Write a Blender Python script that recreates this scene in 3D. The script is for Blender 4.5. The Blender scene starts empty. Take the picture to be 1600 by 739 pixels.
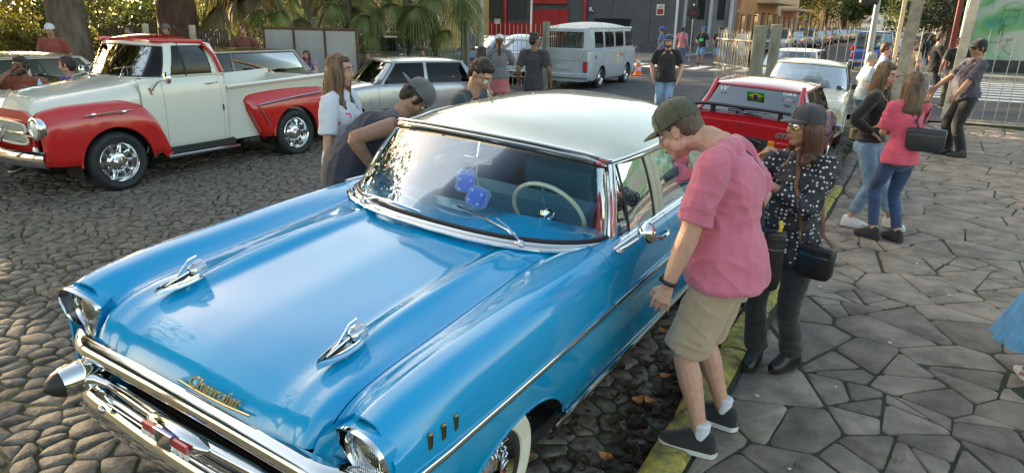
import bpy, bmesh, math, random
import numpy as np
from mathutils import Vector, Matrix, noise
R = math.radians; PI = math.pi
S = bpy.context.scene
COL = S.collection
# ------------------------------------------------------------------ camera
cd = bpy.data.cameras.new('camera'); cam = bpy.data.objects.new('camera', cd); COL.objects.link(cam)
cd.lens = 36*1032.6/1600; cd.sensor_width = 36; cd.clip_start = .05; cd.clip_end = 3000
YAW, PITCH, ROLL = .54209, .31649, .015946
fw = Vector((-math.sin(YAW)*math.cos(PITCH), math.cos(YAW)*math.cos(PITCH), -math.sin(PITCH)))
rt = Vector((math.cos(YAW), math.sin(YAW), 0)); up = rt.cross(fw)
rt2 = rt*math.cos(ROLL)+up*math.sin(ROLL); up2 = up*math.cos(ROLL)-rt*math.sin(ROLL)
cam.matrix_world = Matrix(((rt2.x, up2.x, -fw.x, 0), (rt2.y, up2.y, -fw.y, 0), (rt2.z, up2.z, -fw.z, 2.008), (0, 0, 0, 1)))
S.camera = cam
# ------------------------------------------------------------------ sky, sun, exposure
SUN_AZ, SUN_EL = R(-84), R(15)      # clockwise from +Y
w = bpy.data.worlds.new('World'); S.world = w; w.use_nodes = True
nt = w.node_tree; sk = nt.nodes.new('ShaderNodeTexSky'); sk.sky_type = 'NISHITA'; sk.sun_disc = False
sk.sun_elevation = SUN_EL; sk.sun_rotation = SUN_AZ; sk.air_density = 1.0; sk.dust_density = 2.2; sk.ozone_density = 1.0
bg = nt.nodes['Background']; bg.inputs[1].default_value = .15; tn = nt.nodes.new('ShaderNodeMix'); tn.data_type = 'RGBA'; tn.blend_type = 'MULTIPLY'; tn.inputs[0].default_value = 1; tn.inputs[7].default_value = (1.0, .875, .69, 1); nt.links.new(sk.outputs[0], tn.inputs[6]); nt.links.new(tn.outputs[2], bg.inputs[0])
sl = bpy.data.lights.new('sun', 'SUN'); so = bpy.data.objects.new('sun', sl); COL.objects.link(so)
sl.energy = 4.2; sl.angle = R(.5); sl.color = (1, .78, .5)
sd = Vector((math.sin(SUN_AZ)*math.cos(SUN_EL), math.cos(SUN_AZ)*math.cos(SUN_EL), math.sin(SUN_EL)))
so.rotation_euler = sd.to_track_quat('Z', 'Y').to_euler()
S.view_settings.view_transform = 'Standard'; S.view_settings.look = 'None'; S.view_settings.gamma = 1
S.view_settings.exposure = 2.2
S.render.engine = 'CYCLES'
S.render.resolution_x = 1024; S.render.resolution_y = 472
rnd = random.Random(7)
# ------------------------------------------------------------------ materials
MATS = {}
def srgb(r, g, b):
    return tuple(((c/255)/12.92 if c/255 <= .04045 else ((c/255+.055)/1.055)**2.4) for c in (r, g, b))
def mat(name, col, rough=.5, metal=0, coat=0, var=0, vs=8, bump=0, bs=30, spec=.5, objvar=0, col2=None, trans=0, stretch=None, sheen=0, coat_rough=.05, alpha=None, sss=0):
    """principled material with noise colour variation (var, at scale vs), noise bump and per-object variation"""
    if name in MATS: return MATS[name]
    m = bpy.data.materials.new(name); m.use_nodes = True; MATS[name] = m
    n = m.node_tree.nodes; L = m.node_tree.links.new; p = n['Principled BSDF']
    p.inputs['Base Color'].default_value = (*col, 1); p.inputs['Roughness'].default_value = rough
    p.inputs['Metallic'].default_value = metal; p.inputs['Coat Weight'].default_value = coat
    p.inputs['Coat Roughness'].default_value = coat_rough; p.inputs['Specular IOR Level'].default_value = spec
    if sheen: p.inputs['Sheen Weight'].default_value = sheen
    if sss:
        p.inputs['Subsurface Weight'].default_value = sss; p.inputs['Subsurface Radius'].default_value = (.012, .005, .003); p.inputs['Subsurface Scale'].default_value = 1
    tc = n.new('ShaderNodeTexCoord'); src = tc.outputs['Object']
    if stretch:
        mp = n.new('ShaderNodeMapping'); mp.inputs['Scale'].default_value = stretch; L(src, mp.inputs[0]); src = mp.outputs[0]
    last = None
    if var or col2:
        t = n.new('ShaderNodeTexNoise'); t.inputs['Scale'].default_value = vs; t.inputs['Detail'].default_value = 6; t.inputs['Roughness'].default_value = .65; L(src, t.inputs[0])
        r = n.new('ShaderNodeValToRGB'); L(t.outputs[0], r.inputs[0])
        c2 = col2 or tuple(max(0, c*(1-var)) for c in col); c1 = col if col2 else tuple(min(1, c*(1+var*.7)) for c in col)
        r.color_ramp.elements[0].color = (*c2, 1); r.color_ramp.elements[1].color = (*c1, 1)
        r.color_ramp.elements[0].position = .36; r.color_ramp.elements[1].position = .64
        last = r.outputs[0]
    if objvar:
        oi = n.new('ShaderNodeObjectInfo'); mr = n.new('ShaderNodeMapRange'); L(oi.outputs['Random'], mr.inputs[0])
        mr.inputs[3].default_value = 1-objvar; mr.inputs[4].default_value = 1+objvar
        hs = n.new('ShaderNodeHueSaturation'); L(mr.outputs[0], hs.inputs['Value'])
        if last: L(last, hs.inputs['Color'])
        else: hs.inputs['Color'].default_value = (*col, 1)
        last = hs.outputs[0]
    if last: L(last, p.inputs['Base Color'])
    if bump:
        t = n.new('ShaderNodeTexNoise'); t.inputs['Scale'].default_value = bs; t.inputs['Detail'].default_value = 5; L(src, t.inputs[0])
        b = n.new('ShaderNodeBump'); b.inputs['Strength'].default_value = bump; b.inputs['Distance'].default_value = .01
        L(t.outputs[0], b.inputs['Height']); L(b.outputs[0], p.inputs['Normal'])
    if trans:
        tr = n.new('ShaderNodeBsdfTranslucent'); mx = n.new('ShaderNodeMixShader'); mx.inputs[0].default_value = trans
        if last: L(last, tr.inputs[0])
        else: tr.inputs[0].default_value = (*col, 1)
        L(p.outputs[0], mx.inputs[1]); L(tr.outputs[0], mx.inputs[2]); L(mx.outputs[0], n['Material Output'].inputs[0])
    return m
def glass(name, tint=(.75, .85, .82), refl=1.0, ior=1.5):
    if name in MATS: return MATS[name]
    m = bpy.data.materials.new(name); m.use_nodes = True; MATS[name] = m
    n = m.node_tree.nodes; L = m.node_tree.links.new; n.remove(n['Principled BSDF'])
    tr = n.new('ShaderNodeBsdfTransparent'); tr.inputs[0].default_value = (*tint, 1)
    gl = n.new('ShaderNodeBsdfGlossy'); gl.inputs['Roughness'].default_value = .02; gl.inputs[0].default_value = (1, 1, 1, 1)
    fr = n.new('ShaderNodeFresnel'); fr.inputs[0].default_value = ior
    ma = n.new('ShaderNodeMath'); ma.operation = 'MULTIPLY'; ma.inputs[1].default_value = refl; ma.use_clamp = True; L(fr.outputs[0], ma.inputs[0])
    mx = n.new('ShaderNodeMixShader'); L(ma.outputs[0], mx.inputs[0]); L(tr.outputs[0], mx.inputs[1]); L(gl.outputs[0], mx.inputs[2])
    L(mx.outputs[0], n['Material Output'].inputs[0]); return m
def emis(name, col, s):
    m = bpy.data.materials.new(name); m.use_nodes = True; n = m.node_tree.nodes; p = n['Principled BSDF']
    p.inputs['Emission Color'].default_value = (*col, 1); p.inputs['Emission Strength'].default_value = s; return m
CHROME = mat('chrome', (.78, .79, .80), .07, 1, bump=.02, bs=6)
CHROME2 = mat('worn_chrome', (.62, .63, .64), .18, 1, bump=.05, bs=14)
BLACK = mat('black_rubber', (.018, .018, .019), .55, bump=.1, bs=80)
TYRE = mat('tyre_rubber', (.022, .022, .023), .7, var=.4, vs=9, bump=.15, bs=60)
SHADOW = mat('underbody_black', (.008, .008, .009), .8)
GLASS = glass('window_glass', (.66, .76, .76), .7)
GLASSC = glass('clear_windscreen', (.84, .93, .93), .45)
GLASSD = glass('tinted_glass', (.14, .16, .17), .5)
LENS = glass('headlamp_lens', (.9, .93, .95), 3)
REDL = mat('red_lens', (.45, .01, .01), .12, coat=1, bump=.3, bs=90)
AMBL = mat('amber_lens', (.75, .22, .02), .15, coat=1)
# ------------------------------------------------------------------ object helpers
class MB:
    """collects shapes, links them as ONE mesh object"""
    def __init__(s): s.v = []; s.f = []; s.M = Matrix.Identity(4)
    def add(s, vs, fs):
        o = len(s.v); s.v += [tuple(s.M @ Vector(v)) for v in vs]; s.f += [tuple(i+o for i in f) for f in fs]; return s
    def box(s, x0, x1, y0, y1, z0, z1, bev=0):
        if bev:
            b = min(bev, (x1-x0)/2.01, (y1-y0)/2.01, (z1-z0)/2.01)
            vs = []; 
            for z, i in ((z0, b), (z0+b, 0), (z1-b, 0), (z1, b)):
                a0, a1, c0, c1 = x0+i, x1-i, y0+i, y1-i; k = b if i == 0 else b*.3
                vs += [(a0+k, c0, z), (a1-k, c0, z), (a1, c0+k, z), (a1, c1-k, z), (a1-k, c1, z), (a0+k, c1, z), (a0, c1-k, z), (a0, c0+k, z)]
            fs = [tuple(range(7, -1, -1)), tuple(range(24, 32))]
            for l in range(3):
                for k in range(8): fs.append((l*8+k, l*8+(k+1) % 8, l*8+8+(k+1) % 8, l*8+8+k))
            return s.add(vs, fs)
        return s.add([(x0, y0, z0), (x1, y0, z0), (x1, y1, z0), (x0, y1, z0), (x0, y0, z1), (x1, y0, z1), (x1, y1, z1), (x0, y1, z1)],
                     [(3, 2, 1, 0), (4, 5, 6, 7), (0, 1, 5, 4), (1, 2, 6, 5), (2, 3, 7, 6), (3, 0, 4, 7)])
    def tube(s, path, r, n=8, ry=None, upv=(0, 0, 1), cap=True, closed=False):
        """swept tube; r number or list; ry second radius across 'up'"""
        P = [Vector(p) for p in path]; m = len(P); vs = []; fs = []
        for i, p in enumerate(P):
            t = (P[(i+1) % m]-P[i-1]) if closed else (P[min(i+1, m-1)]-P[max(i-1, 0)])
            if t.length < 1e-9: t = Vector((0, 0, 1))
            t.normalize(); u = Vector(upv); sx = t.cross(u)
            if sx.length < 1e-3: sx = t.cross(Vector((0, 1, 0))) if abs(t.y) < .9 else t.cross(Vector((1, 0, 0)))
            sx.normalize(); uu = sx.cross(t)
            a = r[i] if isinstance(r, (list, tuple)) else r; b = (ry[i] if isinstance(ry, (list, tuple)) else ry) if ry is not None else a
            for k in range(n):
                c = 2*PI*k/n+PI/n; vs.append(p+sx*(a*math.cos(c))+uu*(b*math.sin(c)))
        for i in range(m if closed else m-1):
            for k in range(n):
                j = (i+1) % m; fs.append((i*n+k, i*n+(k+1) % n, j*n+(k+1) % n, j*n+k))
        if cap and not closed: fs += [tuple(range(n-1, -1, -1)), tuple(range((m-1)*n, m*n))]
        return s.add(vs, fs)
    def lathe(s, prof, n=24, axis='z', c=(0, 0, 0), cap=False):
        """prof: (radius, height) pairs round axis"""
        vs = []; fs = []; m = len(prof)
        for r, h in prof:
            for k in range(n):
                a = 2*PI*k/n; x, y = r*math.cos(a), r*math.sin(a)
                q = (x, y, h) if axis == 'z' else ((h, x, y) if axis == 'x' else (y, h, x))
                vs.append((q[0]+c[0], q[1]+c[1], q[2]+c[2]))
        for i in range(m-1):
            for k in range(n): fs.append((i*n+k, i*n+(k+1) % n, (i+1)*n+(k+1) % n, (i+1)*n+k))
        if cap and prof[0][0] > 1e-4: fs.append(tuple(range(n-1, -1, -1)))
        if cap and prof[-1][0] > 1e-4: fs.append(tuple(range((m-1)*n, m*n)))
        return s.add(vs, fs)
    def ball(s, c, r, nu=12, nv=8, rot=None):
        rx, ry, rz = (r, r, r) if not isinstance(r, (tuple, list)) else r
        vs = []; Mr = rot or Matrix.Identity(3)
        for i in range(nv+1):
            a = PI*i/nv
            for k in range(nu):
                b = 2*PI*k/nu; q = Mr @ Vector((rx*math.sin(a)*math.cos(b), ry*math.sin(a)*math.sin(b), -rz*math.cos(a)))
                vs.append((q.x+c[0], q.y+c[1], q.z+c[2]))
        fs = [(i*nu+k, i*nu+(k+1) % nu, (i+1)*nu+(k+1) % nu, (i+1)*nu+k) for i in range(nv) for k in range(nu)]
        return s.add(vs, fs)
    def prism(s, poly, h0, h1, plane='xy'):
        n = len(poly)
        def q(a, b, h): return (a, b, h) if plane == 'xy' else ((h, a, b) if plane == 'yz' else (a, h, b))
        vs = [q(a, b, h0) for a, b in poly]+[q(a, b, h1) for a, b in poly]
        fs = [tuple(range(n-1, -1, -1)), tuple(range(n, 2*n))]+[(k, (k+1) % n, n+(k+1) % n, n+k) for k in range(n)]
        return s.add(vs, fs)
    def grid(s, rows, flip=False):
        m = len(rows); n = len(rows[0]); vs = [p for r in rows for p in r]
        fs = [(i*n+k, (i+1)*n+k, (i+1)*n+k+1, i*n+k+1) if not flip else (i*n+k, i*n+k+1, (i+1)*n+k+1, (i+1)*n+k) for i in range(m-1) for k in range(n-1)]
        return s.add(vs, fs)
    def build(s, name, m, parent=None, smooth=True, ang=40, **kw):
        me = bpy.data.meshes.new(name); me.from_pydata([tuple(v) for v in s.v], [], s.f); me.validate(verbose=False)
        return link(name, me, m, parent, smooth, ang, **kw)
def link(name, me, m, parent=None, smooth=True, ang=40, **kw):
    if m: me.materials.append(m)
    if smooth:
        me.shade_smooth()
        if ang: me.set_sharp_from_angle(angle=R(ang))
    o = bpy.data.objects.new(name, me); COL.objects.link(o)
    if parent: o.parent = parent
    for k, v in kw.items(): o[k] = v
    return o
def fast_mesh(name, V, F, m, parent=None, smooth=False, **kw):
    """V (n,3) array, F (m,k) array of equal-sized faces"""
    me = bpy.data.meshes.new(name); V = np.asarray(V, np.float32); F = np.asarray(F, np.int32); k = F.shape[1]
    me.vertices.add(len(V)); me.vertices.foreach_set('co', V.ravel()); me.loops.add(F.size); me.loops.foreach_set('vertex_index', F.ravel())
    me.polygons.add(len(F)); me.polygons.foreach_set('loop_start', np.arange(0, F.size, k, dtype=np.int32)); me.update(calc_edges=True)
    return link(name, me, m, parent, smooth, None, **kw)
def thing(name, label, cat, loc=(0, 0, 0), rz=0, group=None, rx=0, ry=0):
    o = bpy.data.objects.new(name, None); COL.objects.link(o); o.location = loc; o.rotation_euler = (rx, ry, rz); o.empty_display_size = .2
    o['label'] = label; o['category'] = cat
    if group: o['group'] = group
    return o
def tag(o, label, cat, group=None):
    o['label'] = label; o['category'] = cat
    if group: o['group'] = group
    return o
def dup(root, loc, rz, label, group=None, swap=None):
    def cp(o, par):
        c = o.copy(); COL.objects.link(c); c.parent = par
        if swap and o.type == 'MESH' and o.data.materials and o.data.materials[0] in swap:
            key = (o.data.name, swap[o.data.materials[0]].name)
            if key not in DATA: d = o.data.copy(); d.materials[0] = swap[o.data.materials[0]]; DATA[key] = d
            c.data = DATA[key]
        for ch in kids.get(o, []): cp(ch, c)
        return c
    kids = {}
    for o in list(root.children_recursive): kids.setdefault(o.parent, []).append(o)
    c = cp(root, None); c.location = loc; c.rotation_euler = (root.rotation_euler.x, root.rotation_euler.y, rz); c['label'] = label
    if group: c['group'] = group
    return c
DATA = {}
def text(name, s, size, loc, rot, m, parent=None, depth=.004, shear=0, bold=0, align='CENTER'):
    cu = bpy.data.curves.new(name, 'FONT'); cu.body = s; cu.size = size; cu.extrude = depth; cu.shear = shear; cu.offset = bold; cu.align_x = align; cu.align_y = 'CENTER'
    cu.resolution_u = 3; o = bpy.data.objects.new(name, cu); COL.objects.link(o); cu.materials.append(m)
    o.location = loc; o.rotation_euler = rot
    if parent: o.parent = parent
    TEXTS.append(o); return o
TEXTS = []
def lerp(a, b, t): return a+(b-a)*t
def zs(x):
    """street surface: cambered, falling towards the kerb at x=-.77"""
    k = -.78-x
    return -.085+.058*min(max(k, 0), 2.2)-.0*k
# ------------------------------------------------------------------ polygons
def clip(poly, nx, ny, c):
    out = []; n = len(poly)
    for i in range(n):
        a = poly[i]; b = poly[(i+1) % n]; da = a[0]*nx+a[1]*ny-c; db = b[0]*nx+b[1]*ny-c
        if da <= 0: out.append(a)
        if (da < 0 < db) or (db < 0 < da):
            t = da/(da-db); out.append((a[0]+(b[0]-a[0])*t, a[1]+(b[1]-a[1])*t))
    return out
def area(p): return .5*abs(sum(p[i][0]*p[(i+1) % len(p)][1]-p[(i+1) % len(p)][0]*p[i][1] for i in range(len(p))))
def cent(p): return (sum(a[0] for a in p)/len(p), sum(a[1] for a in p)/len(p))
def inset(p, d):
    """shrink a convex ccw polygon by d"""
    q = p; n = len(p); out = list(p)
    for i in range(n):
        a = p[i]; b = p[(i+1) % n]; ex, ey = b[0]-a[0], b[1]-a[1]; l = math.hypot(ex, ey)
        if l < 1e-6: continue
        nx, ny = ey/l, -ex/l; out = clip(out, nx, ny, a[0]*nx+a[1]*ny-d)
        if len(out) < 3: return []
    return out
def voronoi(x0, x1, y0, y1, sx, sy, jit, rg, brick=True):
    nx = max(1, int((x1-x0)/sx)); ny = max(1, int((y1-y0)/sy)); pts = {}
    for j in range(-2, ny+3):
        for i in range(-2, nx+3):
            pts[(i, j)] = (x0+(i+.5+(.5*(j & 1) if brick else 0)+rg.uniform(-jit, jit))*sx, y0+(j+.5+rg.uniform(-jit, jit))*sy)
    cells = []
    for j in range(ny):
        for i in range(nx):
            p = pts[(i, j)]; poly = [(p[0]-2*sx, p[1]-2*sy), (p[0]+2*sx, p[1]-2*sy), (p[0]+2*sx, p[1]+2*sy), (p[0]-2*sx, p[1]+2*sy)]
            for dj in (-2, -1, 0, 1, 2):
                for di in (-2, -1, 0, 1, 2):
                    q = pts.get((i+di, j+dj))
                    if (di or dj) and q:
                        a, b = q[0]-p[0], q[1]-p[1]; poly = clip(poly, a, b, (q[0]**2+q[1]**2-p[0]**2-p[1]**2)/2)
            if len(poly) > 2: cells.append(poly)
    return cells
def rough_poly(p, rg, seg, jit, corner=.25):
    """cut corners, subdivide long edges with jitter"""
    out = []; n = len(p)
    for i in range(n):
        a = p[i]; b = p[(i+1) % n]; l = math.hypot(b[0]-a[0], b[1]-a[1]); c = min(corner*l, seg*.35); k = max(1, int(l/seg))
        ts = [c/l]+[j/k for j in range(1, k)]+[1-c/l]
        for t in ts:
            out.append((lerp(a[0], b[0], t)+rg.uniform(-jit, jit), lerp(a[1], b[1], t)+rg.uniform(-jit, jit)))
    return out
def stone(p, z, h, dome, rg, b=.012, tilt=.01):
    """stone body from outline p: (verts, faces), top at z with tilt, bevel b"""
    n = len(p); c = cent(p); tx, ty = rg.uniform(-tilt, tilt), rg.uniform(-tilt, tilt)
    def zz(x, y): return z+(x-c[0])*tx+(y-c[1])*ty
    ring = lambda k, dz: [(lerp(x, c[0], k), lerp(y, c[1], k), zz(x, y)+dz) for x, y in p]
    rad = math.sqrt(area(p)/PI)+1e-6
    vs = ring(0, -h)+ring(.0, -b-dome*.5)+ring(min(.5, b*1.3/rad), -dome*.22)+[(c[0], c[1], z+dome*.25)]
    fs = []
    for l in range(2):
        for k in range(n): fs.append((l*n+k, l*n+(k+1) % n, l*n+n+(k+1) % n, l*n+n+k))
    for k in range(n): fs.append((2*n+k, 2*n+(k+1) % n, 3*n))
    return vs, fs
# ================================================================== SETTING
def plane(name, x0, x1, y0, y1, z, m, nx=1, ny=1, zf=None, **kw):
    rows = [[(lerp(x0, x1, i/nx), lerp(y0, y1, j/ny), (zf(lerp(x0, x1, i/nx)) if zf else 0)+z) for i in range(nx+1)] for j in range(ny+1)]
    return MB().grid(rows, flip=True).build(name, m, smooth=False, kind='structure', **kw)
ASPH = mat('asphalt', (.062, .062, .066), .85, var=.35, vs=.7, bump=.5, bs=70)
SOIL = mat('joint_soil', (.045, .038, .026), .95, col2=(.05, .068, .016), vs=3.5, bump=.8, bs=60)
MORT = mat('mortar', (.045, .042, .036), .95, col2=(.035, .05, .018), vs=2.2, bump=.6, bs=50)
EARTH = mat('park_earth', (.11, .085, .05), .95, var=.5, vs=1.2, bump=.8, bs=20)
FLAG = mat('flagstone', (.20, .163, .127), .75, var=.42, vs=3.5, bump=.55, bs=38, objvar=.26)
SETT = mat('basalt_sett', (.135, .115, .092), .8, var=.5, vs=16, bump=.8, bs=45, objvar=.3)
YEL = mat('worn_yellow_kerb_paint', (.50, .40, .06), .75, col2=(.13, .11, .06), vs=13, bump=.7, bs=40)
KST = mat('kerb_stone', (.12, .11, .1), .8, var=.4, vs=9, bump=.6, bs=40)
SLAB = mat('concrete_paving', (.2, .19, .17), .85, var=.3, vs=1.5, bump=.3, bs=25)
WPT = mat('road_paint_white', (.62, .62, .6), .7, var=.25, vs=7)
ground = plane('ground', -900, 900, -500, 1500, -.16, mat('far_ground', (.12, .11, .09), .95, var=.3, vs=.05))
street = plane('street', -12.4, -.72, -8, 17.3, -.013, SOIL, 40, 1, zs)
pave = plane('sidewalk', -.72, 16, -8, 17.3, -.012, MORT, 1, 1)
road = plane('cross_road', -80, 60, 17.3, 33, .036, ASPH)
north = plane('north_road', -12.6, -.3, 33, 320, .036, ASPH)
park = plane('park_ground', -90, -12.4, -40, 17.3, .03, EARTH)
fpl = MB().box(-90, -12.75, 33.15, 320, -.1, .14).build('far_pavement', SLAB, smooth=False, kind='structure')
fpr = MB().box(-.15, 70, 33.15, 320, -.1, .14).build('far_pavement', SLAB, smooth=False, kind='structure')
for x0, x1, y0, y1, par in ((-90, -12.6, 33, 33.15, fpl), (-12.75, -12.6, 33.15, 320, fpl), (-.3, 70, 33, 33.15, fpr), (-.3, -.15, 33.15, 320, fpr)):
    MB().box(x0, x1, y0, y1, -.1, .15).build('kerb', mat('pale_kerb', (.3, .29, .27), .8, var=.3, vs=3), par, smooth=False)
# zebra crossings
zb = bpy.data.meshes.new('zebra_stripe')
for k in range(9):
    MB().box(.2, 11, 23.2+k*1.02, 23.72+k*1.02, .03, .042).build('zebra_stripe', WPT, road, smooth=False)
for k in range(8):
    MB().box(-13.4+k*1.05, -12.9+k*1.05, 29.9, 32.7, .03, .042).build('zebra_stripe', WPT, road, smooth=False)
# visibility test used to decide which stones are modelled one by one
def px(x, y, z=0):
    d = Vector((x, y, z-2.008)); dz = d.dot(fw)
    if dz < .3: return None
    return (800+1032.6*d.dot(rt2)/dz, 369.5-1032.6*d.dot(up2)/dz, dz)
def seen(x, y, m=160):
    q = px(x, y)
    return q is not None and -m < q[0] < 1600+m and q[1] < 739+m
# ---- crazy paving
rg = random.Random(11)
cells = voronoi(-1.9, 9.6, -.4, 17.6, .64, .52, .62, rg)
polys = []
def split(p, lim):
    if area(p) < lim or rg.random() < .12: polys.append(p); return
    c = cent(p); dmax = 0; n = len(p)
    for i in range(n):
        for j in range(i):
            dd = math.dist(p[i], p[j])
            if dd > dmax: dmax = dd; ax = math.atan2(p[i][1]-p[j][1], p[i][0]-p[j][0])
    a = ax+rg.uniform(-.5, .5)          # cut across the long axis
    nx, ny = math.cos(a), math.sin(a); cc = c[0]*nx+c[1]*ny+rg.uniform(-.07, .07)
    for s in (1, -1):
        q = clip(p, nx*s, ny*s, cc*s)
        if len(q) > 2 and area(q) > .004: split(q, lim)
for c in cells:
    c = clip(c, -1, 0, .635)
    if len(c) > 2 and (seen(*cent(c), 700) or (cent(c)[0] < 5 and cent(c)[1] > 1)): split(c, rg.choice((.05, .08, .12, .19)))
sl_ = []
for p in polys:
    q = inset(p, rg.choice((.003, .004, .006, .008, .013)))
    if len(q) > 2 and area(q) > .004: sl_.append(q)
sl_.sort(key=lambda p: cent(p)[1]+abs(cent(p)[0])*.3)
far = MB()
for i, q in enumerate(sl_):
    o = rough_poly(q, rg, .14, .004, .09); vs, fs = stone(o, rg.uniform(-.004, .004), .03, .004, rg, .006, .012)
    if i < 295: MB().add(vs, fs).build('flagstone', FLAG, pave, ang=50)
    else: far.add(vs, fs)
if far.v: far.build('flagstones', FLAG, pave, ang=50, kind='stuff')
# ---- cobbles
rg = random.Random(5)
cs = []
for c in voronoi(-11.9, -.86, -.8, 17.1, .14, .11, .6, rg):
    ct = cent(c)
    if seen(*ct, 380):
        q = inset(c, rg.choice((.003, .005, .007, .011)))
        if len(q) > 2 and area(q) > .0015: cs.append((math.hypot(ct[0], ct[1])+ (3 if -3.1 < ct[0] < -1.1 and ct[1] > .9 else 0), q))
cs.sort(key=lambda a: a[0])
far = MB()
for i, (d, q) in enumerate(cs):
    near = i < 1500
    o = rough_poly(q, rg, .06 if near else .3, .004, .13); ct = cent(q)
    vs, fs = stone(o, zs(ct[0])+rg.uniform(-.010, .008), .04, .004, rg, .006, .055)
    if i < 298: MB().add(vs, fs).build('cobble', SETT, street, ang=60)
    else: far.add(vs, fs)
far.build('cobbles', SETT, street, ang=60, kind='stuff')
# ---- kerb stones
kerb = thing('kerb_line', 'worn kerb of long stones with flaking yellow paint beside the blue car', 'kerb')
del kerb['category'], kerb['label']; 
y = .4; rg = random.Random(3); ks = MB()
kbase = MB().box(-.84, -.64, .3, 17.4, -.16, -.06).build('kerb', KST, smooth=False, kind='structure')
bpy.data.objects.remove(kerb)
while y < 17:
    L = rg.uniform(.55, .95); x = rg.uniform(-.012, .012)
    rows = []
    for j in range(7):
        yy = y+.012+(L-.024)*j/6; e = .012 if j in (0, 6) else 0; a = rg.uniform(-.006, .006)
        rows.append([(-.855+x+e+a, yy, -.15), (-.852+x+e+a, yy, -.035-e), (-.825+x+e, yy, .008-e*2+a), (-.76+x, yy, .022-e*2+a), (-.69+x, yy, .02-e*2), (-.655+x-e, yy, -.0-e), (-.65+x-e, yy, -.08)])
    g = MB().grid(rows); g.f.append(tuple(range(7))); g.f.append(tuple(range(48, 41, -1)))
    g.build('kerb_stone', YEL if y < 9 else KST, kbase, ang=50); y += L
# ---- dry leaves and litter along the kerb
LEAFD = mat('dead_leaf', (.075, .045, .025), .8, objvar=.3, col2=(.03, .018, .012), vs=9)
LEAFO = mat('orange_leaf', (.42, .17, .05), .7, var=.3, vs=20)
def leaf(mb, x, y, z, s, a, curl, rg):
    vs = []
    for i, (u, wd) in enumerate(((0, .02), (.25, .3), (.5, .42), (.75, .3), (1, .02))):
        for k in (-1, 0, 1):
            vx, vy = (u-.5)*s, k*wd*s; vz = curl*s*((u-.5)**2*2+abs(k)*.35)+.004+rg.uniform(0, .1)*s
            vs.append((x+vx*math.cos(a)-vy*math.sin(a), y+vx*math.sin(a)+vy*math.cos(a), z+vz))
    mb.add(vs, [(i*3+k, i*3+k+1, i*3+k+4, i*3+k+3) for i in range(4) for k in range(2)])
mb = MB(); rg = random.Random(9)
for i in range(900):
    yy = rg.uniform(1.6, 9); xx = -.87-abs(rg.gauss(0, .16)); leaf(mb, xx, yy, zs(xx)-.005, rg.uniform(.03, .085), rg.uniform(0, 6.3), rg.uniform(.1, .7), rg)
for i in range(160):
    yy = rg.uniform(1.6, 12); xx = rg.uniform(-2, -.9); leaf(mb, xx, yy, zs(xx), rg.uniform(.02, .06), rg.uniform(0, 6.3), rg.uniform(.1, .5), rg)
mb.build('fallen_leaves', LEAFD, ang=0, kind='stuff')
mb = MB()
for i in range(26):
    yy = rg.uniform(2.2, 7); xx = -.9-abs(rg.gauss(0, .22)); leaf(mb, xx, yy, zs(xx)+.01, rg.uniform(.05, .09), rg.uniform(0, 6.3), rg.uniform(.2, .5), rg)
mb.build('orange_leaves', LEAFO, ang=0, kind='stuff')
LEAFP = mat('pale_petal', (.55, .55, .52), .7)
mb = MB()
for i in range(26):
    yy = rg.uniform(2.2, 8); xx = rg.uniform(-.5, 2.2); leaf(mb, xx, yy, .004, rg.uniform(.02, .035), rg.uniform(0, 6.3), .1, rg)
mb.build('litter_scraps', LEAFP, ang=0, kind='stuff')
# ---- grass tufts in joints
GR = mat('joint_grass', (.075, .12, .022), .7, trans=.3, var=.4, vs=30)
def tufts(name, spots, hmin, hmax, n, parent=None, m=GR):
    V = []; F = []; rg = random.Random(len(spots))
    for (x, y, z, r) in spots:
        for k in range(n):
            a = rg.uniform(0, 6.28); d = r*math.sqrt(rg.random()); bx, by = x+d*math.cos(a), y+d*math.sin(a); h = rg.uniform(hmin, hmax); wd = h*.09; b = rg.uniform(0, 6.28); l = h*rg.uniform(.2, .8)
            o = len(V); V += [(bx-wd*math.sin(b), by+wd*math.cos(b), z), (bx+wd*math.sin(b), by-wd*math.cos(b), z), (bx+l*math.cos(b), by+l*math.sin(b), z+h)]; F.append((o, o+1, o+2))
    return fast_mesh(name, V, F, m, parent, kind='stuff')
sp = []
rg = random.Random(21)
for i in range(420):
    x = rg.uniform(-9, -.9); y = rg.uniform(.3, 12)
    if seen(x, y, 50) and noise.noise(Vector((x*.7, y*.7, 3))) > -.05: sp.append((x, y, zs(x)-.02, .07))
sp += [(rg.uniform(-1.25, -.9), rg.uniform(2, 6), -.08, .08) for i in range(40)]
tufts('moss_and_grass', sp, .012, .035, 26)
tufts('kerb_grass', [(.98, 4.72, -.02, .05), (1.02, 4.7, -.02, .05), (.9, 4.76, -.02, .04), (.2, 3.3, -.03, .02), (-.2, 3.0, -.03, .03)]+[(rg.uniform(-.4, 3.8), 16.9+rg.uniform(-.4, .5), -.01, .14) for i in range(26)], .02, .06, 40)
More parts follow.
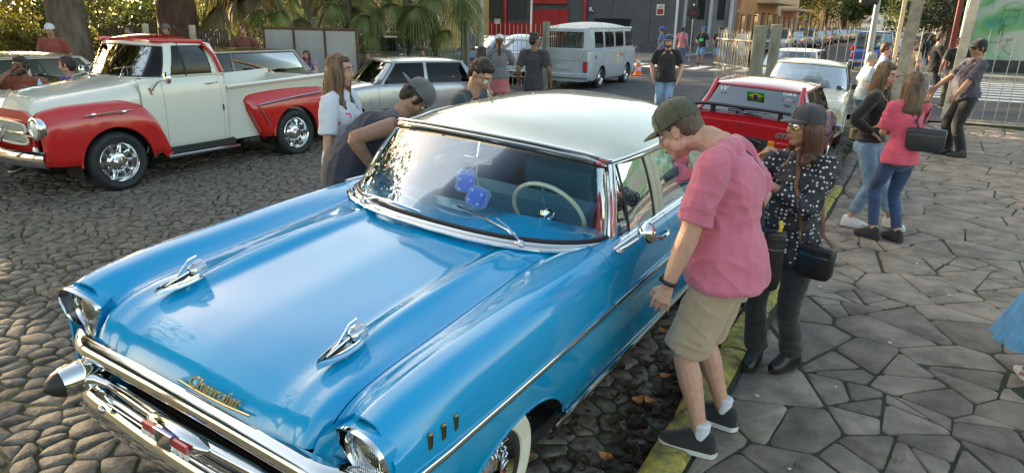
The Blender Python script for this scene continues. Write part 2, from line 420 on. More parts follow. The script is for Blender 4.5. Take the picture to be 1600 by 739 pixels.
# ================================================================== FOLIAGE, TREES
BARK = mat('bark', (.13, .10, .075), .9, var=.45, vs=5, bump=1.0, bs=14, stretch=(1, 1, .3))
BARKR = mat('reddish_bark', (.10, .055, .04), .9, var=.4, vs=5, bump=1.0, bs=14, stretch=(1, 1, .3))
LG = mat('leaf_green', (.085, .11, .025), .5, trans=.45, objvar=.2, col2=(.03, .05, .012), vs=2)
LY = mat('leaf_sunglow_yellow', (.30, .25, .03), .5, trans=.5, col2=(.08, .09, .02), vs=1.5)  # yellow-green leaf with golden sun glow mixed into its colour
LD = mat('leaf_dark', (.035, .052, .018), .5, trans=.35, col2=(.02, .03, .012), vs=2)
def foliage(name, clumps, n, size, m, parent, seed=1):
    """n small leaf quads in clumps of (centre, radius)"""
    g = np.random.default_rng(seed); C = np.array([c for c, r in clumps], float); Rr = np.array([r for c, r in clumps], float)
    pr = Rr**2/np.sum(Rr**2); k = g.choice(len(C), n, p=pr)
    d = g.normal(size=(n, 3)); d /= np.linalg.norm(d, axis=1)[:, None]; rad = Rr[k]*g.uniform(.25, 1.05, n)**.6
    P = C[k]+d*rad[:, None]*np.array([1, 1, .85])
    a = g.normal(size=(n, 3)); a /= np.linalg.norm(a, axis=1)[:, None]; b = np.cross(a, g.normal(size=(n, 3))); b /= np.linalg.norm(b, axis=1)[:, None]
    s = (size*g.uniform(.6, 1.4, n))[:, None]
    V = np.stack([P-a*s, P+b*s*.45, P+a*s, P-b*s*.45], 1).reshape(-1, 3)
    return fast_mesh(name, V, np.arange(4*n).reshape(-1, 4), m, parent)
def tree(name, label, x, y, h, r, rc, n, m, bark=BARK, lean=(0, 0), size=.11, seed=1, group=None, low=None, z0=0):
    t = thing(name, label, 'tree', (x, y, z0), group=group); rg = random.Random(seed)
    path = [(lean[0]*u*u*h, lean[1]*u*u*h, u*h*.62) for u in (0, .1, .25, .5, .75, 1)]
    tr = MB().tube([(p[0], p[1], p[2]-.1) for p in path], [r*1.35, r*1.08, r, r*.92, r*.8, r*.6], 14)
    top = Vector(path[-1]); cl = []
    for k in range(11):
        a = k*2.4+rg.uniform(-.3, .3); rr = rc*rg.uniform(.35, .95); e = Vector((top.x+rr*math.cos(a), top.y+rr*math.sin(a), h*rg.uniform(.62, .98)))
        mid = top.lerp(e, .5)+Vector((0, 0, .2)); tr.tube([top-Vector((0, 0, h*.12)), mid, e], [r*.4, r*.24, r*.08], 7)
        cl.append((tuple(e), rc*rg.uniform(.34, .55)))
        cl.append((tuple(mid+Vector((rg.uniform(-1, 1), rg.uniform(-1, 1), rg.uniform(-.3, .6)))*rc*.3), rc*rg.uniform(.25, .4)))
    cl.append(((top.x, top.y, h*.9), rc*.5))
    if low: cl += low
    tr.build('trunk', bark, t); foliage('crown', cl, n, size, m, t, seed); return t
# ================================================================== CAR TOOLS
def mono(xs, ys, q):
    """monotone cubic (PCHIP) interpolation of ys (n,...) at q"""
    xs = np.asarray(xs, float); ys = np.asarray(ys, float); q = np.atleast_1d(np.asarray(q, float))
    h = np.diff(xs); sh = (-1,)+(1,)*(ys.ndim-1); d = np.diff(ys, axis=0)/h.reshape(sh); m = np.zeros_like(ys)
    if len(xs) > 2:
        w1 = (2*h[1:]+h[:-1]).reshape(sh); w2 = (h[1:]+2*h[:-1]).reshape(sh); a, b = d[:-1], d[1:]
        with np.errstate(divide='ignore', invalid='ignore'):
            hm = (w1+w2)/(w1/np.where(a == 0, 1e-12, a)+w2/np.where(b == 0, 1e-12, b))
        m[1:-1] = np.where(a*b > 0, hm, 0)
    m[0] = d[0]; m[-1] = d[-1]
    i = np.clip(np.searchsorted(xs, q, side='right')-1, 0, len(xs)-2); t = ((q-xs[i])/h[i]).reshape(sh); H = h[i].reshape(sh)
    return ys[i]*(2*t**3-3*t**2+1)+m[i]*H*(t**3-2*t**2+t)+ys[i+1]*(-2*t**3+3*t**2)+m[i+1]*H*(t**3-t**2)
class Body:
    """surface lofted through cross-sections; x is half width (mirrored), y runs from the nose back, z up"""
    def __init__(s, stations, sub=4, step=.06, arches=(), knots=(), ktop=None, sill_rows=None):
        vs = [a[0] for a in stations]; arr = np.array([a[1] for a in stations], float); n = arr.shape[1]
        q = set(np.round(np.arange(vs[0], vs[-1], step), 4)) | set(vs) | set(knots) | {vs[-1]}
        for (vc, zc, Rr) in arches:
            q = {a for a in q if not (vc-Rr-.02 < a < vc+Rr+.02)} | {a for a in knots if vc-Rr < a < vc+Rr}
            q |= {vc-Rr-.004, vc-Rr, vc+Rr, vc+Rr+.004} | {round(vc+Rr*math.cos(a), 4) for a in np.linspace(0, PI, 19)[1:-1]}
        q = sorted(q); s.q = np.array([a for i, a in enumerate(q) if i == 0 or a-q[i-1] > .0015])
        A = mono(vs, arr, s.q); tq = np.linspace(0, n-1, (n-1)*sub+1); s.sub = sub
        B = np.stack([mono(range(n), a, tq) for a in A])       # (nv, nt, 2)
        kt = (ktop or 5)*sub
        for (vc, zc, Rr) in arches:
            for i, v in enumerate(s.q):
                if abs(v-vc) <= Rr+1e-6:
                    za = zc+math.sqrt(max(0, Rr*Rr-(v-vc)**2)); c = B[i, :kt+1].copy(); z = c[:, 1]
                    j = np.argmax(z >= za)
                    if j > 0:
                        f = (za-z[j-1])/(z[j]-z[j-1]); st = j-1+f; tt = st+(kt-st)*np.linspace(0, 1, kt+1)**.8
                        B[i, :kt+1] = np.stack([np.interp(tt, range(kt+1), c[:, 0]), np.interp(tt, range(kt+1), c[:, 1])], 1)
        s.nt = B.shape[1]
        s.P = np.zeros((len(s.q), s.nt, 3)); s.P[:, :, 0] = B[:, :, 0]; s.P[:, :, 1] = s.q[:, None]; s.P[:, :, 2] = B[:, :, 1]
        s.F = np.concatenate([s.P, s.P[:, -2::-1]*np.array([-1, 1, 1])], 1)   # across the car
    def iv(s, v): return int(np.argmin(abs(s.q-v)))
    def point(s, v, t):
        i = np.interp(v, s.q, range(len(s.q))); i0 = min(int(i), len(s.q)-2); j0 = min(int(t*s.sub), s.nt-2); a = i-i0; b = t*s.sub-j0
        return Vector((s.P[i0, j0]*(1-a)+s.P[i0+1, j0]*a)*(1-b)+Vector(s.P[i0, j0+1]*(1-a)+s.P[i0+1, j0+1]*a)*b)
    def panel(s, name, v0, v1, t0, t1, m, parent, side=0, gap=.0025, skirt=.014, **kw):
        """side 0: whole width (t0 on the left to t0 on the right); +1 / -1 one side"""
        i0, i1 = s.iv(v0), s.iv(v1)
        if side == 0: G = s.F[i0:i1+1, t0*s.sub:s.F.shape[1]-t0*s.sub].copy()
        else: G = s.P[i0:i1+1, t0*s.sub:t1*s.sub+1].copy()
        if side < 0: G[:, :, 0] *= -1
        def pull(a, b):
            d = b-a; l = np.linalg.norm(d, axis=-1, keepdims=True)+1e-9; return a+d/l*np.minimum(gap, l*.4)
        G[0], G[-1] = pull(G[0], G[1]), pull(G[-1], G[-2]); G[:, 0], G[:, -1] = pull(G[:, 0], G[:, 1]), pull(G[:, -1], G[:, -2])
        mb = MB(); flip = side >= 0
        mb.grid([[tuple(p) for p in r] for r in G], flip=side < 0)
        du = np.gradient(G, axis=0); dv = np.gradient(G, axis=1); N = np.cross(du, dv); N /= np.linalg.norm(N, axis=-1, keepdims=True)+1e-9
        c = np.array([0, G[:, :, 1].mean(), .3]); 
        if np.mean(np.sum(N*(G-c), -1)) < 0: N = -N
        D = G-N*skirt
        for a, b in ((G[0], D[0]), (G[-1], D[-1]), (G[:, 0], D[:, 0]), (G[:, -1], D[:, -1])):
            mb.grid([[tuple(p) for p in a], [tuple(p) for p in b]])
        return mb.build(name, m, parent, ang=45, **kw)
    def shell(s, m, parent, off=.012, name='inner_shell'):
        G = s.F; du = np.gradient(G, axis=0); dv = np.gradient(G, axis=1); N = np.cross(du, dv); N /= np.linalg.norm(N, axis=-1, keepdims=True)+1e-9
        c = np.array([0, G[:, :, 1].mean(), .3])
        if np.mean(np.sum(N*(G-c), -1)) < 0: N = -N
        D = G-N*off; mb = MB(); mb.grid([[tuple(p) for p in r] for r in D])
        for r in (D[0], D[-1]): mb.grid([[tuple(p) for p in r], [(p[0]*.0, p[1], p[2]) for p in r]])
        return mb.build(name, m, parent, ang=0)
def wheel(parent, x, y, z, R0, wd, side, style='steel', rimr=None, rim_m=None, name='wheel', detail=1, white=None, cap=None, steer=0):
    """tyre (part) with rim / hubcap / whitewall sub-parts; outer face towards side*x"""
    rr = rimr or R0*.62; n = 40 if detail else 20
    mb = MB(); sh = .012
    prof = [(rr, -wd*.42), (rr+.01, -wd*.5), (lerp(rr, R0, .5), -wd*.56), (R0-.03, -wd*.5), (R0-.006, -wd*.36), (R0, -wd*.15), (R0, wd*.15), (R0-.006, wd*.36), (R0-.03, wd*.5), (lerp(rr, R0, .5), wd*.56), (rr+.01, wd*.5), (rr, wd*.42)]
    mb.lathe(prof, n, 'x')
    if detail > 1:
        for k in range(56):
            a = 2*PI*k/56
            for sx in (-.3, 0, .3): mb.tube([(sx*wd-.008, (R0+.002)*math.cos(a), (R0+.002)*math.sin(a)), (sx*wd+.02, (R0+.002)*math.cos(a+.04), (R0+.002)*math.sin(a+.04))], .006, 4)
    w_ = mb.build(name, TYRE, parent); w_.location = (x, y, z); w_.rotation_euler = (0, 0, steer)
    o = wd*.42*side; rm = rim_m or CHROME2
    mb = MB()
    if style == 'dish':      # chrome five-slot style wheel: lip, dish, slots as raised spokes
        mb.lathe([(rr, o), (rr-.012, o+.012*side), (rr-.03, o-.01*side), (rr-.04, o-.05*side), (rr*.55, o-.055*side), (rr*.42, o-.02*side), (rr*.3, o-.012*side), (0, o-.012*side)][::1], n, 'x')
        for k in range(10):
            a = 2*PI*k/10; c, s_ = math.cos(a), math.sin(a)
            mb.tube([(o-.03*side, rr*.45*c, rr*.45*s_), (o-.045*side, (rr-.045)*c, (rr-.045)*s_)], [.02, .014], 6)
        ri = mb.build('rim', rm, w_)
        mb2 = MB()
        for k in range(10):
            a = 2*PI*(k+.5)/10; c, s_ = math.cos(a), math.sin(a); mb2.ball((o-.049*side, rr*.66*c, rr*.66*s_), (.008, .024, .024), 10, 6)
        mb2.build('vent_hole', BLACK, w_)
        mb3 = MB(); mb3.lathe([(rr*.26, o-.02*side), (rr*.26, o+.03*side), (rr*.2, o+.045*side), (0, o+.05*side)], 20, 'x'); mb3.build('hubcap', rm, w_)
    elif style == 'chevy':
        mb.lathe([(rr+.006, o), (rr-.01, o+.012*side), (rr-.03, o-.004*side), (rr*.72, o-.018*side), (rr*.6, o-.005*side), (rr*.45, o+.012*side), (rr*.3, o+.02*side)], n, 'x')
        for k in range(24):
            a = 2*PI*k/24; c, s_ = math.cos(a), math.sin(a)
            mb.tube([(o+.004*side, rr*.5*c, rr*.5*s_), (o-.006*side, rr*.82*c, rr*.82*s_)], .004, 4)
        mb.build('hubcap', CHROME, w_)
        MB().lathe([(rr*1.22, .49*wd*side), (rr*1.15, .50*wd*side), (rr*.98, .40*wd*side)], 40, 'x').build('painted_rim', MATS['sky_blue_paint'], w_)
        m4 = MB(); m4.ball((o+.02*side, 0, 0), (.03, rr*.24, rr*.24), 20, 10); m4.build('hub_centre', CHROME, w_)
        m5 = MB()
        for k in range(3):
            a = 2*PI*k/3+.5; c, s_ = math.cos(a), math.sin(a)
            m5.tube([(o+.03*side, .012*c, .012*s_), (o+.052*side, rr*.2*c, rr*.2*s_), (o+.03*side, rr*.34*c, rr*.34*s_)], [.01, .022, .006], 6)
        m5.build('hub_spinner', mat('red_enamel', (.5, .02, .02), .2, coat=1), w_)
    else:
        mb.lathe([(rr, o), (rr-.015, o+.008*side), (rr-.03, o-.02*side), (rr*.6, o-.03*side), (rr*.45, o-.008*side), (rr*.2, o), (0, o+.004*side)], n, 'x')
        mb.build('rim', rm, w_)
        if detail:
            mb = MB(); k_ = 5 if style == 'alloy' else 8
            for k in range(k_):
                a = 2*PI*k/k_; c, s_ = math.cos(a), math.sin(a)
                if style == 'alloy': mb.ball((o-.02*side, rr*.66*c, rr*.66*s_), (.014, .04, .04), 8, 6)
                else: mb.ball((o-.024*side, rr*.76*c, rr*.76*s_), (.008, .016, .016), 8, 6)
            mb.build('vent_hole', BLACK, w_)
    if white:
        mb = MB(); r0, r1 = white; q = wd*.565*side
        mb.lathe([(r0, wd*.50*side), (r0+.006, wd*.56*side), (lerp(r0, r1, .4), wd*.585*side), (r1-.006, wd*.56*side), (r1, wd*.5*side)], 48, 'x')
        mb.build('whitewall', mat('whitewall_rubber', (.72, .69, .58), .5, var=.12, vs=12), w_)
    return w_
def seat(parent, x, y, z, w, m, name='seat', back=.55):
    mb = MB(); mb.box(-w/2, w/2, 0, .48, 0, .16, .05)
    mb.box(-w/2, w/2, .42, .56, .1, back, .06); o = mb.build(name, m, parent); o.location = (x, y, z); return o
def steering(parent, c, r, tilt, m, spoke=CHROME, rr=.012):
    o = MB(); P = [(r*math.cos(a), r*math.sin(a), 0) for a in np.linspace(0, 2*PI, 49)[:-1]]
    o.tube(P, rr, 8, closed=True); o = o.build('steering_wheel', m, parent); o.location = c; o.rotation_euler = (tilt, 0, 0)
    h = MB(); h.lathe([(.0, .012), (.04, .008), (.05, -.02), (.03, -.04), (.022, -.3)], 16)
    for a in (PI/2+1.2, PI/2-1.2, -PI/2): h.tube([(0, 0, 0), (r*.5*math.cos(a), r*.5*math.sin(a), -.012), (r*math.cos(a), r*math.sin(a), 0)], .007, 6)
    h.build('steering_spokes', spoke, o)
    return o
def wiper(parent, p0, p1, p2, p3, m=CHROME):
    """arm p0>p1, blade p2>p3"""
    mb = MB(); mb.lathe([(.016, -.01), (.016, .008), (.009, .014), (0, .015)], 12, c=p0); mb.tube([p0, lerp(Vector(p0), Vector(p1), .5)+Vector((0, 0, .012)), p1], [.007, .005, .004], 6); a = mb.build('wiper_arm', m, parent)
    mb = MB(); mb.tube([p2, lerp(Vector(p2), Vector(p3), .5)+Vector((0, -.004, .006)), p3], .0045, 5, ry=.008); b = mb.build('wiper_blade', m, a); return a
# ================================================================== BLUE FIFTIES SEDAN
BLUE = mat('sky_blue_paint', (.0, .30, .60), .22, coat=1, bump=.012, bs=3, spec=.3, coat_rough=.03)
IVORY = mat('ivory_paint', (.55, .55, .43), .18, coat=1, var=.03, vs=1, bump=.012, bs=3, coat_rough=.03)
BLUEI = mat('blue_vinyl', (.02, .22, .50), .45, bump=.1, bs=60)
chev = thing('vintage_sedan', 'sky blue fifties sedan with ivory roof parked at the yellow kerb', 'car', (-2.04, 1.005, 0), ry=.0586)
def sec(sill, w, belt, *pts): return pts
st = []
def chp(v, w, zc, seam, spear, dz=0, sill=.36, cr=None, sw=.62, nose=1):
    """profile: w half width, zc centre height, seam / spear heights, cr crown height"""
    cr = cr if cr is not None else seam+.045
    return (v, [(w-.10, sill-.06), (w-.045, sill), (w-.012, .50), (w, .64), (w+.004, .75), (w-.002, .84), (w-.022, cr-.075), (w-.055, cr-.025), (w-.105, cr), (w-.17, cr-.006), (lerp(sw, w-.17, .4), seam+.012), (sw, seam),
                (sw-.05, seam+.006), (.50, lerp(seam, spear, .55)), (.455, spear), (.415, spear-.006), (.36, lerp(zc, spear, .25)-.010), (.2, zc-.004), (0, zc)])
ST = [chp(.145, .885, .765, .775, .765, cr=.922, sill=.40, sw=.60), chp(.16, .89, .80, .808, .801, cr=.930, sill=.39, sw=.605), chp(.20, .895, .852, .858, .853, cr=.942, sill=.38, sw=.61), chp(.30, .90, .898, .902, .899, cr=.962, sw=.615), chp(.45, .908, .928, .925, .932, cr=.978, sw=.62), chp(.58, .91, .94, .935, .955, cr=.99),
      chp(.80, .915, .957, .95, .985, cr=1.0), chp(1.25, .92, .99, .985, 1.01, cr=1.025), chp(1.48, .922, 1.0, 1.0, 1.012, cr=1.035), chp(1.72, .922, 1.01, 1.015, 1.015, cr=1.04, sw=.66), chp(2.2, .925, 1.0, 1.02, 1.01, cr=1.045, sw=.7),
      chp(3.3, .93, 1.0, 1.02, 1.01, cr=1.045, sw=.72), chp(3.9, .925, .98, 1.0, .99, cr=1.05, sw=.68), chp(4.7, .90, .93, .95, .94, cr=1.02, sw=.64), chp(5.0, .86, .75, .80, .78, cr=.95, sw=.62)]
SILL = .36
ARC = [(.93, .12, .505), (3.76, .37, .40)]
B = Body(ST, sub=4, step=.05, arches=ARC, knots=(1.46, 1.70, 2.50, 3.35, 4.0, 2.02), ktop=5)
SM = 11
for G_ in (B.P, B.F): q_ = np.clip((abs(G_[:, :, 0])-.56)/.08, 0, 1); G_[:, :, 1] += q_*q_*(3-2*q_)*(.085-.05*np.clip((abs(G_[:, :, 0])-.62)/.27, 0, 1))*np.clip(1-(G_[:, :, 1]-.145)/.35, 0, 1)
hood = B.panel('hood', .145, 1.46, SM, None, BLUE, chev)
for s in (1, -1):
    B.panel('front_fender', .16, 1.70, 0, SM, BLUE, chev, s)
    B.panel('front_door', 1.70, 2.50, 0, SM, BLUE, chev, s)
    B.panel('rear_door', 2.50, 3.35, 0, SM, BLUE, chev, s)
    B.panel('rear_fender', 3.35, 5.0, 0, SM, BLUE, chev, s)
B.panel('cowl', 1.46, 2.02, SM, None, BLUE, chev)
B.panel('trunk_lid', 4.0, 5.0, SM, None, BLUE, chev)
# inner dark shell cut away under the cabin: front and rear boxes only
for a, b in ((.42, 1.95), (3.9, 4.98)):
    i0, i1 = B.iv(a), B.iv(b); G = B.F[i0:i1+1].copy(); G[:, :, 2] -= .012; G[:, :, 0] *= .985
    MB().grid([[tuple(p) for p in r] for r in G]).build('inner_panel', SHADOW, chev, ang=0)
MB().box(-.82, .82, .4, 4.9, .24, .32).build('floor_pan', SHADOW, chev, smooth=False)
for (vc, zc, Rr) in ARC:
    for s in (1, -1):
        a0 = math.asin(max(-.25, min(.9, (.34-zc)/Rr))); mb = MB(); A = [(vc+Rr*math.cos(a), zc+Rr*math.sin(a)) for a in np.linspace(a0, PI-a0, 22)]
        mb.grid([[(s*x, y, z) for y, z in A] for x in (.893, .875, .55)]); mb.prism([(y, z) for y, z in A], .54*s, .55*s, 'yz')
        mb.build('wheel_well', SHADOW, chev, ang=0)
# nose: dark grille cavity, gravel pan
mb = MB(); mb.prism([(-.66, .40), (.66, .40), (.66, .72), (-.66, .72)], .27, .28, 'xz'); mb.build('radiator_panel', SHADOW, chev, smooth=False)
mb = MB()
for k in range(60):
    x = -.57+k*.0193; mb.tube([(x, .245, .50), (x, .235, .74)], .0022, 4)
for k in range(11): mb.tube([(-.58, .24, .51+k*.021), (.58, .24, .51+k*.021)], .002, 4)
mb.build('grille_mesh', mat('dark_anodised_mesh', (.05, .045, .04), .35, 1), chev, ang=0, kind='stuff')
# painted valance between hood lip and header bar
mb = MB(); rows = []
for i in range(31):
    x = lerp(-.63, .63, i/30); v = .147; z = .763+.010*(abs(x)/.6)**3; rows.append([(x, v+.012, z-.004), (x, v+.016, z-.05), (x, v+.02, .66)])
mb.grid(rows); mb.build('nose_valance', BLUE, chev)
# upper chrome bar across the nose
def arc(x): return .150+.06*max(0, (abs(x)-.62)/.17)**2
mb = MB(); rows = []
for i in range(41):
    x = -.79+1.58*i/40; v = arc(x); e = max(0, (abs(x)-.66)/.13); zz = .708+.012*(1-(x/.79)**2)
    rows.append([(x, v+.06+e*.01, zz+.030), (x, v+.02, zz+.044), (x, v-.008, zz+.042-.01*e), (x, v-.034, zz+.022), (x, v-.048, zz-.008), (x, v-.036, zz-.034), (x, v+.0, zz-.044), (x, v+.06, zz-.03)])
mb.grid(rows); mb.build('grille_header_bar', CHROME, chev, ang=60)
# headlamp pods
for s in (1, -1):
    tp_ = [(.598, .150, .770), (.606, .168, .815), (.618, .195, .850), (.64, .232, .872), (.662, .268, .885)]
    MB().grid([[(s*x, v, z) for x, v, z in tp_], [(s*x, v+.004, .42) for x, v, z in tp_]]).build('fender_inner_face', BLUE, chev)
for s in (1, -1):
    cx = .766*s; cz = .815; cy = .222
    # lamp opening outline (x, z), slightly raked
    o0 = [(.655, .765), (.648, .825), (.654, .866), (.70, .893), (.77, .911), (.825, .911), (.860, .890), (.878, .85), (.882, .80), (.868, .752), (.82, .728), (.71, .73)]
    n0 = len(o0); ol = []
    for i in range(n0):
        p0, p1, p2, p3 = (o0[(i+k) % n0] for k in (-1, 0, 1, 2))
        for t in (0, .25, .5, .75):
            ol.append(tuple(.5*((2*p1[c])+(-p0[c]+p2[c])*t+(2*p0[c]-5*p1[c]+4*p2[c]-p3[c])*t*t+(-p0[c]+3*p1[c]-3*p2[c]+p3[c])*t**3) for c in (0, 1)))
    def pod(dv, sc, dz=0):
        r = [(s*(.775+(x-.775)*sc), .200-.05*(z-.72)/.22+.04*(.883-x)/.23+dv, .832+(z-.832)*sc+dz) for x, z in ol]; return r+[r[0]]
    MB().grid([pod(.16, .93, -.006), pod(.05, .985), pod(.002, 1.0)]).build('headlamp_hood', BLUE, chev, ang=60)
    pd = MB().grid([pod(.004, 1.012), pod(-.006, 1.008), pod(-.008, .985), pod(.0, .965), pod(.02, .955)]).build('headlamp_surround', CHROME, chev, ang=60)
    def circ(r, dv): q = [(cx+r*math.cos(math.atan2(p[2]-cz, p[0]-cx)), cy+dv, cz+r*math.sin(math.atan2(p[2]-cz, p[0]-cx))) for p in pod(0, 1)]; return q
    MB().grid([pod(.0, .958), pod(.022, .92), circ(.088, .018)]).build('headlamp_bucket', mat('dark_bezel', (.10, .10, .10), .25, .9), chev, ang=60)
    mb = MB(); br = pod(-.012, 1.0); bi = pod(-.006, .90); rows = []
    for k in range(7, 30):
        a_ = Vector(br[k]); b_ = Vector(bi[k]); e_ = min(1, (k-7)/4, (29-k)/4)*.9+.1; rows.append([tuple(a_+Vector((0, .014, .002))), tuple(a_), tuple(a_.lerp(b_, .5*e_)+Vector((0, -.003, 0))), tuple(a_.lerp(b_, e_))])
    mb.grid(rows); mb.build('headlamp_visor', CHROME, chev, ang=60)
    mb = MB(); mb.lathe([(.086, .03), (.092, -.004), (.087, -.014), (.080, -.006), (.078, .03)], 36, 'y', (cx, cy-.0, cz)); hb = mb.build('headlamp_ring', CHROME, chev)
    mb = MB(); mb.lathe([(.0, .07), (.036, .062), (.062, .042), (.078, .010)], 30, 'y', (cx, cy-.0, cz)); mb.build('reflector', mat('reflector', (.85, .84, .78), .12, 1, bump=.4, bs=120), hb)
    mb = MB()
    for k in range(-8, 9):
        xx = k*.0085; hgt = math.sqrt(max(0, .074**2-xx*xx)); mb.tube([(cx+xx, cy+.001-.012*(1-(xx/.09)**2), cz-hgt*.9), (cx+xx, cy-.004-.012*(1-(xx/.09)**2), cz), (cx+xx, cy+.001-.012*(1-(xx/.09)**2), cz+hgt*.9)], .0016, 4)
    mb.build('lens_flutes', LENS, hb, kind='stuff')
    mb = MB(); mb.lathe([(.0, -.022), (.036, -.018), (.062, -.008), (.079, .006)], 36, 'y', (cx, cy, cz)); mb.build('lens', LENS, hb)
    # fender cheek beside and below lamp
    mb = MB(); mb.prism([(.60*s, .40), (.86*s, .40), (.885*s, .62), (.880*s, .745), (.82*s, .722), (.71*s, .724), (.662*s, .765), (.660*s, .855), (.66*s, .88), (.60*s, .84)][::1], .262, .272, 'xz'); mb.build('fender_cheek', BLUE, chev, smooth=False)
# bumper: wide lower blade with wrap, centre bar, bombs
def blade(name, x0, z0, v0, hh, dd, wrap, m, par):
    mb = MB(); rows = []
    n = 44
    for i in range(n+1):
        x = -x0+2*x0*i/n; t = abs(x)/x0; v = v0+.05*t**2+wrap*max(0, (t-.80)/.20)**1.8; r = []
        for k in range(11):
            a = lerp(-1.25, 1.75, k/10); r.append((x*(1-.02*max(0, t-.85)), v-dd*math.cos(a)+dd, z0+hh*math.sin(a)))
        rows.append(r)
    mb.grid(rows); return mb.build(name, m, par, ang=70)
bl = blade('front_bumper', .90, .43, .085, .085, .055, .20, CHROME, chev)
for s in (1, -1): MB().ball((s*.52, .095, .50), (.022, .012, .018), 12, 8).build('bumper_bolt', CHROME2, bl)
mb = MB(); rows = []       # upper lip of the bumper between the bombs
for i in range(31):
    x = -.60+1.2*i/30; rows.append([(x, .10+.02*abs(x), .525), (x, .11+.02*abs(x), .54), (x, .15, .545), (x, .2, .54)])
mb.grid(rows); mb.build('bumper_step', CHROME, chev, ang=70)
mb = MB(); rows = []
pth = [(-.50, .135, .60), (-.35, .125, .612), (-.16, .11, .62), (0, .105, .62), (.16, .11, .62), (.35, .125, .612), (.50, .135, .60)]; EV = .085
mb.tube(pth, [.018, .024, .024, .024, .024, .024, .018], 14, ry=[.016, .022, .022, .022, .022, .022, .016]); gb = mb.build('grille_bar', CHROME, chev)
em = MB(); em.M = Matrix.Translation((0, .085, -.005)); em.tube([(-.17, .008, .632), (-.12, -.002, .634), (0, -.008, .634), (.12, -.002, .634), (.17, .008, .632)], [.012, .03, .036, .03, .012], 16, ry=[.008, .034, .042, .034, .008]); em = em.build('emblem', CHROME, gb)
ENR = mat('emblem_red', (.42, .03, .03), .25, coat=1); ENW = mat('emblem_white', (.72, .72, .70), .3, coat=1); ENB = mat('emblem_blue', (.03, .06, .45), .25, coat=1)
for a, b, m_, nm in ((-.125, -.045, ENR, 'emblem_red'), (.045, .125, ENR, 'emblem_red'), (-.045, .045, ENB, 'emblem_blue')):
    mb = MB(); mb.M = Matrix.Translation((0, .085, -.005)); mb.prism([(a, .628), (b, .628), (b, .658 if m_ is ENR else .665), (a, .658 if m_ is ENR else .665)], -.050, -.040, 'xz'); mb.build(nm, m_, gb)
for k in range(9): 
    x = -.12+k*.03; mb = MB(); mb.M = Matrix.Translation((0, .085, -.005)); mb.box(x-.010, x+.010, -.052, -.042, .604, .626, .002); mb.build('emblem_bar', ENW if k not in (3, 4, 5) else CHROME, gb)
mb = MB(); mb.M = Matrix.Translation((0, .085, -.005)); mb.prism([(-.035, .60), (.035, .60), (.05, .668), (-.05, .668)], -.056, -.050, 'xz'); mb.build('emblem_bowtie', CHROME, gb)
for s in (1, -1):
    mb = MB(); mb.tube([(s*.65, .22, .60), (s*.66, .12, .598), (s*.67, .055, .592), (s*.673, .035, .59)], [.052, .066, .064, .058], 24); bo = mb.build('bumper_bomb', CHROME, chev)
    mb = MB(); mb.tube([(s*.673, .04, .59), (s*.674, .02, .589), (s*.675, -.01, .587), (s*.676, -.028, .585)], [.057, .052, .030, .004], 24); mb.build('rubber_tip', BLACK, bo)
    mb = MB(); mb.tube([(s*.63, .10, .60), (s*.58, .125, .602), (s*.50, .135, .60)], [.024, .020, .016], 12); mb.build('bomb_bracket', CHROME, bo)
    mb = MB(); mb.lathe([(.0, .03), (.052, .03), (.056, .045), (.05, .06)], 20, 'y', (s*.52, .06, .665)); mb.build('parking_lamp', CHROME, chev).location = (0, .1, 0)
# hood rockets
for s in (1, -1):
    x = s*.445; MT = Matrix.Translation((x, .44, .960)) @ Matrix.Rotation(.13, 4, 'X') @ Matrix.Scale(.9, 4)
    outl = [(wd*q, y, .010) for y, wd in ((.075, .030), (.04, .034), (0, .033), (-.04, .029), (-.08, .021), (-.115, .010)) for q in (1,)]
    ring = outl+[(0, -.135, .006)]+[(-p[0], p[1], p[2]) for p in outl[::-1]]
    rk = MB(); rk.M = MT; rk.grid([[(p[0]*k, p[1], p[2]+dz) for p in ring] for k, dz in ((1.16, -.025), (1.10, -.002), (1.0, .004), (.88, .0), (.8, -.012))]); rko = rk.build('hood_rocket', CHROME, chev, ang=60)
    mb = MB(); mb.M = MT; mb.grid([[(p[0]*k, p[1]*k, p[2]+dz) for p in ring] for k, dz in ((.82, -.006), (.4, -.014), (0, -.014))]); mb.build('rocket_cavity', mat('dull_black_metal', (.06, .055, .05), .35, 1), rko)
    mb = MB(); mb.M = MT; mb.tube([(0, -.085, .008), (0, -.05, .016), (0, .03, .026), (0, .06, .028)], [.003, .008, .011, .012], 12); mb.build('rocket_rod', CHROME, rko)
    mb = MB(); mb.M = MT; mb.lathe([(.02, .035), (.031, .045), (.033, .06), (.033, .105), (.028, .112), (.0, .112)], 24, 'y', (0, 0, .022)); mb.build('rocket_body', CHROME2, rko)
    mb = MB(); mb.M = MT
    for k in range(16):
        a = 2*PI*k/16; mb.tube([(.033*math.cos(a), .058, .022+.033*math.sin(a)), (.033*math.cos(a), .108, .022+.033*math.sin(a))], .004, 5)
    mb.build('rocket_ribs', CHROME, rko, kind='stuff')
    mb = MB(); mb.M = MT; mb.prism([(-.04, .018), (.05, .035), (.088, .085), (.045, .082)], -.004, .004, 'yz'); mb.build('rocket_fin', CHROME, rko, smooth=False)
# script on the hood nose
SCR = mat('gold_script', (.75, .6, .28), .2, 1)
sc = text('chrome_script', 'Chevrolet', .062, (.13, .150, .812), (1.25, 0, .02), SCR, chev, .004, .35)
mb = MB(); mb.tube([(-.05, .143, .792), (.0, .142, .789), (.08, .141, .788), (.2, .142, .790), (.32, .146, .797)], .0045, 6); mb.build('script_underline', SCR, chev)
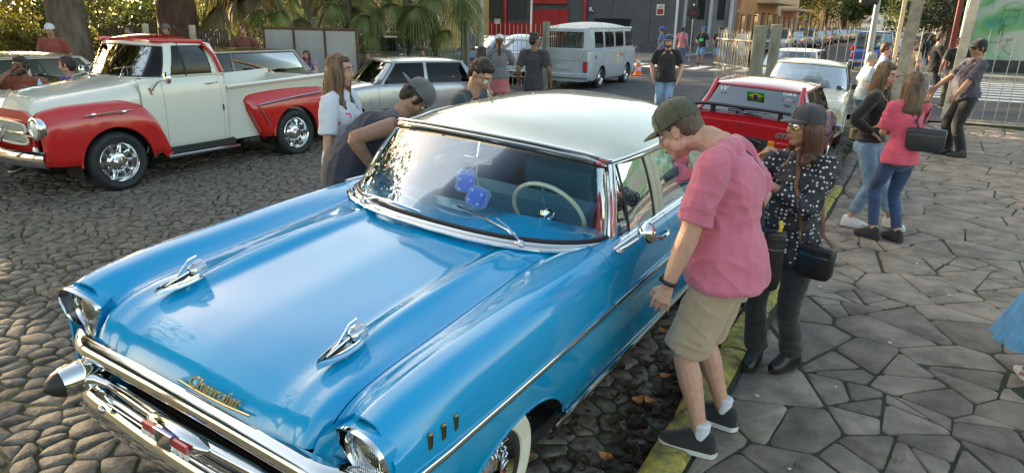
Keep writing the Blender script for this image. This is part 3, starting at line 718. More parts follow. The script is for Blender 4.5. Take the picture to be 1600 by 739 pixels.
# louvres, mouldings
for k in range(3):
    v = .345+k*.062
    for s in (1, -1):
        p = B.point(v, 5.2); mb = MB(); mb.M = Matrix.Translation((s*(p.x+.002), v, .838)); mb.box(-.006, .006, -.010, .010, -.03, .03, .004); mb.build('fender_louvre', mat('gold_anodised', (.42, .30, .10), .3, 1), chev)
        mb = MB(); mb.M = Matrix.Translation((s*(p.x+.002), v+.003, .838)); mb.box(-.004, .0075, -.004, .004, -.02, .02, .002); mb.build('louvre_slot', SHADOW, chev)
for s in (1, -1):
    for a, b in ((.20, 1.695), (1.705, 2.495), (2.505, 3.345)):
        pts = [(s*(B.point(v, 4).x+.006), v, lerp(.735, .80, min(1, v/3.2))+.01) for v in np.linspace(a, b, 14)]
        MB().tube(pts, .009, 8, ry=.013).build('side_moulding', CHROME, chev)
    MB().tube([(s*.885, v, .335) for v in (1.275, 2.3, 3.34)], .014, 8, ry=.02).build('sill_moulding', CHROME, chev)
    for a, b in ((1.78, 2.495), (2.505, 3.345)):
        pts = [(s*(.855+.005), v, 1.032) for v in np.linspace(a, b, 8)]
        MB().tube(pts, .014, 8, ry=.009).build('belt_moulding', CHROME, chev)
    # arch lip
    for vc, zc, Rr in ARC:
        pts = [(s*(p[0]-.004), p[1], p[2]-.002) for p in B.P[:, 0] if abs(p[1]-vc) < Rr and p[2] > .345]; MB().tube(pts, .008, 6).build('arch_lip', BLUE, chev)
    wheel(chev, s*.755, .83, .315, .335, .17, s, 'chevy', .19, white=(.216, .302), detail=2)
    wheel(chev, s*.772, 3.76, .345, .345, .17, s, 'chevy', .20, white=(.232, .328))
# ---- greenhouse
wb = [(0, 1.505, 1.035), (.2, 1.512, 1.035), (.4, 1.545, 1.035), (.55, 1.60, 1.035), (.66, 1.67, 1.035), (.735, 1.755, 1.033), (.775, 1.85, 1.03), (.782, 1.90, 1.03)]
wt = [(0, 1.865, 1.418), (.17, 1.87, 1.416), (.33, 1.885, 1.411), (.46, 1.905, 1.402), (.56, 1.935, 1.392), (.63, 1.97, 1.378), (.665, 2.015, 1.362), (.668, 2.05, 1.355)]
def curve(pts, n):
    d = [0]
    for a, b in zip(pts, pts[1:]): d.append(d[-1]+math.dist(a, b))
    return mono(d, pts, np.linspace(0, d[-1], n))
NB = 25
cb = curve(wb, NB); ct = curve(wt, NB)
full = lambda c: np.concatenate([c[::-1]*np.array([-1, 1, 1]), c[1:]])
fb, ft = full(cb), full(ct)
rows = []
for j in range(9):
    t = j/8; bul = .020*math.sin(PI*t); r = fb*(1-t)+ft*t; rows.append([(p[0]*(1+.02*math.sin(PI*t)), p[1]-bul, p[2]) for p in r])
rows_in = rows
MB().grid(rows).build('windscreen', GLASSC, chev, ang=0)
def trim(pts, r, name, m=CHROME, ry=None, par=chev, closed=False, upv=(0, 0, 1)): return MB().tube([tuple(p) for p in pts], r, 8, ry=ry, closed=closed, upv=upv).build(name, m, par)
off = lambda c, dx, dy, dz: [(p[0]*(1+dx), p[1]+dy, p[2]+dz) for p in c]
trim(off(fb, .012, -.012, -.002), .017, 'windscreen_lower_trim', ry=.012)
trim(off(fb, .035, -.045, -.012), .016, 'windscreen_base_trim', ry=.010)
trim(off(fb, .0, .004, .016), .009, 'windscreen_gasket', BLACK)
trim(off(ft, .0, -.006, -.006), .008, 'windscreen_gasket', BLACK)
trim(off(ft, .01, -.012, .012), .014, 'windscreen_upper_trim', ry=.012)
trim(off(ft, .03, .004, .030), .010, 'roof_front_trim', ry=.010)
for s in (1, -1):
    a, b = cb[-1], ct[-1]
    pts = [(s*(lerp(a[0], b[0], t)+.012+.012*math.sin(PI*t)), lerp(a[1], b[1], t)+.01-.012*math.sin(PI*t), lerp(a[2], b[2], t)) for t in np.linspace(-.02, 1.02, 9)]
    trim(pts, .016, 'windscreen_pillar', ry=.022, upv=(0, 1, 0))
    pts2 = [(p[0]+s*.012, p[1]+.028, p[2]) for p in pts]; trim(pts2, .010, 'door_frame_front', ry=.012, upv=(0, 1, 0))
    trim([(p[0]*.985-s*.01, p[1]-.012, p[2]) for p in pts], .007, 'windscreen_gasket', BLACK)
# roof
def rz(v):
    return float(mono([1.87, 2.1, 2.5, 3.0, 3.4, 3.75, 3.95], [1.438, 1.487, 1.528, 1.540, 1.527, 1.470, 1.40], v)[0])
def redge(v): return float(mono([1.87, 2.02, 2.2, 2.8, 3.4, 3.8, 3.95], [.45, .69, .715, .735, .72, .66, .60], v)[0]), float(mono([1.87, 2.02, 2.2, 2.8, 3.4, 3.8, 3.95], [1.412, 1.385, 1.388, 1.405, 1.395, 1.34, 1.31], v)[0])
rows = []
hv = [1.872+.0*0]; 
for i in range(40):
    v = lerp(0, 1, i/39); r = []
    for k in range(33):
        x = lerp(-1, 1, k/32); ax = abs(x)
        # front header curve follows the windscreen top, rear edge the backlight
        xe = 0
        yy0 = np.interp(ax*.668, ct[:, 0], ct[:, 1])-.0; yy = lerp(yy0, 3.93-.08*ax**2, v)
        ex, ez = redge(max(yy, 2.02)); ex0 = ex
        wx = .675 if yy < 2.05 else ex
        wx = lerp(.675, ex, min(1, v*5))
        zc = rz(yy-(yy0-1.865)*(1-v)); zfro = np.interp(ax*.668, ct[:, 0], ct[:, 2])+.02
        zed = lerp(ct[-1][2]+.02, ez, min(1, v*5))
        z = zed+(zc-zed)*(1-ax**2.6)
        if v < .14: z = lerp(zfro+.004, z, (v/.14)**.7)
        r.append((x*wx, yy, z))
    rows.append(r)
MB().grid(rows).build('roof', IVORY, chev, ang=60)
lin = [[(p[0]*.97, p[1], p[2]-.025) for p in r] for r in rows]
MB().grid(lin, flip=True).build('headlining', mat('headlining', (.45, .50, .52), .9), chev, ang=60)
for s in (1, -1):
    ed = [r[0 if s < 0 else -1] for r in rows]
    trim([(p[0]+s*.010, p[1], p[2]-.004) for p in ed[:34]], .012, 'drip_rail', ry=.010)
    trim([(p[0]+s*.004, p[1], p[2]-.026) for p in ed[1:30]], .009, 'window_frame_top', ry=.014)
    # door-top metal above belt, side glass, pillars
    def side(v, t):   # point on the side glass plane, t 0 belt to 1 roof rail
        ex, ez = redge(max(v, 2.05)); xx = lerp(.835, ex-.015, t)+.012*math.sin(PI*t); return (s*xx, v, lerp(1.03, ez-.03, t))
    def q4(v0b, v1b, v0t, v1t, dx=0, n=6, t0=0, t1=1):
        g = []
        for j in range(n+1):
            t = lerp(t0, t1, j/n); r = []
            for i in range(7):
                v = lerp(lerp(v0b, v0t, t), lerp(v1b, v1t, t), i/6); p = side(v, t); r.append((p[0]+s*dx, p[1], p[2]))
            g.append(r)
        return g
    MB().grid(q4(1.925, 2.06, 2.08, 2.12)).build('vent_window', GLASS, chev)
    MB().grid(q4(2.06, 2.43, 2.12, 2.43)).build('front_side_window', GLASS, chev)
    MB().grid(q4(2.575, 3.22, 2.575, 3.12)).build('rear_side_window', GLASS, chev)
    def solid(g, d, name, m):
        mb = MB(); h = [[(p[0]-s*d, p[1], p[2]) for p in r] for r in g]; mb.grid(g); mb.grid(h, flip=True)
        for a, b in ((g[0], h[0]), (g[-1], h[-1]), ([r[0] for r in g], [r[0] for r in h]), ([r[-1] for r in g], [r[-1] for r in h])): mb.grid([a, b])
        return mb.build(name, m, chev, ang=30)
    solid(q4(2.435, 2.50, 2.435, 2.50, .008), .03, 'centre_pillar', IVORY)
    solid(q4(2.506, 2.57, 2.506, 2.57, .008), .03, 'centre_pillar', IVORY)
    solid(q4(3.22, 3.85, 3.12, 3.70, .008), .04, 'rear_pillar', IVORY)
    solid(q4(2.055, 2.068, 2.115, 2.128, .004), .014, 'vent_divider', BLACK)
    trim([side(2.425, t) for t in (0, .5, 1)], .007, 'window_channel', BLACK)
    trim([side(v, .0) for v in (1.93, 2.2, 2.43)], .008, 'window_sill_rubber', BLACK)
    # chrome garnish just above belt
    trim([(side(v, .0)[0]+s*.006, v, 1.036) for v in (1.92, 2.2, 2.5, 2.9, 3.2)], .008, 'window_sill_trim')
    rows2 = [[(s*x, v, z) for v in np.linspace(1.76, 3.9, 12)] for x, z in ((.845, 1.03), (.82, 1.034), (.79, .98), (.78, .45))]
    MB().grid(rows2).build('door_lining', BLUEI, chev, ang=0)
    # door handle
    mb = MB(); y0 = 2.30 if s else 0; xx = B.point(2.3, 6).x
    mb.tube([(s*(xx-.0), 2.27, .965), (s*(xx+.035), 2.285, .97), (s*(xx+.04), 2.36, .972), (s*(xx+.03), 2.42, .97), (s*(xx-.002), 2.43, .968)], [.010, .011, .012, .010, .008], 8); mb.build('door_handle', CHROME, chev)
# rear window
rb = [(x, lerp(3.97, 3.86, abs(x)/.62), 1.02) for x in np.linspace(-.62, .62, 9)]; rtp = [(x, 3.86-.06*abs(x), 1.385) for x in np.linspace(-.58, .58, 9)]
MB().grid([rb, rtp]).build('rear_window', GLASS, chev)
MB().box(-.72, .72, 3.5, 3.97, .98, 1.0).build('parcel_shelf', BLUEI, chev)
# mirror on the front door
mr = MB(); mr.tube([(.895, 1.80, 1.035), (.925, 1.81, 1.06), (.965, 1.835, 1.10)], [.009, .008, .007], 10); mr.ball((.892, 1.80, 1.03), (.02, .026, .010), 14, 8); mr = mr.build('mirror_stalk', CHROME, chev)
mb = MB(); mb.M = Matrix.Translation((.985, 1.86, 1.125)) @ Matrix.Rotation(-.35, 4, 'Z'); mb.lathe([(0, -.035), (.02, -.032), (.038, -.018), (.052, .0), (.054, .01), (.0, .012)], 28, 'y'); mb.build('mirror_head', CHROME, mr)
# wipers
wiper(chev, (.50, 1.535, 1.045), (.34, 1.56, 1.125), (.46, 1.545, 1.075), (.10, 1.575, 1.13))
wiper(chev, (-.50, 1.535, 1.045), (-.30, 1.535, 1.085), (-.52, 1.56, 1.07), (-.08, 1.505, 1.075))
# rear-view mirror and aerial-style stay
mb = MB(); mb.tube([(0, 1.90, 1.40), (0, 1.885, 1.33), (0, 1.88, 1.31)], .006, 6); mb.M = Matrix.Translation((0, 1.885, 1.295)) @ Matrix.Rotation(.2, 4, 'Z'); mb.box(-.085, .085, -.012, .012, -.022, .022, .008); mb.build('interior_mirror', CHROME, chev)
# dashboard, seats, steering wheel
mb = MB(); rows = []
for i in range(21):
    x = -.76+1.52*i/20; t = abs(x)/.76; f = 1.56+.22*t**2
    hump = .045*math.exp(-((x-.36)/.24)**4)
    rows.append([(x, f, 1.025), (x, f+.12, 1.03+hump*.6), (x, f+.22, 1.03+hump), (x, f+.27, 1.0+hump*.7), (x, f+.28, .86), (x, f+.25, .70)])
mb.grid(rows, flip=True); mb.build('dashboard', BLUE, chev, ang=50)
steering(chev, (.37, 2.05, 1.03), .215, R(-62), mat('ivory_plastic', (.62, .62, .48), .3, coat=.6), rr=.012)
SEATB = mat('seat_blue', (.12, .36, .52), .5, bump=.15, bs=40); SEATG = mat('seat_dark', (.035, .045, .06), .6, bump=.1, bs=40)
seat(chev, 0, 2.30, .42, 1.42, SEATB, 'front_seat', .50); seat(chev, 0, 3.15, .42, 1.4, SEATB, 'rear_seat', .52)
MB().box(-.78, .78, 1.7, 3.9, .31, .34).build('carpet', SEATG, chev, smooth=False)
mb = MB(); mb.ball((.52, 2.62, .86), (.13, .06, .22), 12, 8); mb.build('red_cushion', mat('red_cloth', (.22, .02, .03), .8), chev)
# fuzzy dice: things of their own
DICE = mat('blue_plush', (.01, .12, .75), .85, sheen=.8, bump=.8, bs=150, var=.25, vs=60)
PIP = mat('pale_pip', (.25, .45, .85), .8)
def die(x, y, z, rx, ry_, rz_, lab):
    t = thing('fuzzy_dice', lab, 'fuzzy dice', (0, 0, 0), group='blue dice hanging from the mirror')
    Mx = Matrix.Translation((x, y, z)) @ Matrix.Rotation(rz_, 4, 'Z') @ Matrix.Rotation(rx, 4, 'X') @ Matrix.Rotation(ry_, 4, 'Y')
    mb = MB(); mb.M = Mx; h = .05; mb.box(-h, h, -h, h, -h, h, .014); mb.build('die', DICE, t)
    mb = MB(); mb.M = Mx
    pat = {0: [(0, 0), (-.028, -.028), (.028, .028), (-.028, .028), (.028, -.028)], 1: [(-.028, -.028), (.028, .028), (-.028, .028), (.028, -.028)], 2: [(0, 0), (-.028, -.028), (.028, .028)]}
    for ax in range(3):
        for sg in (1, -1):
            for (a, b) in pat[ax]:
                c = [a, b]; c.insert(ax, sg*(h+.0005)); rr = [.0085, .0085]; rr.insert(ax, .003); mb.ball(c, rr, 8, 6)
    mb.build('pips', PIP, t, kind='stuff')
    MB().tube([(x, y, z+.05), ((x*.3), lerp(y, 1.885, .6), lerp(z, 1.3, .6)), (0, 1.885, 1.29)], .003, 5).build('cord', mat('cord', (.5, .5, .5), .8), t)
    t.location = chev.location; t.rotation_euler = chev.rotation_euler; return t
die(-.01, 1.80, 1.195, .2, .1, .5, 'upper blue fuzzy die hanging behind the windscreen of the blue sedan')
die(.08, 1.79, 1.125, -.25, .3, .2, 'lower blue fuzzy die with pale dots hanging behind the windscreen of the blue sedan')
# ================================================================== OTHER VEHICLES
def paint(name, c, rough=.22, coat=1, var=0): return mat(name+'_paint', c, rough, coat=coat, bump=.012, bs=3, coat_rough=.04, var=var, vs=3)
def cabin(par, seg, crown, m, gm=GLASS, roof_m=None, low=.03, high=.07, bul=.018, gasket=True, ntop=26, drip=None):
    """seg: [(kind, bottom, top)] half ring from the front centre to the rear centre; kind names the piece from here to the next point"""
    n = len(seg); H = 6
    def quad(i, t0, t1, k=5, dx=0):
        (kd, b0, t0_), (_, b1, t1_) = seg[i], seg[i+1]; g = []
        for j in range(H+1):
            t = lerp(t0, t1, j/H); r = []
            for a in range(k+1):
                u = a/k; p = [lerp(lerp(b0[c], b1[c], u), lerp(t0_[c], t1_[c], u), t) for c in range(3)]
                bb = bul*math.sin(PI*t); sidew = min(1, p[0]/(max(b0[0], b1[0])+1e-6)) if max(b0[0], b1[0]) > .3 else 0
                p[0] += (bb+dx)*sidew; r.append(tuple(p))
            g.append(r)
        return g
    mir = lambda g, s: [[(p[0]*s, p[1], p[2]) for p in r] for r in g]
    i = 0
    while i < n-1:
        kd = seg[i][0]; j = i
        while j < n-1 and seg[j][0] == kd: j += 1
        front, rear = i == 0, j == n-1
        def strip(t0, t1, dx=0):
            gs = [quad(k, t0, t1, 3, dx) for k in range(i, j)]; return [sum([g[r][(1 if q else 0):] for q, g in enumerate(gs)], []) for r in range(H+1)]
        nm = {'w': 'windscreen', 'b': 'rear_window', 'g': 'side_window', 'p': 'pillar', 'd': 'divider'}[kd]
        if kd in 'wb':
            g = strip(low, 1-high); full_ = [[(-p[0], p[1], p[2]) for p in r[::-1]]+r[1:] if front else r+[(-p[0], p[1], p[2]) for p in r[-2::-1]] for r in g]
            MB().grid(full_).build(nm, gm, par, ang=0)
            for t0, t1 in ((0, low), (1-high, 1)):
                g = strip(t0, t1, .002); f2 = [[(-p[0], p[1], p[2]) for p in r[::-1]]+r[1:] if front else r+[(-p[0], p[1], p[2]) for p in r[-2::-1]] for r in g]
                MB().grid(f2).build('window_frame', m, par, ang=0)
            if gasket:
                for r in (full_[0], full_[-1]): MB().tube(r, .008, 5).build('window_rubber', BLACK, par)
                for q in (0, -1): MB().tube([r[q] for r in full_], .008, 5).build('window_rubber', BLACK, par)
        else:
            for s in (1, -1):
                if kd == 'g':
                    g = mir(strip(low, 1-high), s); MB().grid(g).build(nm, gm, par, ang=0)
                    for t0, t1 in ((0, low), (1-high, 1)): MB().grid(mir(strip(t0, t1, .003), s)).build('window_frame', m, par, ang=0)
                    if gasket: MB().tube(g[0]+[r[-1] for r in g[1:]]+g[-1][-2::-1]+[r[0] for r in g[-2:0:-1]], .007, 5, closed=True).build('window_rubber', BLACK, par)
                else: 
                    MB().grid(mir(strip(0, 1, .004), s)).grid(mir(strip(0, 1, -.03), s), flip=True).build(nm, m if kd == 'p' else BLACK, par, ang=50)
        i = j
    # roof
    top = [s[2] for s in seg]; iF = next(k for k in range(n) if seg[k][0] != 'w'); iR = n-1
    while iR > 0 and seg[iR-1][0] == 'b': iR -= 1
    F = top[:iF+1]; Rr = top[iR:][::-1]; sd_ = top[iF:iR+1]; rows = []
    wF, wR = F[-1][0], Rr[-1][0]
    for a in range(ntop+1):
        u = a/ntop; vv = lerp(sd_[0][1], sd_[-1][1], u); xs_ = np.interp(vv, [p[1] for p in sd_], [p[0] for p in sd_]); ze = np.interp(vv, [p[1] for p in sd_], [p[2] for p in sd_]); r = []
        for b in range(25):
            q = lerp(-1, 1, b/24); aq = abs(q)
            yf = np.interp(aq*wF, [p[0] for p in F], [p[1] for p in F]); zf = np.interp(aq*wF, [p[0] for p in F], [p[2] for p in F])
            yr = np.interp(aq*wR, [p[0] for p in Rr], [p[1] for p in Rr]); zr = np.interp(aq*wR, [p[0] for p in Rr], [p[2] for p in Rr])
            y = lerp(yf, yr, u); base = lerp(lerp(zf, ze, min(1, u*6)), zr, max(0, 1-(1-u)*6))
            cr = crown*(4*u*(1-u))**.55*(1-aq**2.8)
            r.append((q*xs_, y, base+cr))
        rows.append(r)
    rf = MB().grid(rows).build('roof', roof_m or m, par, ang=60)
    MB().grid([[(p[0]*.97, p[1], p[2]-.03) for p in r] for r in rows], flip=True).build('headlining', mat('grey_lining', (.2, .19, .18), .9), par, ang=0)
    for s in (0, -1): MB().tube([r[s] for r in rows], .010, 6).build('drip_rail', drip or m, par)
    return rows
def shellbody(par, m, L, W, top, wid, sill=.24, arches=(), cowl=1.3, deck=3.2, doors=(), crown=.03, edge=.05, sub=3, step=.09, tumble=.0, hood=True, trunk=True, low_m=None, names=('hood', 'trunk_lid')):
    """generic pressed-steel body; top: [(v, z)], wid: [(v, half width)]"""
    vs = sorted({v for v, _ in top} | {v for v, _ in wid}); ST = []
    for v in vs:
        z = float(mono([a for a, _ in top], [b for _, b in top], v)[0]); ww = float(mono([a for a, _ in wid], [b for _, b in wid], v)[0]); h = z-sill
        ST.append((v, [(ww-.09, sill-.04), (ww-.03, sill+.0), (ww-.004, sill+h*.25), (ww, sill+h*.55), (ww-.006, sill+h*.74), (ww-.022-tumble*.4, z-edge), (ww-.06-tumble, z-.006), (ww*.5, z+crown*.85), (0, z+crown)]))
    kn = [cowl, deck]+[d for d in doors]
    Bd = Body(ST, sub=sub, step=step, arches=arches, knots=kn, ktop=5)
    if hood: Bd.panel(names[0], vs[0], cowl, 6, None, m, par)
    if trunk: Bd.panel(names[1], deck, vs[-1], 6, None, m, par)
    cuts = [vs[0]]+list(doors)+[vs[-1]]
    nms = ['front_fender']+['door']*(len(cuts)-3)+['rear_fender'] if len(cuts) > 2 else ['body_side']
    for s in (1, -1):
        for a, b, nm in zip(cuts, cuts[1:], nms): Bd.panel(nm, a, b, 0, 6, m, par, s)
        for (vc, zc, Rr) in arches:
            i = Bd.iv(vc); x = Bd.P[i, 0, 0]; mb = MB(); A = [(vc+Rr*math.cos(a), zc+Rr*math.sin(a)) for a in np.linspace(-.3, PI+.3, 16)]
            mb.grid([[(s*xx, y, z) for y, z in A] for xx in (x-.015, x-.3)]); mb.prism(A, s*(x-.31), s*(x-.3), 'yz'); mb.build('wheel_well', SHADOW, par, ang=0)
            MB().tube([(s*(x-.004), vc+(Rr-.004)*math.cos(a), zc+(Rr-.004)*math.sin(a)) for a in np.linspace(0, PI, 20)], .008, 5).build('arch_lip', m, par)
    # closing panels at nose and tail, floor
    for v, fl in ((vs[0], 1), (vs[-1], 0)):
        r = [tuple(p) for p in Bd.F[0 if fl else -1]]; MB().add(r, [tuple(range(len(r)))]).build('front_panel' if fl else 'rear_panel', m, par, smooth=False)
    MB().box(-W*.5+.1, W*.5-.1, .25, L-.25, sill-.06, sill+.05).build('floor_pan', SHADOW, par, smooth=False)
    for a, b in ((vs[0]+.02, cowl), (deck, vs[-1]-.02)):
        i0, i1 = Bd.iv(a), Bd.iv(b); G = Bd.F[i0:i1+1].copy(); G[:, :, 2] -= .012; G[:, :, 0] *= .985
        MB().grid([[tuple(p) for p in r] for r in G]).build('inner_panel', SHADOW, par, ang=0)
    return Bd
def lamp(par, c, w, h, d, m, name, bez=None, s=-1):
    mb = MB(); mb.box(c[0]-w/2, c[0]+w/2, c[1]-d/2, c[1]+d/2, c[2]-h/2, c[2]+h/2, min(h, w)*.18); o = mb.build(name, m, par)
    if bez:
        MB().tube([(c[0]-w/2, c[1]+s*d/2, c[2]-h/2), (c[0]+w/2, c[1]+s*d/2, c[2]-h/2), (c[0]+w/2, c[1]+s*d/2, c[2]+h/2), (c[0]-w/2, c[1]+s*d/2, c[2]+h/2)], .009, 5, closed=True).build('lamp_bezel', bez, o)
    return o
def roundlamp(par, c, r, bez=CHROME, s=-1, m=None):
    mb = MB(); mb.lathe([(r*1.08, .02), (r*1.12, -.012*1), (r, -.02), (r*.97, 0)], 24, 'y', c); b = mb.build('headlamp', bez, par)
    MB().lathe([(0, -.028), (r*.6, -.02), (r*.98, -.004)], 24, 'y', c).build('lens', m or mat('lamp_glass', (.62, .66, .66), .1, coat=1, bump=.3, bs=90), b); return b
def plate(par, c, rx=0, rz=0, s='', m=None):
    o = MB().box(-.2, .2, -.006, .006, -.065, .065, .006).build('number_plate', m or mat('grey_plate', (.42, .43, .45), .5, var=.2, vs=30), par); o.location = c; o.rotation_euler = (rx, 0, rz); return o
def interior(par, y, zf, wd, m, wheel_x=.35, back=True, zb=1.0):
    seat(par, wheel_x, y+.55, zf, .5, m, 'front_seat', .62); seat(par, -wheel_x, y+.55, zf, .5, m, 'front_seat', .62)
    if back: seat(par, 0, y+1.35, zf+.02, wd*1.5, m, 'rear_seat', .55)
    MB().box(-wd*.92, wd*.92, y-.12, y+.12, zf+.25, zb-.01, .05).build('dashboard', mat('dash_black', (.025, .025, .027), .6), par)
    steering(par, (wheel_x, y+.3, zb-.02), .18, R(-62), BLACK, BLACK)
# ------------------------------------------------------------------ hatchback / sedan recipe
def ring(W, zb, zt, ws, a_, b_, c_, bw, rear, roofy, tw=None, split_b=True, back_w=.62, ztr=None, vent=0):
    """side glass ring: ws windscreen base v, a_ = roof front v, b_ = pillar v, c_ = rear glass end v, rear = (base v, top v)"""
    wb_, wt_ = W/2-.075, tw or W/2-.20; zr = ztr or zt-.03; sg = []
    for x, dv in ((0, 0), (.35, .02), (.6, .07), (.88, .16), (1, .26)):
        sg.append(('w', (wb_*x*.985, ws+dv, zb), (wt_*x*.97, a_+dv*.6, zt-.02*x)))
    f = sg[-1]; sg[-1] = ('p', f[1], f[2]); vA, vAt = f[1][1]+.07, f[2][1]+.06
    sg.append(('g', (wb_, vA, zb), (wt_, vAt, zt-.025)))
    if vent: sg.append(('d', (wb_, vA+vent, zb), (wt_, vAt+vent*.4, zt-.025))); sg.append(('g', (wb_, vA+vent+.02, zb), (wt_, vAt+vent*.4+.02, zt-.025)))
    sg.append(('p', (wb_, b_, zb), (wt_, b_+.02, zt-.02))); sg.append(('g', (wb_, b_+bw, zb), (wt_, b_+bw, zt-.02)))
    sg.append(('p', (wb_*.99, c_[0], zb), (wt_*.98, c_[1], zr)))
    for x, dv in ((1, .0), (.8, .06), (.4, .1), (0, .11)):
        sg.append(('b', (wb_*back_w/.62*.9*x, rear[0]+dv*.6, zb+rear[2]), (wt_*.93*x, rear[1]+dv*.5, zr-.005+.01*(1-x))))
    return sg
# ------------------------------------------------------------------ red hatchback, tail towards us
RED = paint('signal_red', (.46, .012, .02)); DKP = mat('black_plastic', (.022, .022, .024), .5, bump=.1, bs=90)
def red_hatch():
    t = thing('hatchback', 'red hatchback with black rear spoiler and flag sticker parked ahead of the blue sedan', 'car', (-1.82, 11.75, .02), PI, ry=-.0586)
    W = 1.60; L = 3.85; t.scale = (.95, .92, .97)
    Bd = shellbody(t, RED, L, W, [(0, .60), (.05, .68), (.3, .74), (1.2, .90), (1.5, .93), (2.9, .95), (3.45, .95), (3.72, .93), (3.85, .86)], [(0, .74), (.25, .79), (2, .80), (3.5, .79), (3.85, .765)], arches=[(.72, .29, .335), (3.05, .29, .335)], cowl=1.25, deck=3.62, doors=(1.3, 2.5), sill=.25)
    sg = ring(W, .925, 1.31, 1.15, 1.72, 2.42, (3.35, 3.05), .08, (3.58, 3.12, .02), 0, tw=.60, back_w=.66)
    cabin(t, sg, .05, RED, glass('rear_tint', (.12, .16, .17), .3))
    interior(t, 1.35, .38, .7, mat('dark_seat', (.03, .03, .035), .8))
    # hatch frame, wiper, spoiler
    mb = MB(); pr = lambda x, y, z: (x, y, z)
    for s in (1, -1):
        MB().tube([(s*.62, 3.60, .94), (s*.575, 3.38, 1.12), (s*.555, 3.12, 1.315)], .028, 8, ry=.02).build('tailgate_frame', RED, t)
    MB().tube([(s, 3.66, .945) for s in (-.64, 0, .64)], .022, 8).build('tailgate_frame', RED, t)
    MB().tube([(-.52, 3.585, .975), (0, 3.61, .975), (.52, 3.585, .975)], .006, 5).build('chrome_strip', CHROME, t)
    mb = MB(); rows = []
    for i in range(17):
        x = lerp(-.74, .74, i/16); e = (abs(x)/.74)**6; rows.append([(x, 3.60-e*.04, 1.055-e*.05), (x, 3.68-e*.04, 1.075-e*.05), (x, 3.77-e*.05, 1.08-e*.05), (x, 3.79-e*.05, 1.065-e*.05), (x, 3.7-e*.05, 1.035-e*.05), (x, 3.61-e*.04, 1.035-e*.05), (x, 3.60-e*.04, 1.055-e*.05)])
    mb.grid(rows); sp_ = mb.build('spoiler', DKP, t, ang=50)
    for x in (-.72, -.42, .42, .72): MB().prism([(3.62, .93), (3.72, .93), (3.75, 1.05), (3.63, 1.05)], x-.02, x+.02, 'yz').build('spoiler_post', DKP, sp_, smooth=False)
    wiper(t, (.12, 3.64, .98), (-.1, 3.55, 1.05), (.25, 3.585, 1.0), (-.28, 3.56, 1.03), BLACK)
    MB().lathe([(0, .02), (.018, .02), (.02, 0)], 12, 'y', (.02, 3.835, .86)).build('lock', BLACK, t)
    text('model_letters', 'GTS', .085, (-.50, 3.858, .80), (PI/2, 0, PI), mat('silver_letter', (.65, .65, .66), .3, 1), t, .004, .35, .004)
    for s in (1, -1): lamp(t, (s*.60, 3.845, .66), .30, .14, .05, REDL, 'tail_lamp'); lamp(t, (s*.40, 3.85, .66), .09, .13, .04, AMBL, 'indicator')
    MB().box(-.36, .36, 3.83, 3.862, .59, .73, .008).build('dark_tail_panel', DKP, t)
    MB().box(-.80, .80, 3.72, 3.98, .34, .52, .05).build('rear_bumper', DKP, t); plate(t, (0, 3.985, .44))
    MB().box(-.79, .79, -.12, .1, .34, .50, .05).build('front_bumper', DKP, t)
    for s in (1, -1): MB().tube([(s*.80, .3, .48), (s*.805, 2, .48), (s*.80, 3.6, .48)], .012, 6, ry=.03).build('side_rub_strip', DKP, t)
    for s in (1, -1):
        wheel(t, s*.70, .72, .285, .285, .17, s, 'alloy'); wheel(t, s*.70, 3.05, .285, .285, .17, s, 'alloy')
    # flag sticker on the rear window, lettering
    ng = Matrix.Translation((-.02, 3.345, 1.19)) @ Matrix.Rotation(PI, 4, 'Z') @ Matrix.Rotation(R(42), 4, 'X')
    def st_(nm, poly, m, d):
        mb = MB(); mb.M = ng; mb.prism(poly, -d-.0015, -d, 'xz'); return mb.build(nm, m, t, smooth=False)
    st_('flag_green', [(-.11, -.06), (.11, -.06), (.11, .06), (-.11, .06)], mat('flag_green', (.01, .33, .07), .5), .012)
    st_('flag_yellow', [(-.09, 0), (0, -.048), (.09, 0), (0, .048)], mat('flag_yellow', (.8, .62, .02), .5), .016)
    st_('flag_blue', [(.028*math.cos(a), .028*math.sin(a)) for a in np.linspace(0, 6.1, 16)], mat('flag_blue', (.01, .04, .35), .5), .02)
    WS = mat('white_sticker', (.7, .7, .7), .5)
    text('sticker_text', 'W', .10, (.42, 3.31, 1.225), (R(48), 0, PI), WS, t, .002, .2); text('sticker_text', 'CLUB 66', .045, (-.42, 3.30, 1.24), (R(48), 0, PI), WS, t, .002, bold=.001)
    mb = MB(); mb.M = Matrix.Translation((-.43, 3.36, 1.175)) @ Matrix.Rotation(PI, 4, 'Z') @ Matrix.Rotation(R(42), 4, 'X'); mb.prism([(.05*math.cos(a), .045*math.sin(a)) for a in np.linspace(0, PI, 10)], -.016, -.014, 'xz'); mb.build('sticker', WS, t, smooth=False)
    return t
red_hatch()
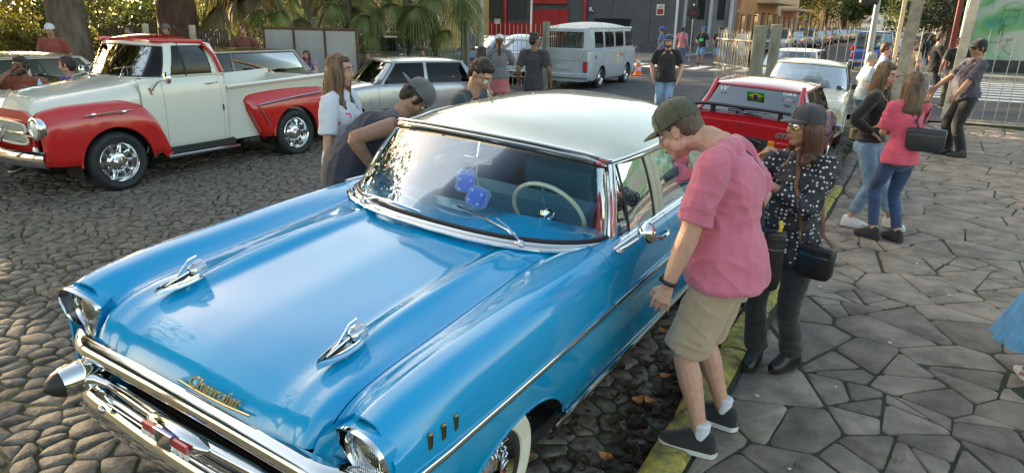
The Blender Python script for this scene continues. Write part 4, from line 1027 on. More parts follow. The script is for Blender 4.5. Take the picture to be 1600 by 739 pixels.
# ------------------------------------------------------------------ small boxy saloon facing us
CREAM = paint('cream', (.60, .56, .42)); OFFW = paint('off_white', (.66, .66, .62))
def boxcar(label, loc, rz, m, name='hatchback', ry=0, gl=GLASS, W=1.56, lamps='rect', group=None, cat='car', detail=1, stick=None, roof_m=None, hgt=1.34):
    t = thing(name, label, cat, loc, rz, group, ry=ry); L = 3.65
    Bd = shellbody(t, m, L, W, [(0, .70), (.04, .76), (.4, .82), (1.0, .90), (1.3, .92), (3.2, .92), (3.5, .86), (3.65, .74)], [(0, .72), (.25, .77), (2, .78), (3.4, .765), (3.65, .72)], arches=[(.68, .28, .33), (2.9, .28, .33)], cowl=1.12, deck=3.42, doors=(1.2, 2.25), sill=.25, step=.12)
    cabin(t, ring(W, .905, hgt, .98, 1.42, 2.15, (3.15, 2.98), .08, (3.40, 3.06, .02), 0, tw=.60, vent=.0), .05, m, gl, roof_m)
    interior(t, 1.25, .36, .68, mat('brown_seat', (.09, .06, .045), .8))
    MB().box(-.62, .62, -.025, .03, .56, .70, .01).build('grille', BLACK, t)
    for k in range(4): MB().box(-.40, .40, -.032, -.02, .575+k*.03, .583+k*.03).build('grille_bar', CHROME2, t, smooth=False)
    for s in (1, -1):
        if lamps == 'rect': lamp(t, (s*.52, -.02, .635), .20, .125, .05, mat('lamp_glass', (.62, .66, .66), .1, coat=1, bump=.3, bs=90), 'headlamp', CHROME); lamp(t, (s*.52, -.03, .50), .17, .06, .05, AMBL, 'indicator')
        else: roundlamp(t, (s*.52, -.025, .64), .085)
        lamp(t, (s*.58, 3.64, .62), .16, .2, .06, REDL, 'tail_lamp')
        for v in (.68, 2.9): wheel(t, s*.68, v, .275, .275, .16, s, 'steel', detail=detail)
        mb = MB(); mb.box(s*.80-.05, s*.80+.05, 1.36, 1.42, .94, 1.03, .02); mb.build('door_mirror', DKP, t)
        MB().box(min(s*.775, s*.80), max(s*.775, s*.80), 2.02, 2.16, .80, .825, .006).build('door_handle', CHROME2, t)
    MB().box(-.76, .76, -.13, .02, .36, .48, .03).build('front_bumper', CHROME2, t); MB().box(-.75, .75, 3.6, 3.76, .36, .48, .03).build('rear_bumper', CHROME2, t)
    plate(t, (0, -.14, .42)); plate(t, (0, 3.77, .42))
    wiper(t, (.30, .99, .93), (.02, 1.02, .98), (.35, 1.0, .95), (-.05, 1.03, .97), BLACK); wiper(t, (-.25, .99, .93), (-.5, 1.05, .98), (-.15, 1.0, .95), (-.6, 1.10, .96), BLACK)
    return t
wc = boxcar('cream boxy hatchback facing the camera, parked behind the red hatchback', (-1.80, 12.3, .0), R(4), CREAM, ry=.05)
wc2 = boxcar('off-white small car seen beyond the bar fence above the cream hatchback', (-3.05, 22.1, .035), PI, OFFW)
# ------------------------------------------------------------------ silver hatchback behind the pickup
SILV = mat('silver_paint', (.36, .38, .40), .28, .55, coat=1, bump=.01, bs=3)
sv = boxcar('silver hatchback with tinted glass parked behind the red and ivory pickup', (-8.95, 7.95, .03), R(-30), SILV, gl=GLASSD, W=1.60, lamps='rect', hgt=1.29); sv.scale = (1, .88, 1)
# ------------------------------------------------------------------ long cars
def sedan(label, loc, rz, m, name='sedan', gl=GLASS, wagon=False, round_=False, ry=0, group=None, L=4.5, W=1.74, roof_m=None, hgt=1.42, hood_open=False, detail=0, cat='car'):
    t = thing(name, label, cat, loc, rz, group, ry=ry); k = L/4.5
    if round_: top = [(0, .72), (.06, .82), (.4, .92), (1.2, 1.0), (1.5, 1.0), (3.3, 1.0), (4.0, .96), (4.4, .82), (4.5, .7)]
    else: top = [(0, .72), (.05, .78), (.5, .86), (1.3, .93), (1.6, .95), (3.4, .96), (4.0, .93), (4.4, .88), (4.5, .76)]
    if wagon: top = top[:5]+[(3.6, .96), (4.3, .94), (4.5, .8)]
    top = [(a*k, b) for a, b in top]; wid = [(0, W/2-.07), (.3, W/2-.02), (2*k, W/2), (L-.4, W/2-.02), (L, W/2-.08)]
    deck = 4.3*k if wagon else 3.75*k; zb = top[4][1]-.015
    Bd = shellbody(t, m, L, W, top, wid, arches=[(.82*k, .31, .36), (3.45*k, .31, .36)], cowl=1.38*k, deck=deck, doors=(1.45*k, 2.45*k, 3.2*k), sill=.27, step=.14, crown=.05 if round_ else .03, hood=not hood_open)
    rear = (4.28*k, 3.95*k, .02) if wagon else (3.72*k, 3.28*k, .02)
    cabin(t, ring(W, zb, hgt, 1.28*k, 1.78*k, 2.42*k, (4.05*k, 3.85*k) if wagon else (3.45*k, 3.2*k), .08, rear, 0, tw=W/2-.17), .06 if round_ else .045, m, gl, roof_m, drip=CHROME2 if detail else None)
    if detail: interior(t, 1.5*k, .4, W/2-.1, mat('tan_seat', (.16, .10, .06), .8))
    if hood_open:
        o = MB(); rows = [[(x, y, .02+.03*(1-(x/.8)**2)+.02*y) for x in np.linspace(-.78, .78, 9)] for y in np.linspace(0, -1.3, 7)]; o.grid(rows); o.grid([[(p[0], p[1], p[2]-.03) for p in r] for r in rows], flip=True)
        for a, b in ((0, 0),): pass
        h = o.build('open_hood', m, t); h.location = (0, 1.36*k, .97); h.rotation_euler = (R(-58), 0, 0)
        MB().box(-.6, .6, .15, 1.3, .5, .82, .05).build('engine', mat('engine_grey', (.1, .1, .1), .5, .6, bump=1, bs=12), t)
        MB().tube([(.55, .3, .85), (.55, .75, 1.5)], .008, 5).build('hood_prop', CHROME2, t)
    MB().box(-W/2+.25, W/2-.25, -.03, .03, .52, .68, .01).build('grille', BLACK, t)
    for j in range(4): MB().box(-W/2+.27, W/2-.27, -.04, -.025, .54+j*.035, .55+j*.035).build('grille_bar', CHROME2, t, smooth=False)
    for s in (1, -1):
        roundlamp(t, (s*(W/2-.19), -.03, .64), .09) if round_ or detail else lamp(t, (s*(W/2-.2), -.02, .62), .24, .13, .06, mat('lamp_glass', (.62, .66, .66), .1, coat=1, bump=.3, bs=90), 'headlamp')
        lamp(t, (s*(W/2-.17), L, .68), .18, .15, .06, REDL, 'tail_lamp')
        for v in (.82*k, 3.45*k): wheel(t, s*(W/2-.11), v, .31, .31, .18, s, 'steel', detail=detail)
        MB().box(min(s*(W/2-.02), s*(W/2+.12)), max(s*(W/2-.02), s*(W/2+.12)), 1.62*k, 1.68*k, .98, 1.08, .02).build('door_mirror', m, t)
        MB().tube([(s*(W/2+.003), .2, .62), (s*(W/2+.008), L/2, .62), (s*(W/2-.003), L-.2, .62)], .008, 5).build('side_moulding', CHROME2, t)
        for v in (2.28*k, 3.06*k): MB().box(min(s*W/2, s*(W/2+.02)), max(s*W/2, s*(W/2+.02)), v, v+.15, .84, .865, .006).build('door_handle', CHROME2, t)
    MB().box(-W/2+.03, W/2-.03, -.14, .03, .36, .50, .04).build('front_bumper', CHROME2, t); MB().box(-W/2+.03, W/2-.03, L-.03, L+.12, .36, .50, .04).build('rear_bumper', CHROME2, t)
    plate(t, (0, -.15, .43)); plate(t, (0, L+.13, .43)); return t
BROWN = paint('brown', (.085, .045, .018)); BEIGE = paint('pale_olive', (.42, .38, .24)); NAVY = paint('navy', (.02, .035, .12))
sedan('brown station wagon parked behind the red and ivory pickup bed', (-11.35, 5.3, .03), 0, BROWN, 'station_wagon', wagon=True, detail=1, L=4.6, hgt=1.37, gl=GLASSD)
sedan('cream rounded sedan behind the two seated men', (-11.5, 2.2, .03), 0, BEIGE, round_=True, detail=1, L=4.4, hgt=1.39)
AQUA = paint('aqua_blue', (.05, .35, .50)); SKY2 = paint('pale_blue', (.22, .38, .58))
sedan('aqua blue car with raised hood behind the bar fence', (-18.4, 19.0, .03), R(20), AQUA, hood_open=True, hgt=1.40)
sedan('pale blue car with raised hood beyond the palms', (-15.3, 20.2, .03), R(-35), SKY2, hood_open=True, hgt=1.40)
sedan('bright blue van-like car behind the standing onlookers', (-22.5, 25.5, .03), R(80), paint('bright_blue', (.02, .17, .50)), hgt=1.7, wagon=True)
sedan('dark grey car with raised hood at the corner beyond the traffic cone', (-10.9, 26.0, .036), R(38), paint('graphite', (.03, .034, .042)), hood_open=True, hgt=1.38)
sedan('grey car with raised hood between the fence posts and the beetle', (-14.2, 19.6, .036), R(150), paint('dull_grey', (.13, .13, .13), .45, .4), hood_open=True, hgt=1.38)
sedan('bronze sedan in the sunlight behind the big tree', (-23, 7.4, .03), R(15), paint('gold', (.42, .34, .2)), hgt=1.4)
sedan('white sedan in the shade between the far trees', (-27, 17.5, .03), R(60), OFFW, hgt=1.4)
sedan('pale car behind the man in the brown shirt', (-20.5, 14.6, .03), R(50), OFFW, hgt=1.4)
# ---- row of cars parked along the far street
base = sedan('white off-roader heading the row parked on the left of the far street', (-9.75, 52, .04), 0, OFFW, 'parked_car', hgt=1.66, wagon=True, L=4.3, group='cars parked along the far street')
sed = sedan('silver saloon second in the row parked along the far street', (-9.7, 58.5, .04), 0, SILV, 'parked_car', L=4.5, group='cars parked along the far street')
cols = [('silver_blue', (.25, .32, .42)), ('ivory', (.6, .55, .42)), ('red', (.4, .03, .03)), ('black', (.02, .02, .022)), ('cream_two', (.6, .52, .35)), ('champagne', (.5, .42, .28)), ('white', (.65, .65, .63)), ('grey', (.2, .2, .21)), ('teal', (.03, .15, .16)), ('white', (.65, .65, .63)), ('champagne', (.5, .42, .28)), ('grey', (.2, .2, .21)), ('white', (.65, .65, .63))]
nth = ['third', 'fourth', 'fifth', 'sixth', 'seventh', 'eighth', 'ninth', 'tenth', 'eleventh', 'twelfth', 'thirteenth', 'fourteenth', 'fifteenth']
for i, (cn, c) in enumerate(cols):
    src, m0 = (sed, SILV) if i % 3 else (base, OFFW)
    o = dup(src, (-9.7+.1*math.sin(i*2), 64.6+i*6.1+.3*math.sin(i*5), .04), R(2*math.sin(i*3)), '%s car, %s in the row parked along the far street' % (cn.replace('_two', '').replace('_', ' '), nth[i]), swap={m0: paint(cn, c)})
BLUS = paint('metallic_blue', (.02, .06, .26)); 
su = sedan('blue off-roader seen from behind through the bar fence', (-2.2, 38.6, .04), PI, BLUS, 'parked_car', hgt=1.72, wagon=True, L=4.3, group='cars on the right of the far street')
lamp(su, (.72, 4.34, .98), .24, .2, .06, REDL, 'tail_lamp'); lamp(su, (-.72, 4.34, .98), .24, .2, .06, REDL, 'tail_lamp'); MB().tube([(.6, .9+.9, 1.77), (.6, 3.6, 1.77)], .02, 6).build('roof_rail', CHROME2, su)
for i, (cn, c) in enumerate([('white', 0), ('grey', 0), ('teal', 0), ('black', 0)]):
    dup(sed, (-2.0, 52+i*7, .04), PI, '%s saloon, %s beyond the blue off-roader' % (cn, ('first', 'second', 'third', 'fourth')[i]), 'cars on the right of the far street', swap={SILV: MATS[cn+'_paint']})
# ------------------------------------------------------------------ red and ivory pickup
def pickup():
    IV = paint('truck_ivory', (.66, .66, .58)); RD = paint('truck_red', (.50, .012, .010))
    t = thing('pickup_truck', 'red and ivory fifties pickup truck with chrome wheels parked on the cobbles', 'pickup truck', (-8.66, 4.12, .03))
    # hood and front
    hs = lambda v, w, z, s=.55: (v, [(w, s), (w+.01, lerp(s, z, .4)), (w+.005, z-.16), (w-.03, z-.07), (w-.10, z-.02), (w*.5, z+.025), (.06, z+.042), (0, z+.05)])
    Hb = Body([hs(-.74, .60, .92, .60), hs(-.70, .62, 1.00, .60), hs(-.6, .64, 1.06, .60), hs(-.2, .67, 1.12, .60), hs(.4, .74, 1.20, .60), hs(.52, .76, 1.225, .60)], sub=4, step=.07)
    Hb.panel('hood', -.74, .40, 1, None, IV, t)
    Hb.panel('cowl', .40, .52, 0, None, IV, t)
    # cab lower body
    cs = lambda v, w, z: (v, [(w-.06, .36), (w-.02, .42), (w, .6), (w+.012, .85), (w+.005, 1.05), (w-.012, 1.18), (w-.05, z), (w-.10, z+.01)])
    Cb = Body([cs(.40, .765, 1.215), cs(.52, .79, 1.235), cs(.9, .80, 1.25), (1.5, cs(1.5, .795, 1.255)[1]), (1.56, cs(1.56, .76, 1.24)[1])], sub=4, step=.06, knots=(.66, 1.46))
    for s in (1, -1):
        Cb.panel('cowl_side', .40, .66, 0, 7, IV, t, s); Cb.panel('door', .66, 1.46, 0, 7, IV, t, s); Cb.panel('cab_corner', 1.46, 1.56, 0, 7, IV, t, s)
    MB().box(-.72, .72, .5, 1.5, .36, .42).build('cab_floor', SHADOW, t, smooth=False)
    MB().box(-.76, .76, 1.545, 1.57, .38, 1.26, .01).build('cab_back', IV, t)
    sg = []
    for x, dv in ((0, 0), (.3, .01), (.6, .05), (.85, .13), (1, .26)): sg.append(('w', (.73*x, .44+dv, 1.235), (.64*x, .70+dv*.5, 1.66-.02*x)))
    f = sg[-1]; sg[-1] = ('p', f[1], f[2])
    sg += [('g', (.765, .80, 1.25), (.665, .93, 1.645)), ('d', (.77, 1.00, 1.25), (.67, .985, 1.645)), ('g', (.77, 1.02, 1.25), (.67, 1.0, 1.645)), ('p', (.765, 1.38, 1.25), (.665, 1.33, 1.64)), ('p', (.76, 1.53, 1.24), (.64, 1.48, 1.62))]
    for x, dv in ((.92, .02), (.8, .03)): sg.append(('p', (.76*x, 1.55+dv, 1.24), (.62*x, 1.5+dv, 1.61)))
    for x, dv in ((.7, .035), (.4, .04), (0, .045)): sg.append(('b', (.76*x, 1.55+dv, 1.24), (.62*x, 1.5+dv, 1.61)))
    cabin(t, sg, .09, IV, GLASSD, RD, low=.05, high=.10, bul=.03)
    # red band round the top of the cab
    for s in (1, -1):
        MB().tube([(s*.69, 1.34, 1.63), (s*.735, 1.45, 1.48), (s*.775, 1.515, 1.27)], [.05, .055, .05], 10, ry=.03).build('rear_pillar_trim', RD, t)
        MB().tube([(s*.56, .73, 1.67), (s*.64, .82, 1.665), (s*.665, .98, 1.66), (s*.67, 1.35, 1.65)], .022, 10, ry=.026).build('roof_edge', RD, t)
    # fenders
    fs_ = lambda v, wo, z, wi=.60, lo=.36: (v, [(wo-.04, lo), (wo-.005, lo+.08), (wo, lerp(lo, z, .45)), (wo-.01, lerp(lo, z, .7)), (wo-.04, z-.11), (wo-.09, z-.035), (wo-.15, z-.005), (lerp(wo, wi, .75), z-.015), (wi, z-.05)])
    Fb = Body([fs_(-.76, .80, .86, lo=.42), fs_(-.74, .82, .93, lo=.40), fs_(-.64, .845, .985, lo=.38), fs_(-.4, .86, 1.02, lo=.36), fs_(.1, .865, 1.03, .66), fs_(.35, .862, .985, .7), fs_(.52, .85, .86, .74), fs_(.62, .83, .60, .76, .28), fs_(.67, .81, .42, .77, .26)], sub=4, step=.05, arches=[(0.0, .33, .42)], ktop=5)
    RF = Body([fs_(1.70, .80, .40, .74, .34), fs_(1.74, .81, .70, .70, .34), fs_(1.80, .83, .88, .70, .34), fs_(1.95, .85, .95, .70, .34), fs_(2.6, .86, .985, .70, .34), fs_(3.2, .855, .97, .70, .40), fs_(3.4, .83, .85, .70, .46)], sub=4, step=.05, arches=[(2.62, .34, .40)], ktop=5)
    # sloping leading edge of the rear fender
    for s in (1, -1):
        Fb.panel('front_fender', -.76, .67, 0, 8, RD, t, s)
        o = RF.panel('rear_fender', 1.70, 3.4, 0, 8, RD, t, s)
        for v in o.data.vertices:
            if v.co.y < 2.25: v.co.y += max(0, (.95-v.co.z))*.62*max(0, (2.25-v.co.y)/.55)
        for Bq, vc, zc, Rr in ((Fb, 0, .33, .42), (RF, 2.62, .34, .40)):
            A = [(vc+Rr*math.cos(a), zc+Rr*math.sin(a)) for a in np.linspace(-.35, PI+.35, 20)]
            mb = MB(); mb.grid([[(s*xx, y, z) for y, z in A] for xx in (.835, .5)]); mb.prism(A, s*.49, s*.5, 'yz'); mb.build('wheel_well', SHADOW, t, ang=0)
            MB().tube([(s*.848, vc+Rr*math.cos(a), zc+Rr*math.sin(a)) for a in np.linspace(0, PI, 26)], .014, 6).build('arch_lip', RD, t)
        # running board, bed
        MB().box(min(s*.58, s*.82), max(s*.58, s*.82), .62, 1.66, .27, .31, .012).build('running_board', CHROME2, t)
        MB().box(min(s*.60, s*.78), max(s*.60, s*.78), .64, 1.62, .31, .40, .01).build('step_well', BLACK, t)
        mb = MB(); rows = []
        for v in np.linspace(1.60, 3.42, 8): zt = lerp(1.07, 1.13, (v-1.6)/1.8); rows.append([(s*.70, v, .36), (s*.715, v, .7), (s*.715, v, zt-.05), (s*.725, v, zt-.03), (s*.745, v, zt-.02), (s*.75, v, zt+.0), (s*.725, v, zt+.02), (s*.68, v, zt+.02), (s*.66, v, zt-.01), (s*.66, v, .5)])
        mb.grid(rows); mb.add(rows[0], [tuple(range(10))]); mb.build('bed_side', IV, t, ang=50)
        MB().tube([(s*.875, 1.98, .80), (s*.878, 2.6, .86), (s*.87, 3.3, .90)], .008, 6, ry=.014).build('fender_moulding', CHROME, t); MB().tube([(s*.872, 1.98, .80), (s*.865, 2.14, .50)], .006, 6, ry=.01).build('fender_moulding', CHROME, t)
        # badge on front fender
        bd = MB().tube([(s*.872, -.32, .90), (s*.878, .0, .915), (s*.872, .22, .915)], .006, 6, ry=.008).build('fender_badge', CHROME, t)
        for q in (-.22, .12): MB().ball((s*.878, q, .905), (.008, .03, .022), 10, 6).build('badge_disc', CHROME, bd)
        for k in range(7): MB().box(min(s*.874, s*.884), max(s*.874, s*.884), -.14+k*.03, -.125+k*.03, .895, .925).build('badge_rib', CHROME, bd, smooth=False)
        roundlamp(t, (s*.735, -.77, .80), .10); MB().lathe([(.108, .06), (.124, .03), (.125, -.015), (.112, -.02)], 24, 'y', (s*.735, -.76, .80)).build('headlamp_rim', CHROME, t)
        MB().lathe([(.045, .0), (.048, -.02), (.03, -.03), (0, -.032)], 16, 'y', (s*.70, -.775, .565)).build('parking_lamp', mat('lamp_glass', (.62, .66, .66), .1, coat=1), t)
        wheel(t, s*.735, 0, .335, .345, .22, s, 'dish', .235, CHROME, detail=2); wheel(t, s*.735, 2.62, .335, .345, .22, s, 'dish', .235, CHROME, detail=2)
        # mirror and handle
        mr = MB().tube([(s*.80, .52, 1.10), (s*.87, .56, 1.2), (s*.93, .62, 1.235)], .010, 6).tube([(s*.80, .5, 1.14), (s*.80, .52, 1.06)], .012, 6).build('mirror_arm', CHROME, t); MB().lathe([(0, -.03), (.05, -.02), (.072, 0), (.072, .012), (0, .014)], 20, 'y', (s*.95, .64, 1.25)).build('mirror_head', CHROME, mr)
        MB().tube([(s*.805, 1.25, 1.14), (s*.845, 1.27, 1.14), (s*.845, 1.38, 1.15), (s*.83, 1.40, 1.15)], .009, 6).build('door_handle', CHROME, t)
        MB().box(min(s*.80, s*.822), max(s*.80, s*.822), 1.452, 1.468, .78, .86, .004).build('door_hinge', DKP, t)
    MB().box(-.66, .66, 1.62, 3.4, .5, .56).build('bed_floor', mat('bed_wood', (.15, .09, .05), .6, var=.4, vs=4, stretch=(12, .5, 1)), t, smooth=False)
    MB().box(-.70, .70, 1.60, 1.64, .5, 1.06, .01).build('bed_front', IV, t); MB().box(-.66, .66, 3.38, 3.42, .5, 1.10, .01).build('tailgate', IV, t)
    # face: red panel, two oval grille openings with mesh, chevron, bumper
    MB().prism([(-.62, .45), (.62, .45), (.64, .90), (.50, .97), (-.50, .97), (-.64, .90)], -.75, -.71, 'xz').build('front_panel', RD, t, smooth=False)
    ov = lambda w, h, z, k=1: [(w*math.copysign(abs(math.cos(a))**.5, math.cos(a))*k, z+h*math.copysign(abs(math.sin(a))**.7, math.sin(a))*k) for a in np.linspace(0, 2*PI, 33)[:-1]]
    for z in (.785, .665):
        g = MB().tube([(x, -.775, y) for x, y in ov(.56, .06, z)], .014, 8, closed=True).build('grille_surround', IV, t)
        MB().prism(ov(.56, .06, z, .98), -.765, -.755, 'xz').build('grille_recess', BLACK, g, smooth=False)
        mb = MB()
        for k in range(44): mb.tube([(-.53+k*.0247, -.77, z-.055), (-.53+k*.0247, -.77, z+.055)], .0035, 4)
        for k in range(4): mb.tube([(-.54, -.77, z-.045+k*.03), (.54, -.77, z-.045+k*.03)], .0035, 4)
        mb.build('grille_mesh', IV, g, ang=0, kind='stuff')
    MB().tube([(-.74, -.79, .725), (0, -.80, .725), (.74, -.79, .725)], .012, 8).build('grille_strip', CHROME, t)
    MB().tube([(-.16, -.805, .80), (0, -.815, .60), (.16, -.805, .80)], .014, 6, ry=.02).build('chevron', CHROME, t)
    mb = MB(); rows = []
    for i in range(31):
        x = lerp(-.90, .90, i/30); v = -.92+.12*(abs(x)/.9)**3; rows.append([(x, v+.05, .56), (x, v+.01, .575), (x, v-.012, .55), (x, v-.02, .49), (x, v-.012, .43), (x, v+.01, .405), (x, v+.05, .42)])
    mb.grid(rows, flip=True); mb.build('front_bumper', CHROME, t, ang=60)
    MB().box(-.80, .80, -.76, -.5, .40, .46).build('front_valance', RD, t, smooth=False)
    wiper(t, (.36, .42, 1.25), (.30, .52, 1.36), (.10, .50, 1.33), (.5, .56, 1.38)); wiper(t, (-.36, .42, 1.25), (-.40, .52, 1.36), (-.6, .50, 1.33), (-.2, .54, 1.38))
    seat(t, 0, .98, .62, 1.3, mat('truck_seat', (.08, .06, .05), .7), 'bench_seat', .66); steering(t, (.34, .78, 1.2), .2, R(-60), BLACK, CHROME2); MB().box(-.7, .7, .5, .62, .95, 1.2, .04).build('dashboard', IV, t)
    MB().tube([(-.1, -.5, 1.12), (-.1, -.35, 1.15), (.0, -.2, 1.16)], .01, 6).build('hood_ornament', CHROME, t)
    MB().box(-.5, .5, -.6, 3.2, .30, .38).build('chassis', SHADOW, t, smooth=False)
    return t
pickup()
# ------------------------------------------------------------------ grey van
def van():
    G = mat('weathered_grey_paint', (.34, .38, .43), .38, coat=.5, var=.12, vs=2.5, bump=.03, bs=6); WH = mat('weathered_white_paint', (.58, .58, .55), .5, var=.15, vs=4)
    t = thing('camper_van', 'pale grey bay-window van with white roof seen from behind at the gate', 'van', (-9.6, 22.7, -.01), PI+R(3))
    t.scale = (1.05, 1.0, 1.05)
    pf = lambda v, w, z0=.26, zt=1.12, k=1: (v, [(w-.07, z0), (w-.02, z0+.06), (w, z0+.25), (w+.005, .80), (w, zt-.12), (w-.01, zt-.05), (w-.015, zt-.03), (w-.03, zt-.01), (w-.03, zt)])
    Bd = Body([pf(0, .62), pf(.04, .74), pf(.15, .82), pf(.5, .86), pf(2, .86), pf(4.0, .85), pf(4.25, .80), pf(4.34, .74)], sub=3, step=.12, arches=[(1.0, .33, .37), (3.4, .33, .37)], knots=(1.4, 2.4, 3.5), ktop=5)
    for s in (1, -1):
        for a, b, nm in ((0, .6, 'front_side'), (.6, 1.4, 'cab_door'), (1.4, 2.4, 'side_door'), (2.4, 4.34, 'rear_side')): Bd.panel(nm, a, b, 0, 8, G, t, s)
        for v in (1.0, 3.4):
            wheel(t, s*.745, v, .32, .32, .18, s, 'steel', rim_m=CHROME2)
            A = [(v+.37*math.cos(a), .33+.37*math.sin(a)) for a in np.linspace(-.3, PI+.3, 16)]; mb = MB(); mb.grid([[(s*xx, y, z) for y, z in A] for xx in (.83, .5)]); mb.prism(A, s*.49, s*.5, 'yz'); mb.build('wheel_well', SHADOW, t, ang=0)
            MB().tube([(s*.862, v+.375*math.cos(a), .33+.375*math.sin(a)) for a in np.linspace(0, PI, 20)], .013, 5).build('arch_lip', G, t)
        MB().tube([(s*.835, .1, 1.12), (s*.868, .5, 1.12), (s*.868, 4.0, 1.12), (s*.76, 4.3, 1.12)], .012, 6).build('waist_moulding', G, t)
    sg = [('w', (0, .02, 1.12), (0, .30, 1.68)), ('w', (.4, .04, 1.12), (.36, .32, 1.68)), ('w', (.66, .12, 1.12), (.6, .40, 1.67)), ('p', (.78, .25, 1.12), (.70, .48, 1.66)), ('g', (.81, .38, 1.12), (.73, .58, 1.66)), ('p', (.83, 1.25, 1.12), (.75, 1.25, 1.66)), ('g', (.83, 1.45, 1.12), (.755, 1.45, 1.66)), ('p', (.83, 2.2, 1.12), (.755, 2.2, 1.66)), ('g', (.83, 2.34, 1.12), (.755, 2.34, 1.66)), ('d', (.83, 2.7, 1.12), (.755, 2.7, 1.66)), ('g', (.83, 2.74, 1.12), (.755, 2.74, 1.66)), ('p', (.83, 3.12, 1.12), (.755, 3.12, 1.66)), ('g', (.83, 3.28, 1.12), (.755, 3.28, 1.66)), ('p', (.825, 3.98, 1.12), (.75, 3.95, 1.66)), ('p', (.78, 4.22, 1.12), (.70, 4.12, 1.65)), ('b', (.58, 4.30, 1.12), (.54, 4.19, 1.65)), ('b', (.3, 4.33, 1.12), (.28, 4.21, 1.65)), ('b', (0, 4.335, 1.12), (0, 4.215, 1.65))]
    for i, s_ in enumerate(sg): sg[i] = (s_[0], s_[1], (s_[2][0], s_[2][1], s_[2][2]+.06))
    cabin(t, sg, .17, G, GLASS, WH, low=.12, high=.16, bul=.02, drip=WH)
    for s in (1, -1): MB().tube([(s*.74, .45, 1.735), (s*.765, 1.2, 1.74), (s*.765, 3.9, 1.735), (s*.70, 4.15, 1.73)], .02, 6, ry=.03).build('rain_gutter', WH, t)
    r = [tuple(p) for p in Bd.F[0]]; MB().add(r, [tuple(range(len(r)))]).build('front_panel', G, t, smooth=False)
    r = [tuple(p) for p in Bd.F[-1]]; MB().add(r, [tuple(range(len(r)))]).build('rear_panel', G, t, smooth=False)
    MB().box(-.8, .8, .2, 4.2, .25, .34).build('floor_pan', SHADOW, t, smooth=False)
    MB().box(-.55, .55, 4.335, 4.352, .84, 1.10, .01).build('tailgate', G, t); MB().box(-.5, .5, 4.335, 4.355, .46, .80, .01).build('engine_lid', G, t); plate(t, (0, 4.37, .66))
    MB().box(-.84, .84, 4.30, 4.44, .36, .50, .03).build('rear_bumper', G, t); MB().box(-.84, .84, -.12, .06, .36, .50, .03).build('front_bumper', G, t)
    for s in (1, -1): lamp(t, (s*.70, 4.335, .68), .13, .30, .07, REDL, 'tail_lamp', CHROME2, 1); roundlamp(t, (s*.55, -.01, .80), .09)
    for s in (1, -1): MB().tube([(s*.87, 3.95, .98), (s*.875, 3.95, .9)], .012, 6).build('fuel_flap_handle', BLACK, t)
    # cartoon-free round badge painted on the sliding door: plain coloured rings and music-like marks
    for s in (1,-1):
        for rr, c, nm, q in ((.17, (.75, .6, .05), 'yellow', 0), (.135, (.6, .08, .06), 'red', .002), (.11, (.65, .68, .7), 'white', .004), (.06, (.1, .25, .5), 'blue', .006)):
            mb = MB(); mb.lathe([(rr, 0), (rr, .003), (0, .003)], 24, 'x'); o = mb.build('painted_badge', mat('badge_'+nm, c, .5), t); o.location = (s*(.8655+q), 2.05, .86); o.scale = (s, .8, 1)
        for k in range(3): 
            mb = MB(); mb.ball((s*.872, 1.80-k*.11, .92+.03*(k % 2)), (.004, .035, .022), 8, 6); mb.tube([(s*.872, 1.78-k*.11, .92), (s*.872, 1.78-k*.11, 1.0)], .006, 4); mb.build('painted_mark', mat('badge_red', (.6, .08, .06), .5), t)
    for y in (.9, 1.9, 2.8): seat(t, 0, y, .45, 1.3, mat('brown_seat', (.09, .06, .045), .8), 'bench_seat', .6)
    return t
van()
